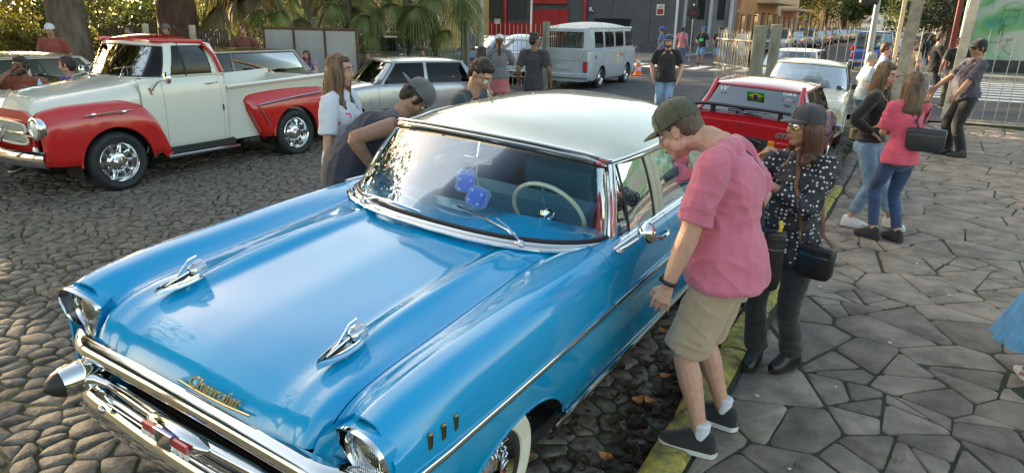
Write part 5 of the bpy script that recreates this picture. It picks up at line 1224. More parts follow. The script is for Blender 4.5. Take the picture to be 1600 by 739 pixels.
# ------------------------------------------------------------------ beetle
def beetle():
    m = paint('pale_silver_blue', (.40, .45, .50)); t = thing('beetle_car', 'pale silver rounded car seen through the bar fence behind the ponytail woman', 'car', (-12.4, 22.4, .036), PI+R(12))
    L = 4.0; W = 1.3
    Bd = shellbody(t, m, L, W, [(0, .55), (.1, .72), (.4, .84), (1.0, .95), (1.3, .97), (2.8, .98), (3.3, .92), (3.7, .75), (3.9, .55), (4.0, .45)], [(0, .35), (.3, .52), (1.3, .65), (2.8, .64), (3.5, .52), (4.0, .3)], arches=(), cowl=1.2, deck=3.0, doors=(1.3, 2.2), sill=.30, crown=.06, step=.12)
    sg = [('w', (0, 1.18, .97), (0, 1.42, 1.42)), ('w', (.3, 1.20, .97), (.28, 1.43, 1.42)), ('p', (.50, 1.27, .97), (.46, 1.48, 1.41)), ('g', (.58, 1.38, .97), (.50, 1.56, 1.41)), ('p', (.60, 2.1, .97), (.51, 2.1, 1.42)), ('g', (.60, 2.2, .97), (.51, 2.2, 1.42)), ('p', (.56, 2.85, .97), (.46, 2.6, 1.36)), ('b', (.42, 3.05, 1.0), (.38, 2.72, 1.34)), ('b', (.2, 3.10, 1.0), (.18, 2.76, 1.35)), ('b', (0, 3.11, 1.0), (0, 2.77, 1.35))]
    cabin(t, sg, .09, m, GLASS)
    for s in (1, -1):
        for vc in (.65, 3.1):
            F = Body([(vc-.5, [(.62, .3), (.64, .35), (.62, .4), (.5, .42)]), (vc-.38, [(.70, .34), (.76, .5), (.70, .62), (.5, .66)]), (vc, [(.72, .36), (.79, .6), (.72, .76), (.5, .8)]), (vc+.38, [(.70, .34), (.76, .5), (.70, .62), (.5, .66)]), (vc+.52, [(.62, .28), (.64, .33), (.62, .36), (.5, .38)])], sub=4, step=.06, arches=[(vc, .31, .34)], ktop=2)
            F.panel('fender', vc-.5, vc+.52, 0, 3, m, t, s); wheel(t, s*.66, vc, .31, .31, .15, s, 'steel', rim_m=CHROME2)
        MB().lathe([(0, .05), (.06, .04), (.075, 0)], 16, 'y', (s*.62, 3.5, .66)).build('tail_lamp', REDL, t); roundlamp(t, (s*.62, .12, .66), .09)
        MB().box(min(s*.55, s*.75), max(s*.55, s*.75), 1.1, 2.7, .26, .30, .01).build('running_board', DKP, t)
    MB().tube([(-.7, 3.98, .42), (0, 4.06, .42), (.7, 3.98, .42)], .035, 8, ry=.05).build('rear_bumper', CHROME2, t); MB().tube([(-.7, -.02, .42), (0, -.1, .42), (.7, -.02, .42)], .035, 8, ry=.05).build('front_bumper', CHROME2, t)
    return t
beetle()
# ================================================================== FENCES, POSTS, SIGNS
WIRE = mat('painted_steel_bar', (.46, .42, .33), .6, .2, var=.4, vs=9); OLDP = mat('weathered_grey_wood', (.23, .24, .20), .85, var=.4, vs=4, bump=.8, bs=24, stretch=(1, 1, .25))
CONC = mat('cast_concrete', (.34, .30, .24), .85, var=.35, vs=4, bump=.6, bs=30); LTC = mat('pale_concrete', (.55, .48, .36), .8, var=.25, vs=3, bump=.4, bs=25)
STEEL = mat('grey_galvanised', (.28, .30, .33), .45, .5, var=.2, vs=5)
def bar_fence(name, label, p0, p1, h, sp, rails, posts=(), m=WIRE, post_m=OLDP, spike=True, r=.009, lean=.004, pw=.07, z0=.0):
    dx, dy = p1[0]-p0[0], p1[1]-p0[1]; L = math.hypot(dx, dy); t = thing(name, label, 'fence' if name != 'gate' else 'gate', (p0[0], p0[1], z0), math.atan2(dy, dx)); rg = random.Random(int(L*10))
    mb = MB(); mb.tube([(0, 0, 0), (0, 0, h-.06), (0, 0, h)], [r, r, r*.3], 5); me = None
    n = int(L/sp)
    for k in range(1, n):
        if me is None: o = mb.build('bar', m, t); me = o.data
        else: o = bpy.data.objects.new('bar', me); COL.objects.link(o); o.parent = t
        o.location = (k*sp, rg.uniform(-.003, .003), rg.uniform(-.03, .0)); o.rotation_euler = (rg.gauss(0, lean), rg.gauss(0, lean*2), 0)
    for z in rails: MB().box(0, L, -.014, .014, z-.016, z+.016, .004).build('rail', m, t)
    for x in posts: MB().tube([(x, 0, -.1), (x+rg.uniform(-.02, .02), 0, h+.05)], pw, 4, upv=(0, 1, 0)).build('post', post_m, t, smooth=False)
    return t
bar_fence('bar_fence', 'weathered bar fence with grey wooden posts in front of the aqua car and beetle', (-22.5, 17.95), (-9.7, 17.95), 1.92, .155, (.35, 1.02), posts=(.05, 3.1, 6.35, 9.9, 12.75), pw=.11)
bar_fence('gate', 'swung open bar gate with wooden end post in front of the grey van', (-9.7, 17.95), (-9.62, 20.0), 1.9, .12, (.3, .9, 1.55), posts=(2.02,), pw=.09)
for i, (x, w_) in enumerate(((-3.52, .30), (-3.16, .24))):
    tag(MB().box(-w_/2, w_/2, -.05, .05, -.05, 1.97+.03*i, .012).build('wooden_post', OLDP), ('wider left of two grey timber gate posts beyond the red hatchback', 'narrower right of two grey timber gate posts beyond the red hatchback')[i], 'post').location = (x, 17.2, .0)
bar_fence('gate', 'swung back bar gate left of the twin grey timber posts', (-3.7, 17.25), (-5.1, 19.3), 1.85, .11, (.3, .95, 1.6), posts=(), pw=.06)
bar_fence('bar_fence', 'pale bar fence behind the cream hatchback ending at the leaning concrete pole', (-3.0, 17.2), (-.62, 17.0), 2.0, .176, (.25, 1.02))
bar_fence('bar_fence', 'short bar fence between the leaning concrete pole and the slim concrete post', (-.30, 17.6), (-.05, 17.7), 2.0, .12, (.25,))
bar_fence('bar_fence', 'tall cream bar fence in front of the graffiti wall', (.82, 17.75), (6.2, 17.5), 1.98, .21, (.92, .06), posts=())
MB().box(.75, 7, 17.44, 17.62, -.05, .05, .02).build('fence_plinth', CONC, kind='structure')
tag(MB().tube([(-.5, 16.95, -.1), (-.42, 16.95, 1.5), (-.30, 16.95, 4.2), (-.16, 16.95, 7.5)], [.17, .165, .155, .14], 4, upv=(0, 1, 0)).build('utility_pole', CONC, smooth=False), 'thick leaning concrete utility pole at the end of the kerb', 'utility pole')
tag(MB().box(-.66, -.58, 16.93, 17.03, -.05, 2.9, .008).build('edge_post', LTC, smooth=False), 'slim sunlit cream post against the left side of the concrete pole', 'post')
tag(MB().tube([(.58, 17.9, -.1), (.62, 17.9, 1.6), (.70, 17.9, 4.2)], [.14, .13, .12], 4, upv=(0, 1, 0)).build('concrete_post', LTC, smooth=False), 'square pale concrete post between the walkers and the officer', 'post')
tl = thing('signal_pole', 'grey steel pole carrying a dark traffic signal above the grey-haired man', 'traffic light', (-1.05, 15.8, 0))
MB().tube([(0, 0, -.05), (0, 0, 3.6)], .055, 12).build('pole', STEEL, tl); hd = MB().box(-.30, .05, -.22, .0, 2.42, 3.5, .04).build('signal_head', mat('signal_black', (.02, .02, .022), .5), tl); hd.location = (-.02, -.03, -.02)
for z in (2.62, 2.95, 3.28): MB().lathe([(.10, -.27), (.11, -.21), (.0, -.22)], 14, 'y', (-.13, 0, z)).build('signal_visor', BLACK, hd)
st_ = thing('stop_sign', 'round-cornered stop sign seen from the back on a pole near the grey columns', 'sign', (-10.3, 34.2, .14))
MB().tube([(0, 0, 0), (0, 0, 2.75)], .03, 8).build('pole', STEEL, st_)
a8 = [(.33*math.cos(R(22.5+45*k)), .33*math.sin(R(22.5+45*k))+2.35) for k in range(8)]; MB().prism(a8, -.05, -.035, 'xz').build('sign_plate', mat('sign_back_black', (.025, .022, .022), .5, var=.5, vs=6), st_, smooth=False)
for k in range(3): MB().box(-.16+k*.10, -.10+k*.10, -.056, -.052, 2.30-.03*k, 2.40).build('sign_mark', mat('dark_red_mark', (.16, .03, .03), .6), st_, smooth=False)
cn = thing('traffic_cone', 'orange traffic cone with white bands on the asphalt by the dark car', 'traffic cone', (-9.45, 24.9, .036))
OR = mat('cone_orange', (.80, .14, .02), .5); MB().box(-.2, .2, -.2, .2, 0, .04, .01).build('base', OR, cn)
for a, b, m_ in ((0, .16, OR), (.16, .28, WPT), (.28, .44, OR), (.44, .56, WPT), (.56, .72, OR)):
    f = lambda z: .15-.165*z; MB().lathe([(f(a), a+.03), (f(b), b+.03)] if b < .7 else [(f(a), a+.03), (f(b), b+.03), (0, b+.035)], 20).build('band', m_, cn)
def lampost(x, y, r, label, m, h=6): tag(MB().tube([(x, y, -.05), (x, y, h)], r, 12).build('pole', m), label, 'pole')
lampost(-13.0, 19.3, .11, 'thick grey concrete pole behind the left bar fence', CONC); lampost(-16.3, 28.5, .045, 'slim white steel pole in front of the red warehouse door', mat('white_metal', (.6, .6, .6), .4)); lampost(-12.6, 17.7, .05, 'thin green post beside the thick grey pole', mat('green_post', (.12, .17, .08), .6))
lampost(-13.2, 40.5, .07, 'left white drainpipe-like pole at the warehouse corner', mat('white_metal', (.6, .6, .6), .4)); lampost(-12.75, 40.6, .09, 'right pale pole at the warehouse corner', STEEL)
# grey panel hoarding with brown frame
hp = thing('hoarding', 'pale grey panel hoarding in a rusty brown frame behind the seated woman', 'hoarding', (-15.6, 12.6, .03), R(14)); RU = mat('rusty_brown', (.13, .07, .04), .7, var=.4, vs=8); PG = mat('grey_sheet', (.42, .43, .44), .45, var=.12, vs=1.5, bump=.05, bs=4)
for k in range(3): MB().box(k*.95+.03, k*.95+.92, -.01, .01, .22, 1.62, .003).build('panel', PG, hp); MB().box(k*.95+.03, k*.95+.92, -.012, .012, .02, .19, .003).build('lower_panel', PG, hp)
for k in range(4): MB().box(k*.95-.03, k*.95+.03, -.035, .035, -.05, 1.70, .005).build('upright', RU, hp)
for z in (.205, 1.66): MB().box(-.04, 2.9, -.03, .03, z-.025, z+.03, .005).build('cross_rail', RU, hp)
# dark wooden paling fence left of it
pf_ = thing('paling_fence', 'dark brown paling fence with two pale posts behind the pickup cab', 'fence', (-20.5, 10.8, .03), R(3)); DW = mat('dark_paling', (.10, .062, .042), .85, var=.4, vs=5, bump=.6, bs=20)
rg = random.Random(4)
for k in range(52): MB().box(k*.105, k*.105+.06, -.012, .012, 0, 1.62+rg.uniform(-.05, .05), .003).build('pale', DW, pf_, smooth=False)
for z in (.4, 1.25): MB().box(0, 5.5, .013, .05, z-.04, z+.04).build('rail', DW, pf_, smooth=False)
for x in (2.3, 4.2): MB().tube([(x, -.09, -.1), (x+.02, -.09, 1.72)], .085, 8).build('post', LTC, pf_)
# ================================================================== BUILDINGS
DG = mat('dark_grey_render', (.085, .088, .10), .8, var=.16, vs=1.3, bump=.25, bs=14); REDD = mat('red_painted_metal', (.36, .018, .022), .5, var=.25, vs=2); DK = mat('dark_opening', (.02, .02, .022), .5)
wh = thing('warehouse', 'dark grey rendered warehouse with red door and red downpipes', 'building', (-60, 42, .1))
MB().box(0, 45.8, 0, 12, 0, 7.5).build('wall', DG, wh, smooth=False)
MB().box(-.1, 45.9, -.08, 12.1, 0, .55, .01).build('plinth', mat('plinth_grey', (.10, .10, .115), .85, var=.3, vs=2), wh, smooth=False)
MB().box(31.6, 38.9, -.05, .0, .55, 1.72).build('red_dado', REDD, wh, smooth=False); dr = MB().box(35.9, 38.9, -.09, -.052, .1, 2.62).build('door', REDD, wh, smooth=False)
for k in range(9): MB().box(35.95+k*.33, 36.22+k*.33, -.105, -.091, .2, 2.55, .01).build('door_slat', REDD, dr)
MB().box(36, 38.8, -.2, -.06, 2.95, 3.7, .02).build('awning', REDD, wh)
MB().box(31.3, 35.6, -.06, -.0, 2.0, 4.0).build('dark_board', mat('charcoal_board', (.045, .048, .055), .5), wh, smooth=False); 
for x in (33.9, 40.1): MB().tube([(x, -.12, .1), (x, -.12, 7.4)], .13, 10).build('downpipe', REDD, wh)
for x in (42.0, 44.6): MB().box(x, x+.012, -.012, 0, .55, 7.4).build('wall_joint', DK, wh, smooth=False)
for x in (28.0, 30.2, 24, 20): 
    f = MB().box(x, x+1.3, -.04, 0, 1.1, 3.6).build('window', mat('window_frame_dark', (.05, .05, .055), .6), wh, smooth=False); 
    for i in range(2):
        for j in range(3): MB().box(x+.08+i*.6, x+.62+i*.6, -.05, -.041, 1.2+j*.8, 1.92+j*.8).build('pane', mat('dull_pane', (.05, .065, .08), .12, spec=.8), f, smooth=False)
MB().box(45.0, 45.5, -.03, 0, 2.3, 2.95).build('notice', WPT, wh, smooth=False); MB().box(45.06, 45.44, -.04, -.031, 2.36, 2.68).build('notice_red', REDD, wh, smooth=False); text('notice_text', 'NO', .2, (45.25, -.04, 2.8), (PI/2, 0, 0), REDD, wh, .004)
MB().box(33.0, 33.5, -.09, -.061, 1.6, 1.95).build('notice', WPT, wh, smooth=False)
tag(MB().ball((-19.4+0, 41.7, 2.75), (.09, .09, .12), 10, 8).box(-19.5, -19.3, 41.75, 42, 2.6, 2.68, .01).build('wall_lamp', WPT), 'small white lamp on the dark warehouse wall', 'lamp')
gc = thing('column_building', 'grey building with white columns and tall narrow windows', 'building', (-15.9, 47.5, .1))
GR2 = mat('mid_grey_render', (.24, .235, .24), .85, var=.15, vs=1); WC = mat('white_render', (.55, .55, .53), .8, var=.15, vs=2)
MB().box(0, 4.3, 0, .6, 0, 8).build('wall', GR2, gc, smooth=False)
for k in range(4):
    MB().box(k*1.36+.0, k*1.36+.18, -.30, 0, 0, 8, .02).build('column', WC, gc, smooth=False)
    if k < 3:
        MB().box(k*1.36+.5, k*1.36+1.0, -.03, 0, 2.1, 4.6).build('window', DK, gc, smooth=False)
MB().box(-.1, 4.4, -.35, 0, 0, .35).build('plinth', GR2, gc, smooth=False)
YB = mat('glow_yellow_render', (.60, .38, .17), .85, var=.12, vs=1.2); OB = mat('orange_render', (.50, .24, .10), .85, var=.2, vs=1.2); PB = mat('peach_render', (.62, .45, .28), .85, var=.15, vs=1.5)  # first render: yellow wall with the warm street glow mixed into its colour
def house(label, y0, y1, h, m, side='left', name='house', wins=(), x=-12.9, depth=10, band=None, group=None, canopy=None):
    s = 1 if side == 'left' else -1; t = thing(name, label, 'building', (x, y0, .1), group=group); L = y1-y0
    MB().box(*sorted((-depth*s, 0)), 0, L, 0, h).build('wall', m, t, smooth=False)
    MB().box(*sorted((-depth*s-.1*s, .18*s)), -.05, L+.05, h-.25, h+.0, .02).build('cornice', PB, t, smooth=False); MB().box(*sorted((-.01*s, .06*s)), 0, L, 0, .5).build('plinth', GR2, t, smooth=False)
    for (a, b, z0, z1) in wins:
        f = MB().box(*sorted((-.02*s, .05*s)), a, b, z0, z1).build('window' if z0 > .3 else 'door', mat('dark_brown_joinery', (.07, .045, .03), .6), t, smooth=False)
        MB().box(*sorted((.045*s, .056*s)), a+.09, b-.09, z0+.1, z1-.1).build('pane' if z0 > .3 else 'door_leaf', mat('dull_pane', (.05, .065, .08), .12, spec=.8) if z0 > .3 else mat('wood_door', (.2, .1, .05), .6), f, smooth=False)
        if z0 > .3: MB().box(*sorted((0, .12*s)), a-.06, b+.06, z0-.08, z0, .01).build('sill', PB, f, smooth=False)
    if canopy: MB().box(*sorted((0, 1.5*s)), canopy[0], canopy[1], canopy[2], canopy[2]+.22, .02).build('canopy', PB, t)
    if s == 1:      # gable end towards us
        MB().box(-depth, -.02, -.03, 0, 2.6, 2.8).build('string_course', PB, t, smooth=False)
    return t
W3 = lambda n, L, z0=1.1, z1=2.5, w=1.0: [(L*(i+.5)/n-w/2, L*(i+.5)/n+w/2, z0 if i % 2 == 0 else .05, z1) for i in range(n)]
house('orange corner house with brown shutter beside the grey column building', 48.4, 53, 7, OB, wins=W3(3, 5.8), x=-11.4)
house('warm yellow house with dark shopfront halfway down the street', 53.2, 63, 6, YB, wins=W3(4, 9.8, .9, 2.7, 1.3), x=-11.6, canopy=(1, 9, 3.35))
house('peach house with white porch posts farther down the street', 63.3, 74, 5.5, PB, wins=W3(4, 10.7), x=-11.8, canopy=(2, 10, 3.0))
house('low ochre house behind the street trees', 86, 100, 5, YB, wins=W3(4, 14)); house('tan house at the far end of the street', 100.5, 122, 6, PB, wins=W3(6, 21)); house('far brick coloured house on the left of the street', 124, 160, 6, OB, wins=W3(8, 35))
for i in range(3): tag(MB().box(-.06, .06, -.06, .06, 0, 3.2, .01).build('porch_post', WC), ('nearest white porch post of the peach house', 'middle white porch post of the peach house', 'farthest white porch post of the peach house')[i], 'post').location = (-10.45, 65.5+i*3.5, .12)
house('dark red house on the right side of the far street', 60, 84, 6, mat('dark_red_render', (.16, .05, .04), .8, var=.2), 'right', x=1.6, wins=W3(6, 24)); house('cream house at the right of the far street', 85, 120, 5, PB, 'right', x=1.6, wins=W3(8, 35))
tw = thing('tower_block', 'pale hazy tower block at the end of the street', 'building', (-24, 260, 0)); MB().box(0, 9, 0, 9, 0, 30).build('wall', mat('hazy_grey', (.5, .5, .5), .9), tw, smooth=False)
for k in range(8): MB().box(.5, 8.5, -.1, 0, 2.5+k*3.4, 3.7+k*3.4).build('window', GR2, tw, smooth=False)
# yellow house behind the palms
yh = thing('yellow_house', 'yellow house with cream columns and dark doorways behind the palms', 'building', (-44, 36, .05)); YW = mat('yellow_render', (.55, .38, .16), .85, var=.12, vs=1.2)
MB().box(0, 16.5, 0, 9, 0, 6).build('wall', YW, yh, smooth=False)
for k in range(5):
    f = MB().box(k*3.2+.9, k*3.2+2.4, -.04, 0, .05, 2.6).build('door', mat('dark_brown_joinery', (.07, .045, .03), .6), yh, smooth=False); MB().box(k*3.2+1.6, k*3.2+1.68, -.06, -.04, .05, 2.5).build('door_rail', RU, f, smooth=False)
    MB().box(k*3.2+2.6, k*3.2+3.5, -.25, 0, 0, 6, .02).build('column', PB, yh, smooth=False)
MB().box(-.1, 16.6, -.45, 0, 2.85, 3.15, .02).build('string_course', PB, yh, smooth=False)
# graffiti wall on the right
gw = thing('graffiti_wall', 'pale green and pink graffitied wall behind the cream bar fence', 'wall', (1.05, 36.6, .1))
GM = mat('graffiti_plaster', (.34, .46, .36), .85, col2=(.50, .42, .38), vs=.55, bump=.3, bs=12); MB().box(0, 24, 0, .4, 0, 7).build('wall', GM, gw, smooth=False)
MB().box(0, 24, -.05, 0, 0, .55).build('base_band', mat('dark_band', (.06, .065, .07), .9, var=.4, vs=3), gw, smooth=False)
rg = random.Random(12)
def spray_mat():
    m = mat('graffiti_paint', (.5, .5, .45), .85, bump=.3, bs=12); n = m.node_tree.nodes; L = m.node_tree.links.new; tc = n.new('ShaderNodeTexCoord'); p = n['Principled BSDF']
    t = n.new('ShaderNodeTexNoise'); t.inputs['Scale'].default_value = .55; t.inputs['Detail'].default_value = 5; t.inputs['Distortion'].default_value = 1.2; L(tc.outputs['Object'], t.inputs[0]); r = n.new('ShaderNodeValToRGB'); L(t.outputs[0], r.inputs[0]); e = r.color_ramp.elements
    e[0].position = .30; e[0].color = (.10, .30, .22, 1); e[1].position = .70; e[1].color = (.52, .36, .34, 1)
    for ps, c in ((.40, (.20, .42, .16)), (.47, (.38, .50, .38)), (.54, (.50, .50, .44)), (.62, (.42, .46, .46))): q = e.new(ps); q.color = (*c, 1)
    L(r.outputs[0], p.inputs['Base Color']); return m
kid_ = MB().box(.02, 24, -.012, -.002, .56, 7).build('paint_coat', spray_mat(), gw, smooth=False)
INK = mat('spray_black', (.03, .03, .035), .8)
for i in range(11):
    x, z = rg.uniform(.9, 5.2), rg.uniform(.7, 3.2); P = []
    for k in range(14): P.append((x, -.04, z)); x += rg.gauss(.02, .10); z += rg.gauss(0, .12)
    MB().tube(P, .016, 4, ry=.004).build('spray_line', INK, gw)
for i, (px0, pts) in enumerate(((1.35, [(0, 0), (.05, .5), (.35, .6), (.6, .45), (.55, .0), (.3, -.15), (0, 0)]), (1.4, [(0, .5), (.6, .5), (.62, .75), (.3, .85), (0, .72), (0, .5)]), (1.4, [(.1, .25), (.2, .3), (.15, .2)]), (1.4, [(.35, .25), (.45, .3), (.4, .2)]))):
    MB().tube([(px0+a, -.045, 2.1+b) for a, b in pts], .014, 4, ry=.004).build('spray_line', INK, gw)
sc_ = MB().box(.0, .25, -1.5, .0, 0, 6).build('side_wall', mat('teal_render', (.10, .30, .30), .8, var=.3, vs=2), gw, smooth=False); 
rw = thing('red_wall', 'narrow dark red wall edge beside the teal pillar', 'wall', (.78, 38.2, .1)); MB().box(0, .2, 0, 2, 0, 5).build('wall', mat('dark_red_render', (.13, .035, .035), .8, var=.2), rw, smooth=False)
# ================================================================== TREES
for i, (x, y, h, rr) in enumerate([(-18.6, -6, 11, 6), (-21, 0.5, 12, 6), (-17.6, 8.6, 8, 3.2), (-30, 9, 8, 5), (-18.8, 12.2, 7, 2.8), (-28, 5, 13, 7), (-27, 20, 6, 3.5), (-19, -14, 12, 7), (-30, -6, 13, 7), (-33, 30, 12, 7)]):
    br = (.62, .3, .43, .35, .58, .4, .3, .4, .4, .4)[i]
    tree('tree', ['tall leafy tree out to the left of the pickup', 'leafy tree behind the cream rounded sedan', 'massive grey-brown trunk rising behind the two seated men', 'leafy tree beyond the paling fence', 'thick reddish-brown trunk behind the pickup cab', 'tree deep in the park left of the sunlit sedan', 'tree behind the hoarding near the yellow house', 'shade tree beside the cobbled street', 'shade tree deeper in the park', 'tree left of the yellow house'][i], x, y, h, br, rr, 5200, LY if i in (1, 5) else LG, BARKR if i == 4 else BARK, lean=(rnd.uniform(-.0, .03), 0) if i not in (2,) else (.0, 0), size=.26, seed=30+i, z0=.0)
bush_spots = [(-26, 9, 2.0), (-24.5, 5.2, 1.7), (-30, 13, 2.6), (-22.5, 10.2, 1.5), (-25, 15, 2.2), (-33, 20, 3), (-21.4, 16, 1.4), (-36, 8, 3.2), (-30, 1, 2.6), (-24, 20.5, 1.7), (-40, 16, 4), (-45, 28, 4), (-32, 6.5, 2.6)]
for i, (x, y, r) in enumerate(bush_spots):
    t = thing('bush', ['sunlit yellow bush behind the paling fence', 'low bush left behind the cream sedan', 'tall dark bush deep in the park', 'small bright bush right behind the big trunk', 'green bush behind the hoarding', 'wide dark bush by the white sedan', 'small bush beside the palms', 'broad dark hedge at the back of the park', 'dark bush at the far left of the park', 'bush in front of the yellow house', 'tall hedge far back in the park', 'tall hedge far behind the yellow house', 'dense dark bush behind the bronze sedan'][i], 'bush', (x, y, 0)); rg = random.Random(i)
    cl = [((rg.uniform(-.7, .7)*r, rg.uniform(-.7, .7)*r, rg.uniform(.3, 1.0)*r), r*rg.uniform(.3, .55)) for _ in range(11)]
    foliage('leaves', cl, 3600, .085, (LY, LG, LG, LY, LG, LY, LG, LD, LY, LG, LG, LD, LG)[i], t, i+50); MB().tube([(0, 0, -.1), (.1, 0, r*.6)], [.08, .03], 6).build('stem', BARK, t)  # some bushes take the golden-tinted leaf to imitate warm sunlight
# street trees and foliage far away
for i, (x, y, h, rr, m_) in enumerate([(-13.4, 78, 6.5, 3.6, LG), (-13.2, 84, 6, 3.2, LY), (-12.8, 104, 7, 4, LG), (-12.5, 125, 8, 4.5, LG), (1.0, 58, 7, 4, LD), (1.2, 70, 7.5, 4.5, LD), (.8, 82, 7, 4.5, LG), (.4, 100, 8, 5, LG), (1.8, 48, 6.5, 3.4, LD), (-6, 175, 12, 9, LG), (2, 150, 12, 8, LG), (-14, 160, 11, 7, LY)]):
    tree('street_tree', ['rounded green street tree beyond the peach house', 'yellow-green street tree beside the green one', 'green street tree past the ochre house', 'far green street tree on the left pavement', 'dark street tree over the right pavement', 'second dark street tree over the right pavement', 'green tree at mid distance on the right of the street', 'far green tree on the right of the street', 'nearest dark tree over the right pavement beside the teal pillar', 'broad tree closing the end of the street', 'tree right of the street end', 'yellowish tree left of the street end'][i], x, y, h, .16 if y < 120 else .3, rr, 4200, m_, size=.16 if y < 120 else .4, seed=80+i, low=[((rnd.uniform(-rr, rr)*.5, rnd.uniform(-rr, rr)*.5, h*rnd.uniform(.38, .6)), rr*.42) for _ in range(9)], z0=.1)
foliage('wood', [((x, 330+30*math.sin(x), 6+3*math.sin(x*.3)), 10) for x in range(-120, 90, 9)], 9000, 1.1, mat('far_leaf', (.10, .13, .08), .8, var=.3, vs=.1), None, 4)['kind'] = 'stuff'
foliage('park_wood', [((-52+6*math.sin(k*1.7), -20+k*4.2, 3+2.5*math.sin(k*2.3)), 4.2) for k in range(22)], 22000, .34, LD, None, 5)['kind'] = 'stuff'
# ---- palms: trunk with frond skirts; each frond of many folded leaflets
PT = mat('palm_trunk', (.11, .085, .055), .9, var=.5, vs=9, bump=1, bs=22, stretch=(1, 1, 2.5)); PL = mat('palm_leaf', (.24, .27, .09), .5, trans=.45, col2=(.12, .15, .04), vs=1.5, objvar=.2); PD = mat('palm_leaf_dry', (.22, .17, .08), .7, trans=.3, col2=(.12, .10, .04), vs=2)
def frond_mesh(rg, L, droop, nl=34):
    V = []; F = []
    def add(a, b, c, d): o = len(V); V.extend([a, b, c, d]); F.append((o, o+1, o+2, o+3))
    P = [Vector((L*.5*(u), 0, .30*L*u*.6-droop*L*u*u*.7)) for u in np.linspace(0, 1, 8)]
    for a, b in zip(P, P[1:]): add(tuple(a+Vector((0, -.012, 0))), tuple(b+Vector((0, -.01, 0))), tuple(b+Vector((0, .01, 0))), tuple(a+Vector((0, .012, 0))))
    e = P[-1]; dirx = (P[-1]-P[-2]).normalized()
    for k in range(nl):
        a = lerp(-1.75, 1.75, k/(nl-1)); ln = L*.72*(1-.12*abs(a))*rg.uniform(.85, 1.1); d = Vector((math.cos(a)*dirx.x, math.sin(a), dirx.z*math.cos(a)*.5+.05)).normalized(); q = e; wd = .014+.012*L; side = Vector((-d.y, d.x, 0)).normalized()
        for j in range(5):
            g = .10+.34*(j/4)**1.1; d2 = (d*(1-g*.7)+Vector((0, 0, -g*1.9*droop-.12*j))).normalized(); q2 = q+d2*ln/5; w0 = wd*(1-j/5*.85); w1 = wd*(1-(j+1)/5*.9)
            add(tuple(q-side*w0), tuple(q2-side*w1), tuple(q2+side*w1), tuple(q+side*w0)); q = q2; d = d.lerp(d2, .5).normalized()
    return V, F
def palm(label, x, y, h, n, L, seed, tr=.16, dry=.25):
    t = thing('palm_tree', label, 'palm tree', (x, y, 0), group='fan palms behind the silver hatchback'); rg = random.Random(seed)
    ps = [(rg.uniform(-.05, .05), rg.uniform(-.05, .05), h*u) for u in (0, .2, .4, .6, .8, 1)]; MB().tube([(p[0], p[1], p[2]-.05) for p in ps], [tr*1.25, tr, tr*1.05, tr, tr*1.1, tr*.8], 12).build('trunk', PT, t)
    top = Vector(ps[-1])
    for k in range(n):
        dr = rg.uniform(.55, 1.25) if k % 3 else rg.uniform(.2, .6); V, F = frond_mesh(rg, L*rg.uniform(.8, 1.15), dr); o = fast_mesh('frond', V, F, PD if rg.random() < dry else PL, t); o.location = top+Vector((0, 0, rg.uniform(-.45, .1))); o.rotation_euler = (rg.uniform(-.2, .2), rg.uniform(-.2, .35), k*2.4+rg.uniform(-.3, .3))
    return t
palm('fan palm with trunk rising right beside the white-shirted woman', -15.2, 15.4, 3.0, 15, 1.7, 1, .20); palm('fan palm in the middle whose fronds hang over the fence', -13.7, 16.4, 3.4, 15, 1.8, 2, .13)
palm('fan palm just left of the thick grey pole', -12.8, 16.6, 3.2, 15, 1.7, 3, .14); palm('leftmost fan palm drooping over the hoarding', -16.7, 13.4, 3.6, 16, 2.0, 4, .16, .4); palm('fan palm behind the paling fence', -19.6, 15.2, 3.8, 16, 2.0, 5, .17, .45)
# ================================================================== PEOPLE
def skin(n, c): return mat('skin_'+n, c, .5, var=.12, vs=28, bump=.18, bs=160, sss=.12)
SK = {'fair': skin('fair', (.52, .29, .21)), 'tan': skin('tan', (.36, .19, .12)), 'brown': skin('brown', (.20, .10, .065)), 'olive': skin('olive', (.42, .24, .16))}
def hairm(n, c, c2): return mat('hair_'+n, c, .42, col2=c2, vs=34, bump=1.0, bs=90, stretch=(1, 1, .08), spec=.4)
HR = {'cropped': hairm('cropped', (.12, .08, .055), (.07, .045, .03)), 'black': hairm('black', (.014, .010, .008), (.03, .02, .015)), 'brown': hairm('brown', (.045, .022, .012), (.10, .05, .025)), 'ombre': hairm('ombre', (.03, .017, .012), (.20, .11, .055)), 'grey': hairm('grey', (.22, .21, .20), (.38, .36, .34)), 'redbrown': hairm('redbrown', (.10, .035, .018), (.05, .02, .012)), 'stubble': hairm('stubble', (.05, .035, .028), (.03, .02, .015))}
def cloth(n, c, **k): return mat('cloth_'+n, c, k.pop('rough', .85), bump=k.pop('bump', .35), bs=k.pop('bs', 240), sheen=.25, var=k.pop('var', .10), vs=k.pop('vs', 5), **k)
EYEW = mat('eye_white', (.6, .58, .55), .2); EYED = mat('iris_dark', (.03, .015, .01), .1); LIP = mat('lips', (.36, .10, .09), .45); SOLE = mat('white_sole', (.62, .62, .60), .6, var=.1, vs=20); BLEA = mat('black_leather', (.014, .014, .015), .35, bump=.25, bs=130)
WR = []
def folds(o, kind, amp): WR.append((o, kind, amp))
def remesh(o, vox, sm=4, f=.6):
    m = o.modifiers.new('remesh', 'REMESH'); m.mode = 'VOXEL'; m.voxel_size = vox; m.use_smooth_shade = True
    s = o.modifiers.new('smooth', 'SMOOTH'); s.factor = f; s.iterations = sm
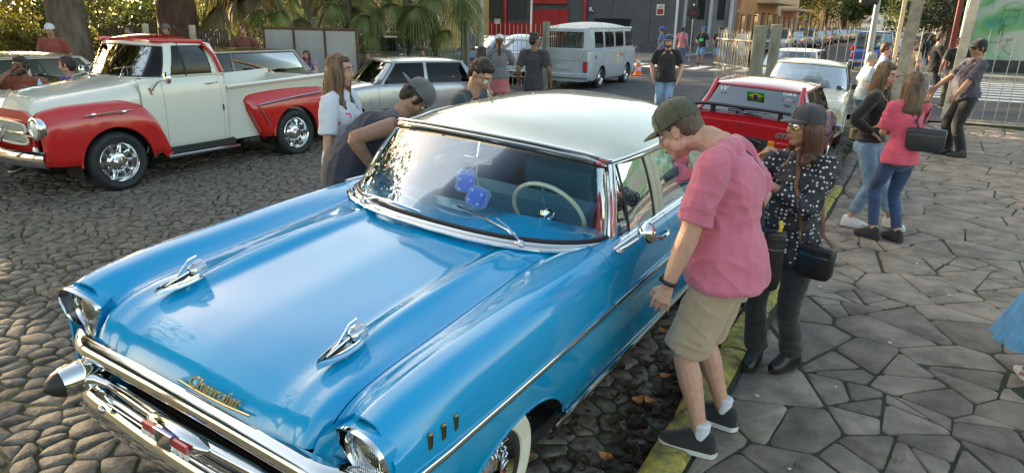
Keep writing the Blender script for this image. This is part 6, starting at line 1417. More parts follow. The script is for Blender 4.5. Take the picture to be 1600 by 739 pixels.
def ik(a, b, l1, l2, hint):
    d = b-a; L = min(d.length, (l1+l2)*.999); u = d.normalized(); x = (l1*l1-l2*l2+L*L)/(2*L); h = math.sqrt(max(0, l1*l1-x*x)); hv = hint-u*hint.dot(u)
    if hv.length < 1e-5: hv = Vector((0, 1, 0))-u*u.y
    return a+u*x+hv.normalized()*h, a+u*L
def chain(mb, P, r, ry=None, upv=(0, 1, 0), n=12, sub=3, ends=(0, -1)):
    """smooth tapered limb with rounded ends"""
    P = [Vector(p) for p in P]; d = [0]
    for a, b in zip(P, P[1:]): d.append(d[-1]+max((b-a).length, 1e-4))
    q = np.linspace(0, d[-1], (len(P)-1)*sub+1); PP = mono(d, [tuple(p) for p in P], q) if len(P) > 2 else np.array([tuple(P[0].lerp(P[1], t)) for t in np.linspace(0, 1, sub+1)])
    rr = np.interp(q, d, r) if len(P) > 2 else np.linspace(r[0], r[1], sub+1); yy = (np.interp(q, d, ry) if len(P) > 2 else np.linspace(ry[0], ry[1], sub+1)) if ry is not None else rr
    mb.tube([tuple(p) for p in PP], list(rr), n, ry=list(yy), upv=upv)
    for e, k in [(q_, q_) for q_ in ends]: s = min(rr[k], yy[k])*.96; mb.ball(tuple(PP[e]), s, 10, 7)
def person(label, loc, az, H=1.70, gir=1.0, fem=False, lean=4, hunch=0, head=(0, 0, 0), armL=None, armR=None, footL=None, footR=None, top=None, bot=None, shoes=None, hair=('short', 'black'), cap=None, sk='tan', vox=.012, belly=0, glasses=None, seated=False, pelv=None, curl=.5, beard=None, group=None, sock=None, elb=None, headoff=None, hips=1.0, watch=None, twist=0):
    s = H/1.72; t = thing('person', label, 'person', loc, R(az-90), group); V = Vector; det = vox < .010
    hipz = .93*s if pelv is None else pelv[2]; PV = V((0, 0, hipz)) if pelv is None else V(pelv)
    def dr(a): a = R(a); return V((0, math.sin(a), math.cos(a)))
    W = PV+dr(lean*.6)*.16*s; CH = W+dr(lean)*.20*s; SHc = CH+dr(lean+hunch)*.125*s; NK = SHc+dr(lean+hunch)*.045*s
    Hd = NK+dr(lean*.6+hunch*1.3)*.15*s+V((0, .01, 0)); 
    if headoff: Hd = V(headoff)
    tw = R(twist); shw = (.165 if fem else .185)*s*(.5+.5*gir)
    sx = V((math.cos(tw), math.sin(tw), 0)); SH = {'R': SHc+sx*shw-V((0, 0, .02*s)), 'L': SHc-sx*shw-V((0, 0, .02*s))}; HP = {'R': PV+V((.09*s, 0, -.03*s)), 'L': PV-V((.09*s, 0, .03*s))}
    arms = {}; legs = {}
    for k, sg, tg in (('R', 1, armR), ('L', -1, armL)):
        hint = V((.3*sg, -1, 0)); curlk = curl; pal = None
        if tg is None: tgt = SH[k]+V((sg*.10, .05, -.49*s))
        elif len(tg) == 2: tgt, hint = V(tg[0]), V(tg[1])
        else: tgt = V(tg)
        e, w_ = ik(SH[k], tgt, .285*s, .255*s, hint); arms[k] = (SH[k], e, w_)
    for k, sg, tg in (('R', 1, footR), ('L', -1, footL)):
        ank = V(tg[:3]) if tg else V((sg*.10*s, 0, .085*s)); kh = V((.0, 1, .25)) if not seated else V((0, .6, 1))
        kn, an = ik(HP[k], ank, .43*s, .42*s, kh); legs[k] = (HP[k], kn, an, (R(tg[3]) if tg and len(tg) > 3 else R(-sg*9)), tg[4] if tg and len(tg) > 4 else 0)
    hx, hy, hz = head; HM = (Matrix.Rotation(R(hy), 3, 'Z') @ Matrix.Rotation(R(-hx), 3, 'X') @ Matrix.Rotation(R(hz), 3, 'Y')); hp = lambda x, y, z: Hd+HM @ (V((x, y, z))*s)
    g = gir
    # ---- body: one continuous skin
    b = MB()
    chain(b, [PV-V((0, 0, .06*s)), PV+V((0, 0, .03)), W, CH, SHc-V((0, 0, .03*s)), NK], [.115*s*g, .125*s*g, .11*s*g, .13*s*g, .115*s*g, .055*s], [.08*s*g, .085*s*g, .075*s*g, .09*s*g, .07*s*g, .055*s])
    chain(b, [NK-V((0, .01, .03)), NK.lerp(Hd, .45), hp(0, -.02, -.03)], [.068*s, .060*s, .060*s] if not fem else [.052*s, .045*s, .05*s])
    hb = lambda c, r: b.ball(tuple(hp(*c)), [q*s for q in r], 14, 10, HM)
    hb((0, -.012, .032), (.073, .092, .083)); hb((0, .020, -.030), (.060, .066, .078)); hb((0, .058, -.088), (.028, .024, .022)); hb((0, .03, -.07), (.046, .045, .035)); hb((0, .072, .036), (.052, .020, .014)); hb((.036, .056, -.022), (.025, .022, .024)); hb((-.036, .056, -.022), (.025, .022, .024)); hb((0, .074, -.055), (.026, .018, .020)); hb((0, .085, -.047), (.019, .010, .007)); hb((0, .084, -.066), (.017, .010, .007))
    chain(b, [hp(0, .084, .022), hp(0, .100, -.008), hp(0, .110, -.026)], [.009*s, .011*s, .013*s]); hb((.013, .094, -.030), (.009, .010, .008)); hb((-.013, .094, -.030), (.009, .010, .008))
    for sg in (1, -1):
        hb((sg*.075, -.010, -.004), (.009, .017, .027)); hb((sg*.079, -.014, .010), (.008, .014, .015)); hb((sg*.054, .004, -.052), (.018, .038, .032))
    for k, sg in (('R', 1), ('L', -1)):
        a0, e, w_ = arms[k]; f = (w_-e).normalized(); u = (e-a0).normalized(); ag = (.5+.5*g)
        chain(b, [a0, a0.lerp(e, .25), a0.lerp(e, .7), e, e.lerp(w_, .25), e.lerp(w_, .75), w_], [x*s*ag*(.88 if fem else 1) for x in (.056, .055, .047, .041, .045, .033, .027)], upv=(1, 0, 0))
        # hand
        side = f.cross(V((0, 0, 1))); side = V((1, 0, 0)) if side.length < .2 else side.normalized()
        if abs(f.z) > .6: side = V((0, 1, 0))-f*f.y; side.normalize(); nrm = V((-sg, 0, 0))
        else: nrm = -side.cross(f) if side.cross(f).z > 0 else side.cross(f)
        nrm = (nrm-f*nrm.dot(f)).normalized(); side = nrm.cross(f).normalized()
        if side.y < 0: side = -side                                  # thumb side points forward
        hs = s*(.9 if fem else 1)
        chain(b, [w_, w_+f*.03*hs, w_+f*.085*hs], [.024*hs, .036*hs, .040*hs], [.020*hs, .016*hs, .014*hs], upv=tuple(nrm), sub=4)
        for i in range(4):
            o_ = (1.5-i)*.0215*hs; ln = (.072, .080, .075, .058)[i]*hs; base_ = w_+f*(.083-.004*abs(1.2-i))*hs+side*o_; P = [base_]; d = f+side*o_*2.5; d.normalize(); c_ = curl*(.9+.15*i)
            for j, q in enumerate((.45, .32, .23)): d = (d*math.cos(c_*.55)+nrm*math.sin(c_*.55)).normalized(); P.append(P[-1]+d*ln*q)
            chain(b, P, [.0092*hs, .0088*hs, .0080*hs, .0068*hs], n=8, sub=2, upv=tuple(side))
        tb = w_+f*.028*hs+side*.022*hs; P = [tb, tb+(side*.8+f*.7+nrm*.2).normalized()*.034*hs, tb+(side*.8+f*.7+nrm*.2).normalized()*.034*hs+(f*.9+side*.25+nrm*.4).normalized()*.028*hs]; P.append(P[-1]+(f+nrm*.45).normalized()*.022*hs)
        chain(b, P, [.013*hs, .0112*hs, .0098*hs, .0078*hs], n=8, sub=2)
    for k, sg in (('R', 1), ('L', -1)):
        h0, kn, an, rot, pit = legs[k]; lg = (.4+.6*g)
        chain(b, [h0, h0.lerp(kn, .35), h0.lerp(kn, .85), kn, kn.lerp(an, .28), kn.lerp(an, .75), an], [x*s*lg for x in (.078, .074, .054, .051, .055, .036, .032)], upv=(0, 1, 0))
        fd = V((-math.sin(-rot), math.cos(rot), 0)); fd.normalize(); ft = an-V((0, 0, .05*s))
        if not shoes: chain(b, [ft-fd*.03*s, ft+fd*.06*s, ft+fd*.15*s-V((0, 0, .012*s))], [.026*s, .030*s, .028*s], [.026*s, .022*s, .013*s], upv=(0, 0, 1))
    bo = b.build('body', SK[sk], t, ang=None); remesh(bo, vox, 3, .5)
    # ---- face details
    for sg in (1, -1):
        c = hp(sg*.030, .0765, .010); e = MB().ball(tuple(hp(sg*.030, .0755, .010)), .0108*s, 10, 8).build('eye', EYEW, t); MB().ball(tuple(hp(sg*.030, .0822, .0095)), .0056*s, 8, 6).build('iris', EYED, e)
        MB().tube([tuple(hp(sg*.030+dx, .086-abs(dx)*.25, .0165-abs(dx)*.18)) for dx in (-.014, 0, .014)], .0032*s, 5).build('eyelid', SK[sk], e)
        MB().tube([tuple(hp(sg*.014, .094, .034)), tuple(hp(sg*.030, .093, .040)), tuple(hp(sg*.048, .082, .034))], [.003*s, .0042*s, .002*s], 6).build('eyebrow', HR[hair[1]] if hair[1] != 'ombre' else HR['brown'], t)
    MB().tube([tuple(hp(dx, .0965-abs(dx)*.35, -.056)) for dx in (-.021, -.01, 0, .01, .021)], [.002*s, .0048*s, .005*s, .0048*s, .002*s], 8, ry=[.002*s, .0065*s, .0075*s, .0065*s, .002*s]).build('mouth', LIP if fem else mat('male_lips', (.30, .12, .10), .5), t)
    if beard:
        m = MB(); 
        for c, r in (((0, .055, -.082), (.045, .035, .034)), ((.042, .02, -.06), (.026, .045, .04)), ((-.042, .02, -.06), (.026, .045, .04)), ((0, .088, -.040), (.028, .010, .006))): m.ball(tuple(hp(*c)), [q*s*1.04 for q in r], 12, 8, HM)
        if beard == 'long': m.ball(tuple(hp(0, .05, -.13)), [.05*s, .035*s, .06*s], 12, 8, HM)
        bd = m.build('beard', HR['grey' if beard in ('grey', 'long') else 'stubble'], t, ang=None); remesh(bd, max(.006, vox*.8), 2)
    # ---- top garment
    if top:
        m_, sl, ln, loose = top[:4]; c = MB(); q = loose
        bl = belly; exh = .032 if bot and bot[0] == 'shorts' else .012
        chain(c, [PV+V((0, 0, -ln*s)), PV+V((0, 0, -ln*s+.03)), PV+V((0, bl*.25, .03)), W+V((0, bl*.7, 0)), CH+V((0, bl*.2, 0)), SHc-V((0, 0, .035*s))], [.162*s*g*hips+q+exh, .164*s*g*hips+q+exh, .154*s*g*hips+q+exh*.5, (.122+bl*.25)*s*g+q, .150*s*g+q, .128*s*g+q*.4], [.124*s*g+q+exh, .126*s*g+q+exh, (.118+bl*.3)*s*g+q+exh*.5, (.100+bl*.55)*s*g+q, .116*s*g+q, .078*s*g+q*.4], sub=4, n=18, ends=(-1,))
        if fem:
            for sg in (1, -1): c.ball(tuple(CH+V((sg*.068*s, .075*s*g, -.03*s))), [.062*s*g, .060*s*g, .062*s*g], 12, 8)
        chain(c, [SH['L']+V((.02, 0, .012)), SHc+V((0, -.012, .012*s)), SH['R']+V((-.02, 0, .012))], [.060*s, .062*s, .060*s], [.052*s, .050*s, .052*s], upv=(0, 1, 0))
        MBn = NK-V((0, 0, .02*s)); chain(c, [SHc, MBn], [.085*s, .062*s])
        for k in ('R', 'L'):
            a0, e, w_ = arms[k]
            if sl <= .02: continue
            if sl <= 1: P = [a0, a0.lerp(e, sl*.5), a0.lerp(e, sl)]; rr = [.064*s+q*.5, .062*s+q*.7, .058*s+q]
            else: z = sl-1; P = [a0, a0.lerp(e, .5), e, e.lerp(w_, z*.5), e.lerp(w_, z)]; rr = [.062*s+q*.5, .054*s+q*.6, .050*s+q*.6, .044*s+q*.6, .034*s+q*.7]
            chain(c, P, [r*(.5+.5*g) for r in rr], upv=(1, 0, 0), ends=(0,))
        tp = c.build('top', m_, t, ang=None); remesh(tp, max(vox, .008), 4, .5)
        if vox < .016: folds(tp, 'shirt', .011 if not fem else .008)
    if bot:
        kind, m_, fr, q = bot; c = MB()
        chain(c, [PV+V((0, 0, .075*s)), PV+V((0, -.005, -.0)), PV-V((0, .01, .09*s))], [.135*s*g+q*.4, .150*s*g*hips+q*.5, .148*s*g*hips+q*.5], [.100*s*g+q*.4, .110*s*g+q*.5, .108*s*g+q*.5], n=16)
        if fem: 
            for sg in (1, -1): c.ball(tuple(PV+V((sg*.065*s, -.065*s*g, -.06*s))), [.078*s*g*hips, .07*s*g, .082*s*g], 10, 8)
        for k in ('R', 'L'):
            h0, kn, an, rot, pit = legs[k]; lg = (.4+.6*g)
            if kind == 'skirt': continue
            if fr <= 1: P = [h0, h0.lerp(kn, fr*.5), h0.lerp(kn, fr)]; rr = [.088*s*g+q*.3, .090*s*lg+q*.6, .078*s*lg+q*1.1]
            else: z = fr-1; P = [h0, h0.lerp(kn, .5), kn, kn.lerp(an, z*.4), kn.lerp(an, z)]; fl = .018 if kind == 'flare' else 0; rr = [.088*s*g+q*.3, .080*s*lg+q*.5, .060*s*lg+q*.6, .056*s*lg+q*.7, .043*s*lg+q+fl]
            chain(c, P, rr, upv=(0, 1, 0), n=14, ends=(0,))
        if kind == 'skirt': chain(c, [PV, PV-V((0, 0, fr*.5*s)), PV-V((0, 0, fr*s))], [.16*s+q, .19*s+q, .21*s+q*2], [.13*s+q, .16*s+q, .18*s+q*2], n=18, ends=())
        bt = c.build('skirt' if kind == 'skirt' else ('shorts' if fr <= 1.1 else 'trousers'), m_, t, ang=None); remesh(bt, max(vox, .008), 4, .5)
        if vox < .016: folds(bt, 'pants', .005)
    # ---- shoes
    for k in ('R', 'L'):
        h0, kn, an, rot, pit = legs[k]
        if not shoes: continue
        st_, m_ = shoes[:2]; sm = shoes[2] if len(shoes) > 2 else SOLE
        base = Matrix.Translation(an-V((0, 0, .085*s))) @ Matrix.Rotation(rot, 4, 'Z') @ Matrix.Rotation(R(-pit), 4, 'X'); c = MB(); c.M = base; z0 = .03 if st_ == 'heel' else .0
        secs = [(-.075, .022, .045, .05), (-.06, .038, .055, .095), (-.02, .042, .05, .108), (.03, .044, .045, .102), (.08, .048, .034, .080), (.13, .048, .026, .052), (.165, .040, .020, .040), (.19, .020, .016, .028)]
        rows = []
        for y, wd, zc_, zt in secs:
            zt = zt*(1.25 if st_ == 'boot' and y < .05 else 1)+z0*max(0, .6-y*4); r = []
            for j in range(13):
                a = PI*j/12; r.append((wd*s*math.cos(a), y*s, .018*s+z0*max(0, .7-y*5)*s+zt*s*max(0, math.sin(a))**.75))
            rows.append(r)
        c.grid(rows); c.add(rows[0], [tuple(range(13))]); c.add(rows[-1], [tuple(range(12, -1, -1))])
        sh = c.build('shoe', m_, t, ang=60); c = MB(); c.M = base
        ol = [(wd*1.06*s, y*s) for y, wd, _, _ in secs]; ol = [(0, -.083*s)]+ol+[(0, .20*s)]+[(-a, b_) for a, b_ in ol[::-1]]
        rows = [[(a, b_, z+z0*max(0, .7-b_*5)*(1 if z > .01 else .0)) for a, b_ in ol+[ol[0]]] for z in (.0, .004, .026*s)]
        c.grid(rows); c.add([(a, b_, .0) for a, b_ in ol], [tuple(range(len(ol)))]); c.build('sole', sm, sh, ang=40)
        if det and st_ == 'lace':
            c = MB(); c.M = base
            for j in range(5): y = .045+j*.019; c.tube([(-.022*s, y*s, (.098-.13*y)*s+.012), (0, (y+.006)*s, (.108-.15*y)*s+.014), (.022*s, y*s, (.098-.13*y)*s+.012)], .0028, 5)
            c.build('laces', mat('grey_lace', (.12, .12, .12), .8), sh, kind='stuff')
        if sock: c = MB(); chain(c, [an-V((0, 0, .012*s)), an+V((0, 0, sock*.6*s)), an+V((0, 0, sock*s))], [.037*s*g**.5, .036*s*g**.5, .040*s*g**.5], ends=(0,)); so_ = c.build('sock', mat('white_sock', (.62, .64, .70), .9, bump=.4, bs=200), t, ang=None); remesh(so_, .008, 2)
    # ---- hair
    hs_, hc = hair[:2]; c = MB(); B_ = lambda c_, r: c.ball(tuple(hp(*c_)), [q*s for q in r], 14, 10, HM)
    if hs_ != 'bald':
        B_((0, -.022, .046), (.080, .092, .082)); B_((0, -.055, .0), (.070, .058, .07)); B_((0, .02, .085), (.062, .058, .034))
        if hs_ == 'short': B_((.0, -.045, -.035), (.060, .05, .05)); [B_((sg*.068, -.0, .01), (.014, .035, .045)) for sg in (1, -1) if hc != 'cropped']
        if hs_ == 'quiff': B_((0, .035, .10), (.06, .055, .04)); B_((0, -.01, .105), (.066, .07, .04))
        if hs_ == 'curly': 
            rr_ = random.Random(3)
            for _ in range(26): a = rr_.uniform(0, 6.3); B_((.055*math.cos(a), -.02+.06*math.sin(a), .10+rr_.uniform(-.01, .03)), (.024, .024, .024))
        if hs_ in ('long', 'mid', 'tail'):
            L = hair[2] if len(hair) > 2 else .38; rr_ = random.Random(int(L*100))
            if hs_ == 'tail': 
                chain(c, [hp(0, -.10, .04), hp(0, -.15, -.0), Hd+V((0, -.13, -.15))*s, Hd+V((.01, -.12, -.15-L))*s], [.026*s, .034*s, .034*s, .008*s])
            else:
                for k in range(15):
                    a = lerp(-.75 if hs_ == 'long' else -.55, PI+.75 if hs_ == 'long' else PI+.55, k/14); x0, y0 = math.cos(a)*.072, -math.sin(a)*.074-.012; ln = L*rr_.uniform(.88, 1.06); top_ = hp(x0*.7, y0*.7, .07); m1 = hp(x0*1.08, y0*1.08, -.02)
                    m2 = Hd+HM @ V((x0*1.15*s, y0*1.1*s, 0))+V((0, -.02*s, -.16*s)); e_ = Hd+HM @ V((x0*1.45*s, (y0*1.3)*s, 0))+V((0, -.02*s if y0 < 0 else .03*s, -ln*s))
                    chain(c, [top_, m1, m2, m2.lerp(e_, .6), e_], [.026*s, .024*s, .026*s, .024*s, .007*s], n=8)
        h_ = c.build('hair', HR[hc], t, ang=None); remesh(h_, max(.007, vox*.8), 2, .4)
        if vox < .016: folds(h_, 'hair', .006)
    if cap:
        cm = cap[0]; bk = -1 if len(cap) > 1 and cap[1] == 'back' else 1; c = MB(); c.M = Matrix.Translation(hp(0, -.008, .040)) @ HM.to_4x4() @ Matrix.Scale(s, 4) @ Matrix.Rotation(R(-6*bk), 4, 'X')
        c.lathe([(.093, .0), (.094, .02), (.091, .05), (.078, .080), (.052, .100), (.022, .110), (.0, .112)], 28); c.v = [tuple(c.M @ V((v[0], v[1]*1.14, v[2]))) for v in [tuple(c.M.inverted() @ V(q)) for q in c.v]]
        co = c.build('cap', cm, t, ang=60)
        if vox < .013:
            for q_ in range(6):
                a = PI*q_/3+PI/6; c = MB(); c.M = Matrix.Translation(hp(0, -.008, .040)) @ HM.to_4x4() @ Matrix.Scale(s, 4) @ Matrix.Rotation(R(-6*bk), 4, 'X'); c.tube([(r_*math.cos(a), r_*math.sin(a)*1.14, h_) for r_, h_ in ((.0945, .0), (.0955, .02), (.0925, .05), (.0795, .0805), (.053, .101), (.022, .1115))], .0016, 4); c.build('cap_seam', cm, co)
        c = MB(); c.M = Matrix.Translation(hp(0, -.008, .040)) @ HM.to_4x4() @ Matrix.Scale(s, 4); rows = []
        for i in range(7):
            v = i/6; r = []
            for j in range(15):
                a = lerp(-1.15, 1.15, j/14); xx = math.sin(a)*(.090-.010*v); yy = bk*(.105*math.cos(a)*1.0+v*.078*math.cos(a)**.6); r.append((xx, yy, .008-.05*v*v*.35-.22*xx*xx*4*.5*(.4+v)))
            rows.append(r)
        c.grid(rows); c.grid([[(p[0], p[1], p[2]-.004) for p in r] for r in rows], flip=True); c.build('cap_brim', cap[2] if len(cap) > 2 else cm, co, ang=60)
        MB().ball(tuple(hp(0, -.018, .153)), .007*s, 8, 6).build('cap_button', cm, co)
    if glasses:
        gm = BLACK if glasses == 'dark' else mat('thin_gold', (.4, .3, .15), .3, 1)
        for sg in (1, -1):
            P = [tuple(hp(sg*.031+.025*math.cos(a), .093-.012*abs(math.cos(a))*(1 if math.cos(a)*sg > 0 else 0), .006+.019*math.sin(a))) for a in np.linspace(0, 2*PI, 17)[:-1]]
            r_ = MB().tube(P, .0022*s if glasses != 'dark' else .003*s, 5, closed=True).build('spectacle_rim', gm, t)
            MB().add(P, [tuple(range(16))]).build('spectacle_lens', BLACK if glasses == 'dark' else glass('spectacle_glass', (.9, .9, .88), 1.5), r_, smooth=False)
            MB().tube([tuple(hp(sg*.056, .085, .012)), tuple(hp(sg*.079, .0, .012))], .002*s, 5).build('spectacle_arm', gm, r_)
        MB().tube([tuple(hp(-.008, .096, .010)), tuple(hp(.008, .096, .010))], .002*s, 5).build('spectacle_bridge', gm, t)
    if watch:
        a0, e, w_ = arms[watch]; d = (w_-e).normalized(); c = w_-d*.012; M4 = Matrix.Translation(c) @ d.to_track_quat('Z', 'Y').to_matrix().to_4x4(); m = MB(); m.M = M4; m.lathe([(.034, -.010), (.037, -.006), (.037, .006), (.034, .010)], 20); wt = m.build('watch_strap', BLEA, t)
        m = MB(); m.M = M4 @ Matrix.Rotation(R(150 if watch == 'L' else 30), 4, 'Z') @ Matrix.Translation((.038, 0, 0)); m.lathe([(.023, -.004), (.024, .004), (.021, .008), (0, .008)], 22, 'x'); m.build('watch_case', mat('watch_steel', (.08, .08, .085), .25, 1), wt)
    t['_a'] = 0; del t['_a']
    t_info[label] = dict(t=t, SH=SH, arms=arms, PV=PV, CH=CH, NK=NK, Hd=Hd, s=s, W=W)
    return t
t_info = {}
JEAN = cloth('blue_denim', (.045, .085, .20), var=.4, vs=7, bump=.5); JEANL = cloth('light_denim', (.20, .32, .48), var=.3, vs=6, bump=.5); BLK = cloth('black', (.012, .012, .013), var=.2); CHAR = cloth('charcoal', (.05, .052, .058)); NAVYC = cloth('navy', (.035, .035, .055)); WHT = cloth('white', (.58, .60, .66), var=.03)
PINK = cloth('rose_pink', (.60, .155, .24), var=.08, vs=3, bump=.5); KHAKI = cloth('khaki', (.45, .33, .22), var=.08, bump=.6); OLIVE = cloth('olive_cap', (.075, .075, .045), bump=.6)
# ---- man in pink at the blue car
person('man in a pink T-shirt, khaki shorts and olive cap peering into the blue sedan', (-.63, 3.0, 0), 180, 1.78, 1.12, lean=4, hunch=18, head=(30, -4, 0), headoff=(0, .285, 1.53),
       armL=((-.30, .215, .765), (-.4, -1, .1)), armR=((.20, .16, 1.12), (.6, -1, .3)), footL=(-.14, -.005, .09, 4), footR=(.15, -.04, .09, -6), top=(PINK, .86, .10, .014), bot=('shorts', KHAKI, .96, .022), shoes=('lace', cloth('black_mesh_shoe', (.018, .018, .02)), SOLE), sock=.075, hair=('short', 'cropped'), cap=(OLIVE, 'front', OLIVE), sk='fair', vox=.0055, belly=.055, watch='L', curl=.55)
# ---- woman with polka-dot blouse
def dots():
    m = mat('cloth_polka_dots', (.012, .013, .022), .6, bump=.2, bs=200); n = m.node_tree.nodes; L = m.node_tree.links.new; p = n['Principled BSDF']
    tc = n.new('ShaderNodeTexCoord'); v = n.new('ShaderNodeTexVoronoi'); v.inputs['Scale'].default_value = 40; v.inputs['Randomness'].default_value = .45; L(tc.outputs['Object'], v.inputs[0]); c = n.new('ShaderNodeMath'); c.operation = 'LESS_THAN'; c.inputs[1].default_value = .27; L(v.outputs['Distance'], c.inputs[0])
    x = n.new('ShaderNodeMix'); x.data_type = 'RGBA'; x.inputs[6].default_value = (.012, .013, .022, 1); x.inputs[7].default_value = (.62, .62, .58, 1); L(c.outputs[0], x.inputs[0]); L(x.outputs[2], p.inputs['Base Color']); return m
person('woman in a black polka-dot blouse, black trousers and dark cap holding up a phone', (-.50, 3.98, 0), 256, 1.565, 1.05, True, lean=2, head=(-6, -34, 0), armR=((.15, .21, 1.31), (.9, -.2, -1.2)), armL=((.06, .24, 1.17), (-.9, -.4, -.7)), footR=(.09, .05, .09, 10), footL=(-.09, -.05, .09, -14),
       top=(dots(), 1.8, .16, .02), bot=('flare', BLK, 1.93, .014), shoes=('heel', BLEA, BLEA), hair=('mid', 'redbrown', .21), cap=(cloth('dark_slate_cap', (.045, .045, .055)), 'front'), glasses='clear', sk='tan', vox=.0065, belly=.05, curl=1.5)
ph = MB().box(-.037, .037, -.004, .004, -.075, .075, .006).build('phone', mat('phone_black', (.02, .02, .022), .2)); tag(ph, 'dark phone held up by the woman in the polka-dot blouse', 'phone'); ph.location = (-.74, 3.68, 1.36); ph.rotation_euler = (.5, .3, .4)
# ---- left group by the far side of the blue sedan
TEE = cloth('white_tee', (.60, .62, .70), var=.04)
tw_ = person('woman with long ombre hair in a white T-shirt standing behind the blue fender', (-3.66, 3.56, .035), 20, 1.71, 1.06, True, lean=2, head=(3, -3, 0), armR=((.33, .06, .82), (.5, -1, 0)), armL=((-.30, .10, .84), (-.5, -1, 0)), top=(TEE, .80, .09, .010), bot=('pants', BLK, 1.9, .01), shoes=('lace', BLK), hair=('long', 'ombre', .37), sk='olive', vox=.009, curl=.7)
for (x, z, c) in ((.06, 1.20, 'yellow'), (.10, 1.27, 'pink'), (.09, 1.12, 'pink'), (.10, 1.0, 'pink'), (.0, 1.07, 'yellow')):
    pass
bm_ = person('man bending forward in a navy sleeveless top with a green squiggle and grey cap', (-3.36, 3.42, .035), 44, 1.80, 1.10, lean=45, hunch=14, pelv=(0, -.08, .93), head=(58, 0, 0), armR=((.20, .10, .99), (.6, -1, .9)), armL=((-.16, .12, 1.0), (-.8, -.6, .9)), footR=(.13, -.05, .09), footL=(-.13, -.02, .09), top=(NAVYC, .0, .10, .012), bot=('shorts', CHAR, 1.0, .03), shoes=('lace', BLK), hair=('short', 'black'), cap=(cloth('grey_cap', (.11, .11, .115)), 'back'), sk='tan', vox=.008, belly=.05)
person('boy with dark hair and glasses looking down into the blue sedan', (-3.22, 4.46, .03), 8, 1.70, .94, lean=10, hunch=16, head=(34, -10, 0), top=(cloth('dark_teal', (.03, .05, .06)), .9, .08, .015), bot=('pants', JEAN, 1.9, .014), shoes=('lace', BLK), hair=('quiff', 'black'), glasses='dark_thin', sk='olive', vox=.009)
# ---- women and officer on the pavement
person('dark-haired woman in a black top and light jeans, hand on hip', (-.36, 7.62, 0), -12, 1.66, .98, True, lean=3, head=(14, -16, 0), armR=((.14, .05, .99), (.9, -.9, 0)), armL=((-.16, .14, 1.02), (-.9, -.5, 0)), footR=(.10, -.03, .09, 6), footL=(-.12, .30, .09, -25), top=(BLK, 1.92, .0, .010), bot=('pants', JEANL, 1.78, .018), shoes=('lace', mat('white_leather', (.66, .66, .66), .5), SOLE), hair=('long', 'ombre', .34), sk='fair', vox=.0085, hips=1.05)
person('woman in a coral pink tee and dark blue jeans with a black shoulder bag', (-.06, 7.22, 0), 128, 1.60, .96, True, lean=2, head=(6, 4, 0), armR=((-.02, .22, 1.08), (.9, -.3, -.4)), armL=((.05, .20, 1.05), (-.9, -.3, -.5)), footL=(-.10, .05, .09, 25), footR=(.08, -.06, .09, 8), top=(cloth('coral', (.66, .09, .15)), .80, .10, .016), bot=('pants', cloth('dark_denim', (.03, .06, .15), var=.4, vs=7), 1.88, .008), shoes=('lace', cloth('black_trainer', (.02, .02, .022)), BLACK), hair=('long', 'ombre', .33), sk='fair', vox=.0085, hips=1.05)
person('officer in a dark shirt, cap and sunglasses spreading both hands', (.64, 12.9, 0), 205, 1.80, 1.10, lean=-2, head=(2, 6, 0), armR=((.20, .46, 1.02), (.5, -.4, -1)), armL=((-.24, .30, .98), (-.6, -.6, -.6)), footR=(.12, .05, .09, -8), footL=(-.10, -.05, .09, -20), top=(cloth('slate_violet', (.062, .055, .078)), .95, .02, .02), bot=('pants', BLK, 1.9, .03), shoes=('boot', BLEA, BLEA), hair=('short', 'stubble'), cap=(BLK, 'front'), glasses='dark', sk='tan', vox=.010, belly=.09, curl=.25)
text('cap_patch', 'GUARD', .03, (0, 0, 0), (PI/2, 0, PI), mat('gold_thread', (.6, .45, .05), .6), t_info['officer in a dark shirt, cap and sunglasses spreading both hands']['t'], .002) if 0 else None
# ---- people of the middle distance
person('bearded man in a black T-shirt and navy cap with hands in his pockets', (-4.48, 13.4, .03), -78, 1.71, 1.16, lean=0, head=(-2, 0, 0), armR=((.25, .06, .88), (1, -.6, 0)), armL=((-.25, .06, .88), (-1, -.6, 0)), top=(BLK, .78, .10, .018), bot=('pants', JEANL, 1.88, .02), shoes=('lace', BLK), hair=('short', 'stubble'), cap=(cloth('navy_cap', (.03, .04, .08)), 'front'), beard='short', sk='fair', vox=.011, belly=.04)
person('young man in a dark polo shirt with curly quiff seen from behind', (-5.95, 10.55, .03), 112, 1.74, 1.04, lean=0, head=(0, -52, 0), top=(cloth('dark_polo', (.035, .035, .045)), .8, .14, .02), bot=('pants', JEAN, 1.9, .02), shoes=('lace', BLK), hair=('curly', 'black'), sk='brown', vox=.011)
person('woman in a grey tee with white cap and long ponytail seen from behind', (-7.35, 11.6, .03), 122, 1.66, 1.10, True, lean=2, head=(12, 0, 0), armR=((.12, .26, 1.12), (1, -.3, -.6)), armL=((-.12, .26, 1.12), (-1, -.3, -.6)), top=(cloth('mid_grey', (.15, .155, .165)), .85, .06, .02), bot=('skirt', cloth('salmon', (.48, .14, .13)), .34, .02), shoes=('lace', BLK), hair=('tail', 'redbrown', .32), cap=(cloth('white_cap', (.6, .62, .66)), 'front'), sk='fair', vox=.011)
person('young woman with long dark hair left of the woman in the white cap', (-6.7, 9.95, .03), 60, 1.52, .9, True, lean=3, head=(10, 0, 0), top=(cloth('rust', (.22, .08, .04)), .0, .04, .012), bot=('pants', cloth('dark_green', (.02, .06, .05)), 1.9, .01), shoes=('lace', BLK), hair=('long', 'black', .42), sk='fair', vox=.012)
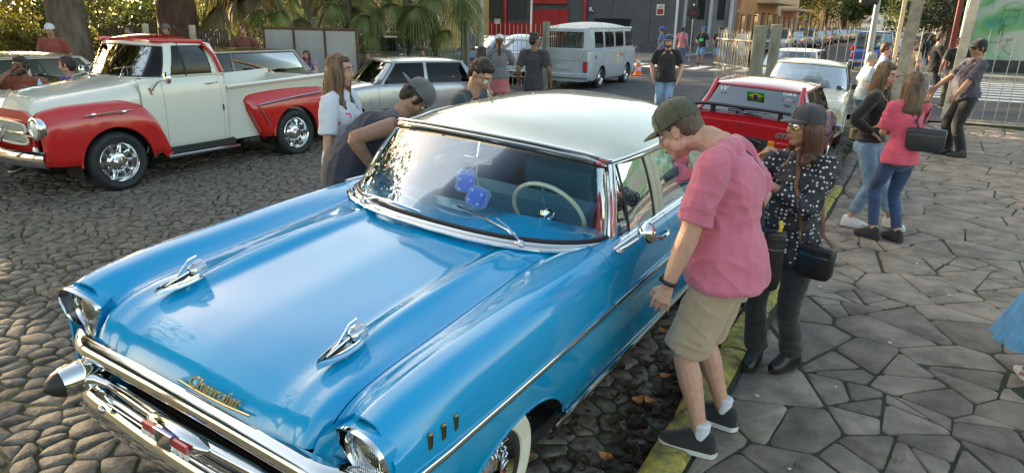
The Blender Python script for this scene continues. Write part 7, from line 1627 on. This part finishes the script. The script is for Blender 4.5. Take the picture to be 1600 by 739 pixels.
person('grey-haired man in a pale blue shirt behind the steel pole', (-.87, 13.4, 0), 20, 1.56, 1.05, lean=4, head=(10, 0, 0), top=(cloth('pale_blue', (.38, .46, .50)), .8, .1, .02), bot=('pants', JEANL, 1.9, .02), shoes=('lace', BLK), hair=('short', 'grey'), sk='fair', vox=.012, belly=.05)
person('dark-haired man with folded arms facing right beside the leaning pole', (-.72, 14.7, 0), 10, 1.70, 1.0, lean=2, head=(4, 0, 0), armR=((.05, .28, 1.14), (.8, -.4, -.6)), armL=((-.05, .28, 1.10), (-.8, -.4, -.6)), top=(cloth('grey_blue', (.20, .25, .30)), .9, .1, .02), bot=('pants', JEAN, 1.9, .02), shoes=('lace', BLK), hair=('short', 'brown'), sk='fair', vox=.012)
person('woman in a beige dress with a dark bag walking behind the leaning pole', (-.38, 19.9, .03), 70, 1.62, 1.12, True, lean=2, head=(0, -40, 0), top=(cloth('beige', (.45, .34, .24)), .7, .1, .02), bot=('skirt', cloth('beige', (.45, .34, .24)), .55, .02), shoes=('lace', mat('tan_sandal', (.3, .2, .12), .6)), hair=('short', 'brown'), sk='fair', vox=.014)
person('tall man in a black T-shirt and dark shorts holding a drink', (.18, 21.0, .03), 15, 1.80, 1.02, lean=1, head=(4, 0, 0), armR=((.14, .32, 1.20), (.8, -.2, -.8)), top=(BLK, .8, .1, .02), bot=('shorts', cloth('dark_shorts', (.03, .04, .06)), 1.0, .02), shoes=('lace', mat('tan_sandal', (.3, .2, .12), .6)), hair=('short', 'brown'), sk='fair', vox=.013)
person('man in black half hidden behind the pale concrete post', (.62, 20.4, .03), 100, 1.72, 1.05, lean=1, top=(BLK, .8, .1, .02), bot=('pants', cloth('olive_trousers', (.05, .05, .03)), 1.9, .02), shoes=('lace', BLK), hair=('short', 'black'), sk='tan', vox=.014)
person('dark figure walking away under the trees on the far right pavement', (.15, 36.5, .14), 95, 1.8, 1.0, lean=2, top=(BLK, 1.8, .1, .02), bot=('pants', BLK, 1.9, .02), shoes=('lace', BLK), hair=('short', 'black'), sk='tan', vox=.018)
person('distant figure in dark clothes far down the right pavement', (-.2, 47, .14), 95, 1.75, 1.0, lean=2, top=(CHAR, 1.8, .1, .02), bot=('pants', BLK, 1.9, .02), shoes=('lace', BLK), hair=('short', 'brown'), sk='tan', vox=.02)
far = [('man in a pink shirt with dark hair behind the man in black', (-9.75, 31.0), 80, cloth('rose', (.42, .15, .2)), .8, JEAN, 1.9, 'short', 'black', None, None), ('man in a black T-shirt with green print and blue cap', (-9.35, 32.9), -100, BLK, .8, cloth('blue_shorts', (.10, .22, .42)), 1.0, 'short', 'black', (cloth('bright_blue_cap', (.03, .12, .45)), 'front'), None),
       ('man in black with a dark cap and blue shorts', (-8.55, 32.9), -110, BLK, .8, cloth('blue_shorts', (.10, .22, .42)), 1.0, 'short', 'black', (BLK, 'front'), 'short'), ('stout man with a long grey beard in a slate T-shirt', (-7.75, 30.9), -90, cloth('slate', (.09, .11, .14)), .85, JEAN, 1.9, 'short', 'grey', None, 'long'),
       ('young man in white with bare legs and black hair', (-7.45, 32.6), -60, cloth('off_white', (.5, .5, .5)), .8, cloth('pale_shorts', (.35, .38, .42)), .9, 'short', 'black', None, None), ('man in black at the right end of the far group', (-6.65, 31.5), -120, BLK, .8, BLK, 1.9, 'short', 'stubble', None, None), ('person in a blue cap at the open hood of the dark car', (-9.9, 28.6), 200, cloth('blue_tee', (.05, .1, .3)), .8, JEAN, 1.9, 'short', 'brown', (cloth('bright_blue_cap', (.03, .12, .45)), 'front'), None)]
for lb, (x, y), az, tm, sl, bm, fr, hs_, hc, cp, bd in far:
    person(lb, (x, y, .04 if y < 33 else .14), az, 1.76, 1.12 if 'stout' in lb else 1.0, lean=1, top=(tm, sl, .1, .02), bot=('pants', bm, fr, .02), shoes=('lace', SOLE if 'white' in lb else BLK), hair=(hs_, hc), cap=cp, beard=bd, sk='tan', vox=.018, armR=((.12, .28, 1.1), (.8, -.4, -.6)) if 'green' in lb or 'dark cap' in lb else None)
gp = MB().box(-.1, .1, .14, .150, 1.12, 1.26, .004).build('shirt_print', mat('green_print', (.05, .6, .2), .6), t_info['man in a black T-shirt with green print and blue cap']['t'])
# behind the left fence and in the park
park_p = [('man in a white shirt and black cap looking at the aqua car', (-17.9, 18.6), 60, cloth('white_two', (.55, .56, .6)), 'short', 'black', (BLK, 'back')), ('man in black beside the aqua car', (-17.3, 19.4), 200, BLK, 'short', 'black', None), ('second man in black between the raised hoods', (-16.6, 19.0), 120, BLK, 'short', 'brown', None), ('third onlooker in black by the pale blue car', (-16.2, 19.8), 240, CHAR, 'short', 'black', None), ('man in a brown-red shirt standing behind the brown station wagon', (-14.6, 11.2), -60, cloth('brown_red', (.16, .05, .035)), 'short', 'brown', None), ('man in red behind the pickup roof with a white cap', (-15.9, 7.4), -40, cloth('brick_red', (.25, .05, .04)), 'short', 'brown', (cloth('white_cap', (.6, .62, .66)), 'front')), ('bearded onlooker behind the pickup roof in a dark top', (-15.2, 8.7), -90, CHAR, 'short', 'black', None), ('grey-capped onlooker right of the dark one behind the pickup roof', (-15.6, 9.8), -60, BLK, 'short', 'black', (cloth('grey_cap', (.11, .11, .115)), 'back'))]
for lb, (x, y), az, tm, hs_, hc, cp in park_p:
    person(lb, (x, y, .03), az, 1.72, 1.05, lean=1, top=(tm, .85, .1, .02), bot=('pants', JEAN, 1.9, .02), shoes=('lace', BLK), hair=(hs_, hc), cap=cp, sk='tan', vox=.016, armR=((.24, .02, 1.0), (1, -.3, .2)) if 'brown-red' in lb else None, armL=((-.24, .02, 1.0), (-1, -.3, .2)) if 'brown-red' in lb else None)
# crouching and seated people
person('bearded man in a rust red top leaning on his hand, left of the seated pair', (-10.0, 4.22, .06), -42, 1.70, 1.08, lean=10, pelv=(0, -.1, .62), seated=True, footR=(.14, .35, .09), footL=(-.14, .35, .09), head=(6, -20, 0), armR=((.06, .20, 1.22), (.9, .1, -.8)), armL=((-.16, .28, 1.02), (-.8, 0, -.8)), top=(cloth('rust_red', (.24, .055, .03)), .5, .05, .02), bot=('pants', JEAN, 1.9, .02), shoes=('lace', BLK), hair=('short', 'black'), beard='short', sk='brown', vox=.011)
person('man in a violet blue T-shirt turned to the bearded man', (-9.95, 4.72, .04), -100, 1.70, 1.08, lean=6, pelv=(0, -.1, .62), seated=True, footR=(.14, .35, .09), footL=(-.14, .35, .09), head=(4, -42, 0), top=(cloth('violet_blue', (.06, .05, .30)), .85, .05, .02), bot=('pants', JEAN, 1.9, .02), shoes=('lace', BLK), hair=('short', 'stubble'), sk='fair', vox=.011)
person('woman in a lilac top seated before the grey hoarding with her hand at her face', (-12.9, 11.6, .0), -58, 1.62, 1.05, True, lean=8, pelv=(0, -.1, .48), seated=True, footR=(.12, .35, .09), footL=(-.12, .35, .09), head=(8, 0, 0), armR=((.03, .17, 1.10), (.9, 0, -.9)), armL=((-.1, .3, .7), (-.9, 0, -.6)), top=(cloth('lilac', (.30, .16, .38)), .3, .05, .015), bot=('pants', JEAN, 1.9, .02), shoes=('lace', BLK), hair=('long', 'brown', .3), sk='fair', vox=.012)
person('man sitting low behind the silver hatchback roof', (-12.2, 15.2, .0), -60, 1.66, 1.05, lean=8, pelv=(0, -.1, .42), seated=True, footR=(.12, .35, .09), footL=(-.12, .35, .09), top=(BLK, .8, .05, .02), bot=('pants', JEAN, 1.9, .02), shoes=('lace', BLK), hair=('short', 'black'), sk='tan', vox=.013)
person('person with dark hair seated under the hoarding right of the woman in lilac', (-12.1, 12.9, .0), -60, 1.66, 1.0, lean=8, pelv=(0, -.1, .42), seated=True, footR=(.12, .35, .09), footL=(-.12, .35, .09), top=(cloth('dark_navy_top', (.02, .02, .05)), .8, .05, .02), bot=('pants', JEAN, 1.9, .02), shoes=('lace', BLK), hair=('short', 'black'), sk='tan', vox=.013)
def stool(x, y, h, lab, z0=.03): 
    t = thing('stool', lab, 'stool', (x, y, z0)); MB().box(-.2, .2, -.2, .2, h-.04, h, .012).build('seat', DW, t)
    for a in (-1, 1):
        for b_ in (-1, 1): MB().box(a*.16-.02, a*.16+.02, b_*.16-.02, b_*.16+.02, 0, h-.04).build('leg', DW, t, smooth=False)
stool(-10.05, 4.12, .42, 'dark stool under the man in the rust red top'); stool(-9.93, 4.72, .40, 'dark stool under the man in the violet blue T-shirt'); stool(-12.85, 11.68, .42, 'dark stool under the woman in lilac'); stool(-12.1, 12.95, .36, 'low stool under the person by the hoarding'); stool(-12.2, 15.3, .36, 'low stool behind the silver hatchback')
tag(MB().lathe([(0, 0), (.03, .0), (.032, .02), (.032, .13), (.028, .16), (.012, .19), (.012, .215), (0, .215)], 16).build('bottle', mat('pale_blue_bottle', (.25, .5, .65), .2, coat=1)), 'pale blue water bottle between the two seated men', 'bottle').location = (-9.72, 4.28, .98)
# ---- girl at the right edge: pale blue tulle dress, white sandals
TUL = mat('tulle_blue', (.17, .42, .68), .8, trans=.3, var=.2, vs=12)
girl = person('small girl in a pale blue tulle dress and white sandals at the right edge', (.885, 4.60, 0), 60, 1.12, .95, True, lean=2, footL=(-.07, .02, .055, 40), footR=(.08, .04, .055, 30), armL=((-.17, .10, .62), (-.5, -1, 0)), top=(mat('satin_blue', (.12, .36, .62), .5), .25, .0, .01), hair=('long', 'brown', .3), sk='tan', vox=.007)
g_ = MB(); rg = random.Random(2)
for lay in range(3):
    rows = []
    for j in range(9):
        u = j/8; rows.append([((.10+.17*u**.7-.012*lay)*(1+.05*math.sin(a*(13+lay)+lay)*u)*math.cos(a), (.10+.17*u**.7-.012*lay)*(1+.05*math.sin(a*(13+lay)+lay)*u)*math.sin(a), .66-.40*u+.01*lay) for a in np.linspace(0, 2*PI, 73)])
    g_.grid(rows)
g_.build('tulle_skirt', TUL, girl, ang=0)
for sg in (1, -1):
    an = t_info['small girl in a pale blue tulle dress and white sandals at the right edge']['t']
WL = mat('white_strap', (.66, .64, .6), .5)
for nm, (x, y), rot in (('L', (-.07, .02), R(40)), ('R', (.08, .04), R(30))):
    m = MB(); m.M = Matrix.Translation((x, y, 0)) @ Matrix.Rotation(rot, 4, 'Z'); ol = [(wd, yy) for yy, wd in ((-.05, .02), (-.03, .028), (.03, .028), (.07, .034), (.11, .028), (.125, .01))]; ol = ol+[(-a, b_) for a, b_ in ol[::-1]]; m.prism(ol, .0, .016); sd2 = m.build('sandal', WL, girl, smooth=False)
    m = MB(); m.M = Matrix.Translation((x, y, 0)) @ Matrix.Rotation(rot, 4, 'Z'); m.tube([(-.034, .06, .012), (-.025, .062, .034), (0, .064, .042), (.025, .062, .034), (.034, .06, .012)], .007, 6, ry=.004); m.tube([(.031*math.cos(a), -.012+.034*math.sin(a), .052) for a in np.linspace(0, 2*PI, 17)[:-1]], .006, 5, closed=True); m.build('strap', WL, sd2)
# ---- shirt prints, squiggle, bags and straps (things of their own)
def wpt(lb, x, y, z): t = t_info[lb]['t']; r = t.rotation_euler.z; return (t.location.x+x*math.cos(r)-y*math.sin(r), t.location.y+x*math.sin(r)+y*math.cos(r), t.location.z+z)
STR = []
def bag(nm, label, lb, c, size, mt, rz, strap=None, sm=None, flap=True, sr=.008):
    t = thing(nm, label, 'bag', wpt(lb, *c), rz); w_, d_, h_ = size
    o = MB(); ol = [(w_*a, h_*b_) for a, b_ in ((-.5, .42), (-.46, .5), (.46, .5), (.5, .42), (.48, -.3), (.40, -.46), (.2, -.5), (-.2, -.5), (-.40, -.46), (-.48, -.3))]
    rows = [[(x*k, y, z*k) for x, z in ol+[ol[0]]] for y, k in ((-d_*.5, .0), (-d_*.5, .86), (-d_*.42, .97), (-d_*.2, 1), (d_*.2, 1), (d_*.42, .97), (d_*.5, .86), (d_*.5, 0))]
    bo = o.grid(rows).build('bag_body', mt, t, ang=60)
    if flap: MB().tube([(-w_*.42, -d_*.5, h_*.22), (0, -d_*.56, h_*.20), (w_*.42, -d_*.5, h_*.22)], .004, 6).build('zip', CHROME2, t); MB().tube([(-w_*.46, -d_*.46, h_*.36), (0, -d_*.5, h_*.34), (w_*.46, -d_*.46, h_*.36)], .006, 6).build('seam', mt, t)
    if strap:
        STR.append((t, lb, strap, sr, sm or mt))
    return t
GB = mat('gold_metal', (.7, .5, .2), .25, 1); BR = mat('brown_leather', (.16, .055, .025), .45, bump=.2, bs=90)
PKL = 'man in a pink T-shirt, khaki shorts and olive cap peering into the blue sedan'; PDL = 'woman in a black polka-dot blouse, black trousers and dark cap holding up a phone'; TEL = 'woman with long ombre hair in a white T-shirt standing behind the blue fender'; CRL = 'woman in a coral pink tee and dark blue jeans with a black shoulder bag'; DKL = 'dark-haired woman in a black top and light jeans, hand on hip'
bag('crossbody_bag', 'slim black bag at the back hip of the man in pink', PKL, (.20, -.16, .93), (.10, .05, .30), BLEA, R(10), strap=[(.20, -.17, 1.06), (.19, -.14, 1.2), (.12, -.08, 1.36), (.03, .03, 1.44), (-.06, .15, 1.42), (-.12, .25, 1.3)], sr=.010)
MB().tube([wpt(PKL, .20, -.175, 1.13), wpt(PKL, .20, -.18, 1.10), wpt(PKL, .20, -.175, 1.07)], .010, 6).build('bag_clasp', mat('yellow_clasp', (.7, .55, .05), .4)); tag(bpy.data.objects['bag_clasp'], 'yellow clasp on the bag strap behind the man in pink', 'clasp')
bag('crossbody_bag', 'small black crossbody bag on a brown leather strap of the polka-dot woman', PDL, (-.20, .12, .76), (.20, .06, .19), BLEA, R(-20), strap=[(-.12, .17, .86), (-.10, .20, 1.05), (-.05, .17, 1.22), (.0, .08, 1.35), (.0, -.05, 1.34), (-.12, -.14, 1.15), (-.24, -.03, .95), (-.27, .10, .84)], sm=BR, sr=.012)
bag('crossbody_bag', 'black handbag on a long thin strap beside the woman in the white T-shirt', TEL, (-.02, .34, .80), (.27, .10, .17), BLEA, R(-28), strap=[(-.10, .32, .88), (-.20, .16, 1.0), (-.17, .05, 1.3), (-.08, .0, 1.43), (.05, -.05, 1.40), (.10, -.14, 1.2), (.08, .2, .9), (.06, .34, .88)], sr=.005)
bag('shoulder_bag', 'black structured tote on the shoulder of the woman in the coral tee', CRL, (.07, -.19, 1.02), (.32, .11, .21), mat('charcoal_leather', (.03, .032, .036), .4, bump=.2, bs=100), R(-4), strap=[(-.02, -.19, 1.11), (.03, -.17, 1.25), (.12, -.07, 1.36), (.15, .0, 1.32), (.18, -.10, 1.2), (.16, -.19, 1.11)], sr=.012)
bag('crossbody_strap_bag', 'beige strap and small bag across the black top of the dark-haired woman', DKL, (-.12, -.16, .93), (.16, .05, .12), mat('tan_canvas', (.36, .26, .15), .8), R(40), strap=[(-.16, .0, .95), (-.10, .135, 1.10), (.0, .145, 1.22), (.08, .10, 1.33), (.10, .0, 1.38), (.05, -.12, 1.28), (-.08, -.15, 1.0)], sr=.020)
def print_on(lb, nm, x, z, m, kind, y=.3):
    """small flat printed shape set on the front of a garment by ray casting"""
    PRN.append((lb, nm, x, z, m, kind, y))
PRN = []
YPR = mat('yellow_print', (.75, .62, .05), .7); PPR = mat('pink_print', (.72, .10, .26), .7)
for i, (x, z) in enumerate(((.02, 1.26), (.09, 1.30), (.10, 1.16), (.12, 1.02), (-.06, 1.22), (.0, 1.05), (.16, 1.24))): print_on(TEL, 'heart_print', x, z, YPR if i in (0, 5) else PPR, 'heart')
BML = 'man bending forward in a navy sleeveless top with a green squiggle and grey cap'
# ================================================================== finish: turn text into mesh, apply modifiers
bpy.context.view_layer.update()
dg = bpy.context.evaluated_depsgraph_get()
txt = [(o, bpy.data.meshes.new_from_object(o.evaluated_get(dg))) for o in TEXTS]
mods = {}
for o in COL.objects:
    if o.type == 'MESH' and o.modifiers and o.data.name not in mods:
        mods[o.data.name] = bpy.data.meshes.new_from_object(o.evaluated_get(dg))
for o in list(COL.objects):
    if o.type == 'MESH' and o.modifiers:
        me = mods[o.data.name]; m = o.data.materials[0]; o.modifiers.clear(); o.data = me
        me.materials.clear(); me.materials.append(m); me.shade_smooth()
for o, me in txt:
    n = bpy.data.objects.new(o.name, me); nm = o.name; COL.objects.link(n); n.parent = o.parent
    n.location = o.location; n.rotation_euler = o.rotation_euler
    for k in ('label', 'category', 'group', 'kind'):
        if k in o: n[k] = o[k]
    bpy.data.objects.remove(o); n.name = nm

# cloth wrinkles and hair strands: displacement along the normals of the finished meshes
for o, kind, amp in WR:
    me = o.data; n = len(me.vertices); co = np.empty(n*3, np.float32); me.vertices.foreach_get('co', co); co = co.reshape(-1, 3); no = np.empty(n*3, np.float32); me.vertices.foreach_get('normal', no); no = no.reshape(-1, 3)
    nz = noise.noise; out = np.empty(n, np.float32)
    if kind == 'hair':
        for i, (x, y, z) in enumerate(co.tolist()): out[i] = nz((x*75, y*75, z*5))+.6*nz((x*28, y*28, z*3+7))
    elif kind == 'pants':
        for i, (x, y, z) in enumerate(co.tolist()): w_ = nz((x*4, y*4, z*3+3))*.9; a_ = abs(nz((x*6+w_, y*6, z*13+w_*3))); out[i] = (1-a_)**4*1.3-.6
    else:
        for i, (x, y, z) in enumerate(co.tolist()):
            w_ = nz((x*3, y*3, z*3+9))*1.3; a_ = abs(nz((x*8+w_+z*2.5, y*8-z*2, z*2.6+w_))); b_ = abs(nz((x*5+4, y*5+w_*2, z*9))); out[i] = (1-a_)**4*1.1+(1-b_)**5*.7-.8
    co += no*(out*amp)[:, None]; me.vertices.foreach_set('co', co.ravel()); me.update()
# prints follow the finished garments, so they are placed after the modifiers
from mathutils.bvhtree import BVHTree
def kid(t, nm): return next(o for o in t.children if o.name.split('.')[0] == nm)
for lb, nm, x, z, m, kind, y in PRN:
    t = t_info[lb]['t']; g = kid(t, 'top'); bv = BVHTree.FromPolygons([v.co for v in g.data.vertices], [p.vertices for p in g.data.polygons])
    hit = lambda a, b: bv.ray_cast(Vector((a, .6, b)), Vector((0, -1, 0)))
    P = []
    for k in range(14):
        a = 2*PI*k/14; hx_, hz_ = .022*math.sin(a)**3, .020*(math.cos(a)-.35*math.cos(2*a)-.12*math.cos(3*a)); h = hit(x+hx_, z+hz_)
        if h[0]: P.append(tuple(h[0]+Vector((0, .0025, 0))))
    if len(P) == 14: MB().add(P, [tuple(range(14))]).build(nm, m, g, smooth=False)
t = t_info[BML]['t']; g = kid(t, 'top'); bv = BVHTree.FromPolygons([v.co for v in g.data.vertices], [p.vertices for p in g.data.polygons]); P = []
for k in range(60):
    u = k/59; a = Vector((-.6, lerp(-.14, .30, u)+.018*math.sin(k*.9), lerp(.86, 1.22, u)+.018*math.cos(k*1.1))); h = bv.ray_cast(a, Vector((1, 0, 0)))
    if h[0]: P.append(tuple(h[0]+Vector((-.004, 0, 0))))
if len(P) > 5: MB().tube(P, .005, 5).build('green_squiggle', mat('neon_green', (.15, .8, .08), .6), g)

# shoulder straps laid on the finished garments
for bt, lb, pts, sr, sm_ in STR:
    t = t_info[lb]['t']; g = kid(t, 'top'); bv = BVHTree.FromPolygons([v.co for v in g.data.vertices], [p.vertices for p in g.data.polygons]); n = 44; P = []
    Q = mono(range(len(pts)), pts, np.linspace(0, len(pts)-1, n)); bpy.context.view_layer.update(); inv = bt.matrix_world.inverted() @ t.matrix_world
    for i, q in enumerate(Q):
        q = Vector(q); h = bv.find_nearest(q)
        if h[0] and 2 < i < n-3:
            on = h[0]+h[1]*.006; inside = (q-h[0]).dot(h[1]) < 0; d_ = (q-h[0]).length
            if inside or d_ < .09: q = on
            elif d_ < .16: q = q.lerp(on, (.16-d_)/.07)
        P.append(inv @ q)
    for _ in range(2): P = [P[0]]+[(P[i-1]+P[i]*2+P[i+1])/4 for i in range(1, n-1)]+[P[-1]]
    MB().tube([tuple(p) for p in P], sr, 6, ry=max(.003, sr*.4)).build('strap', sm_, bt)
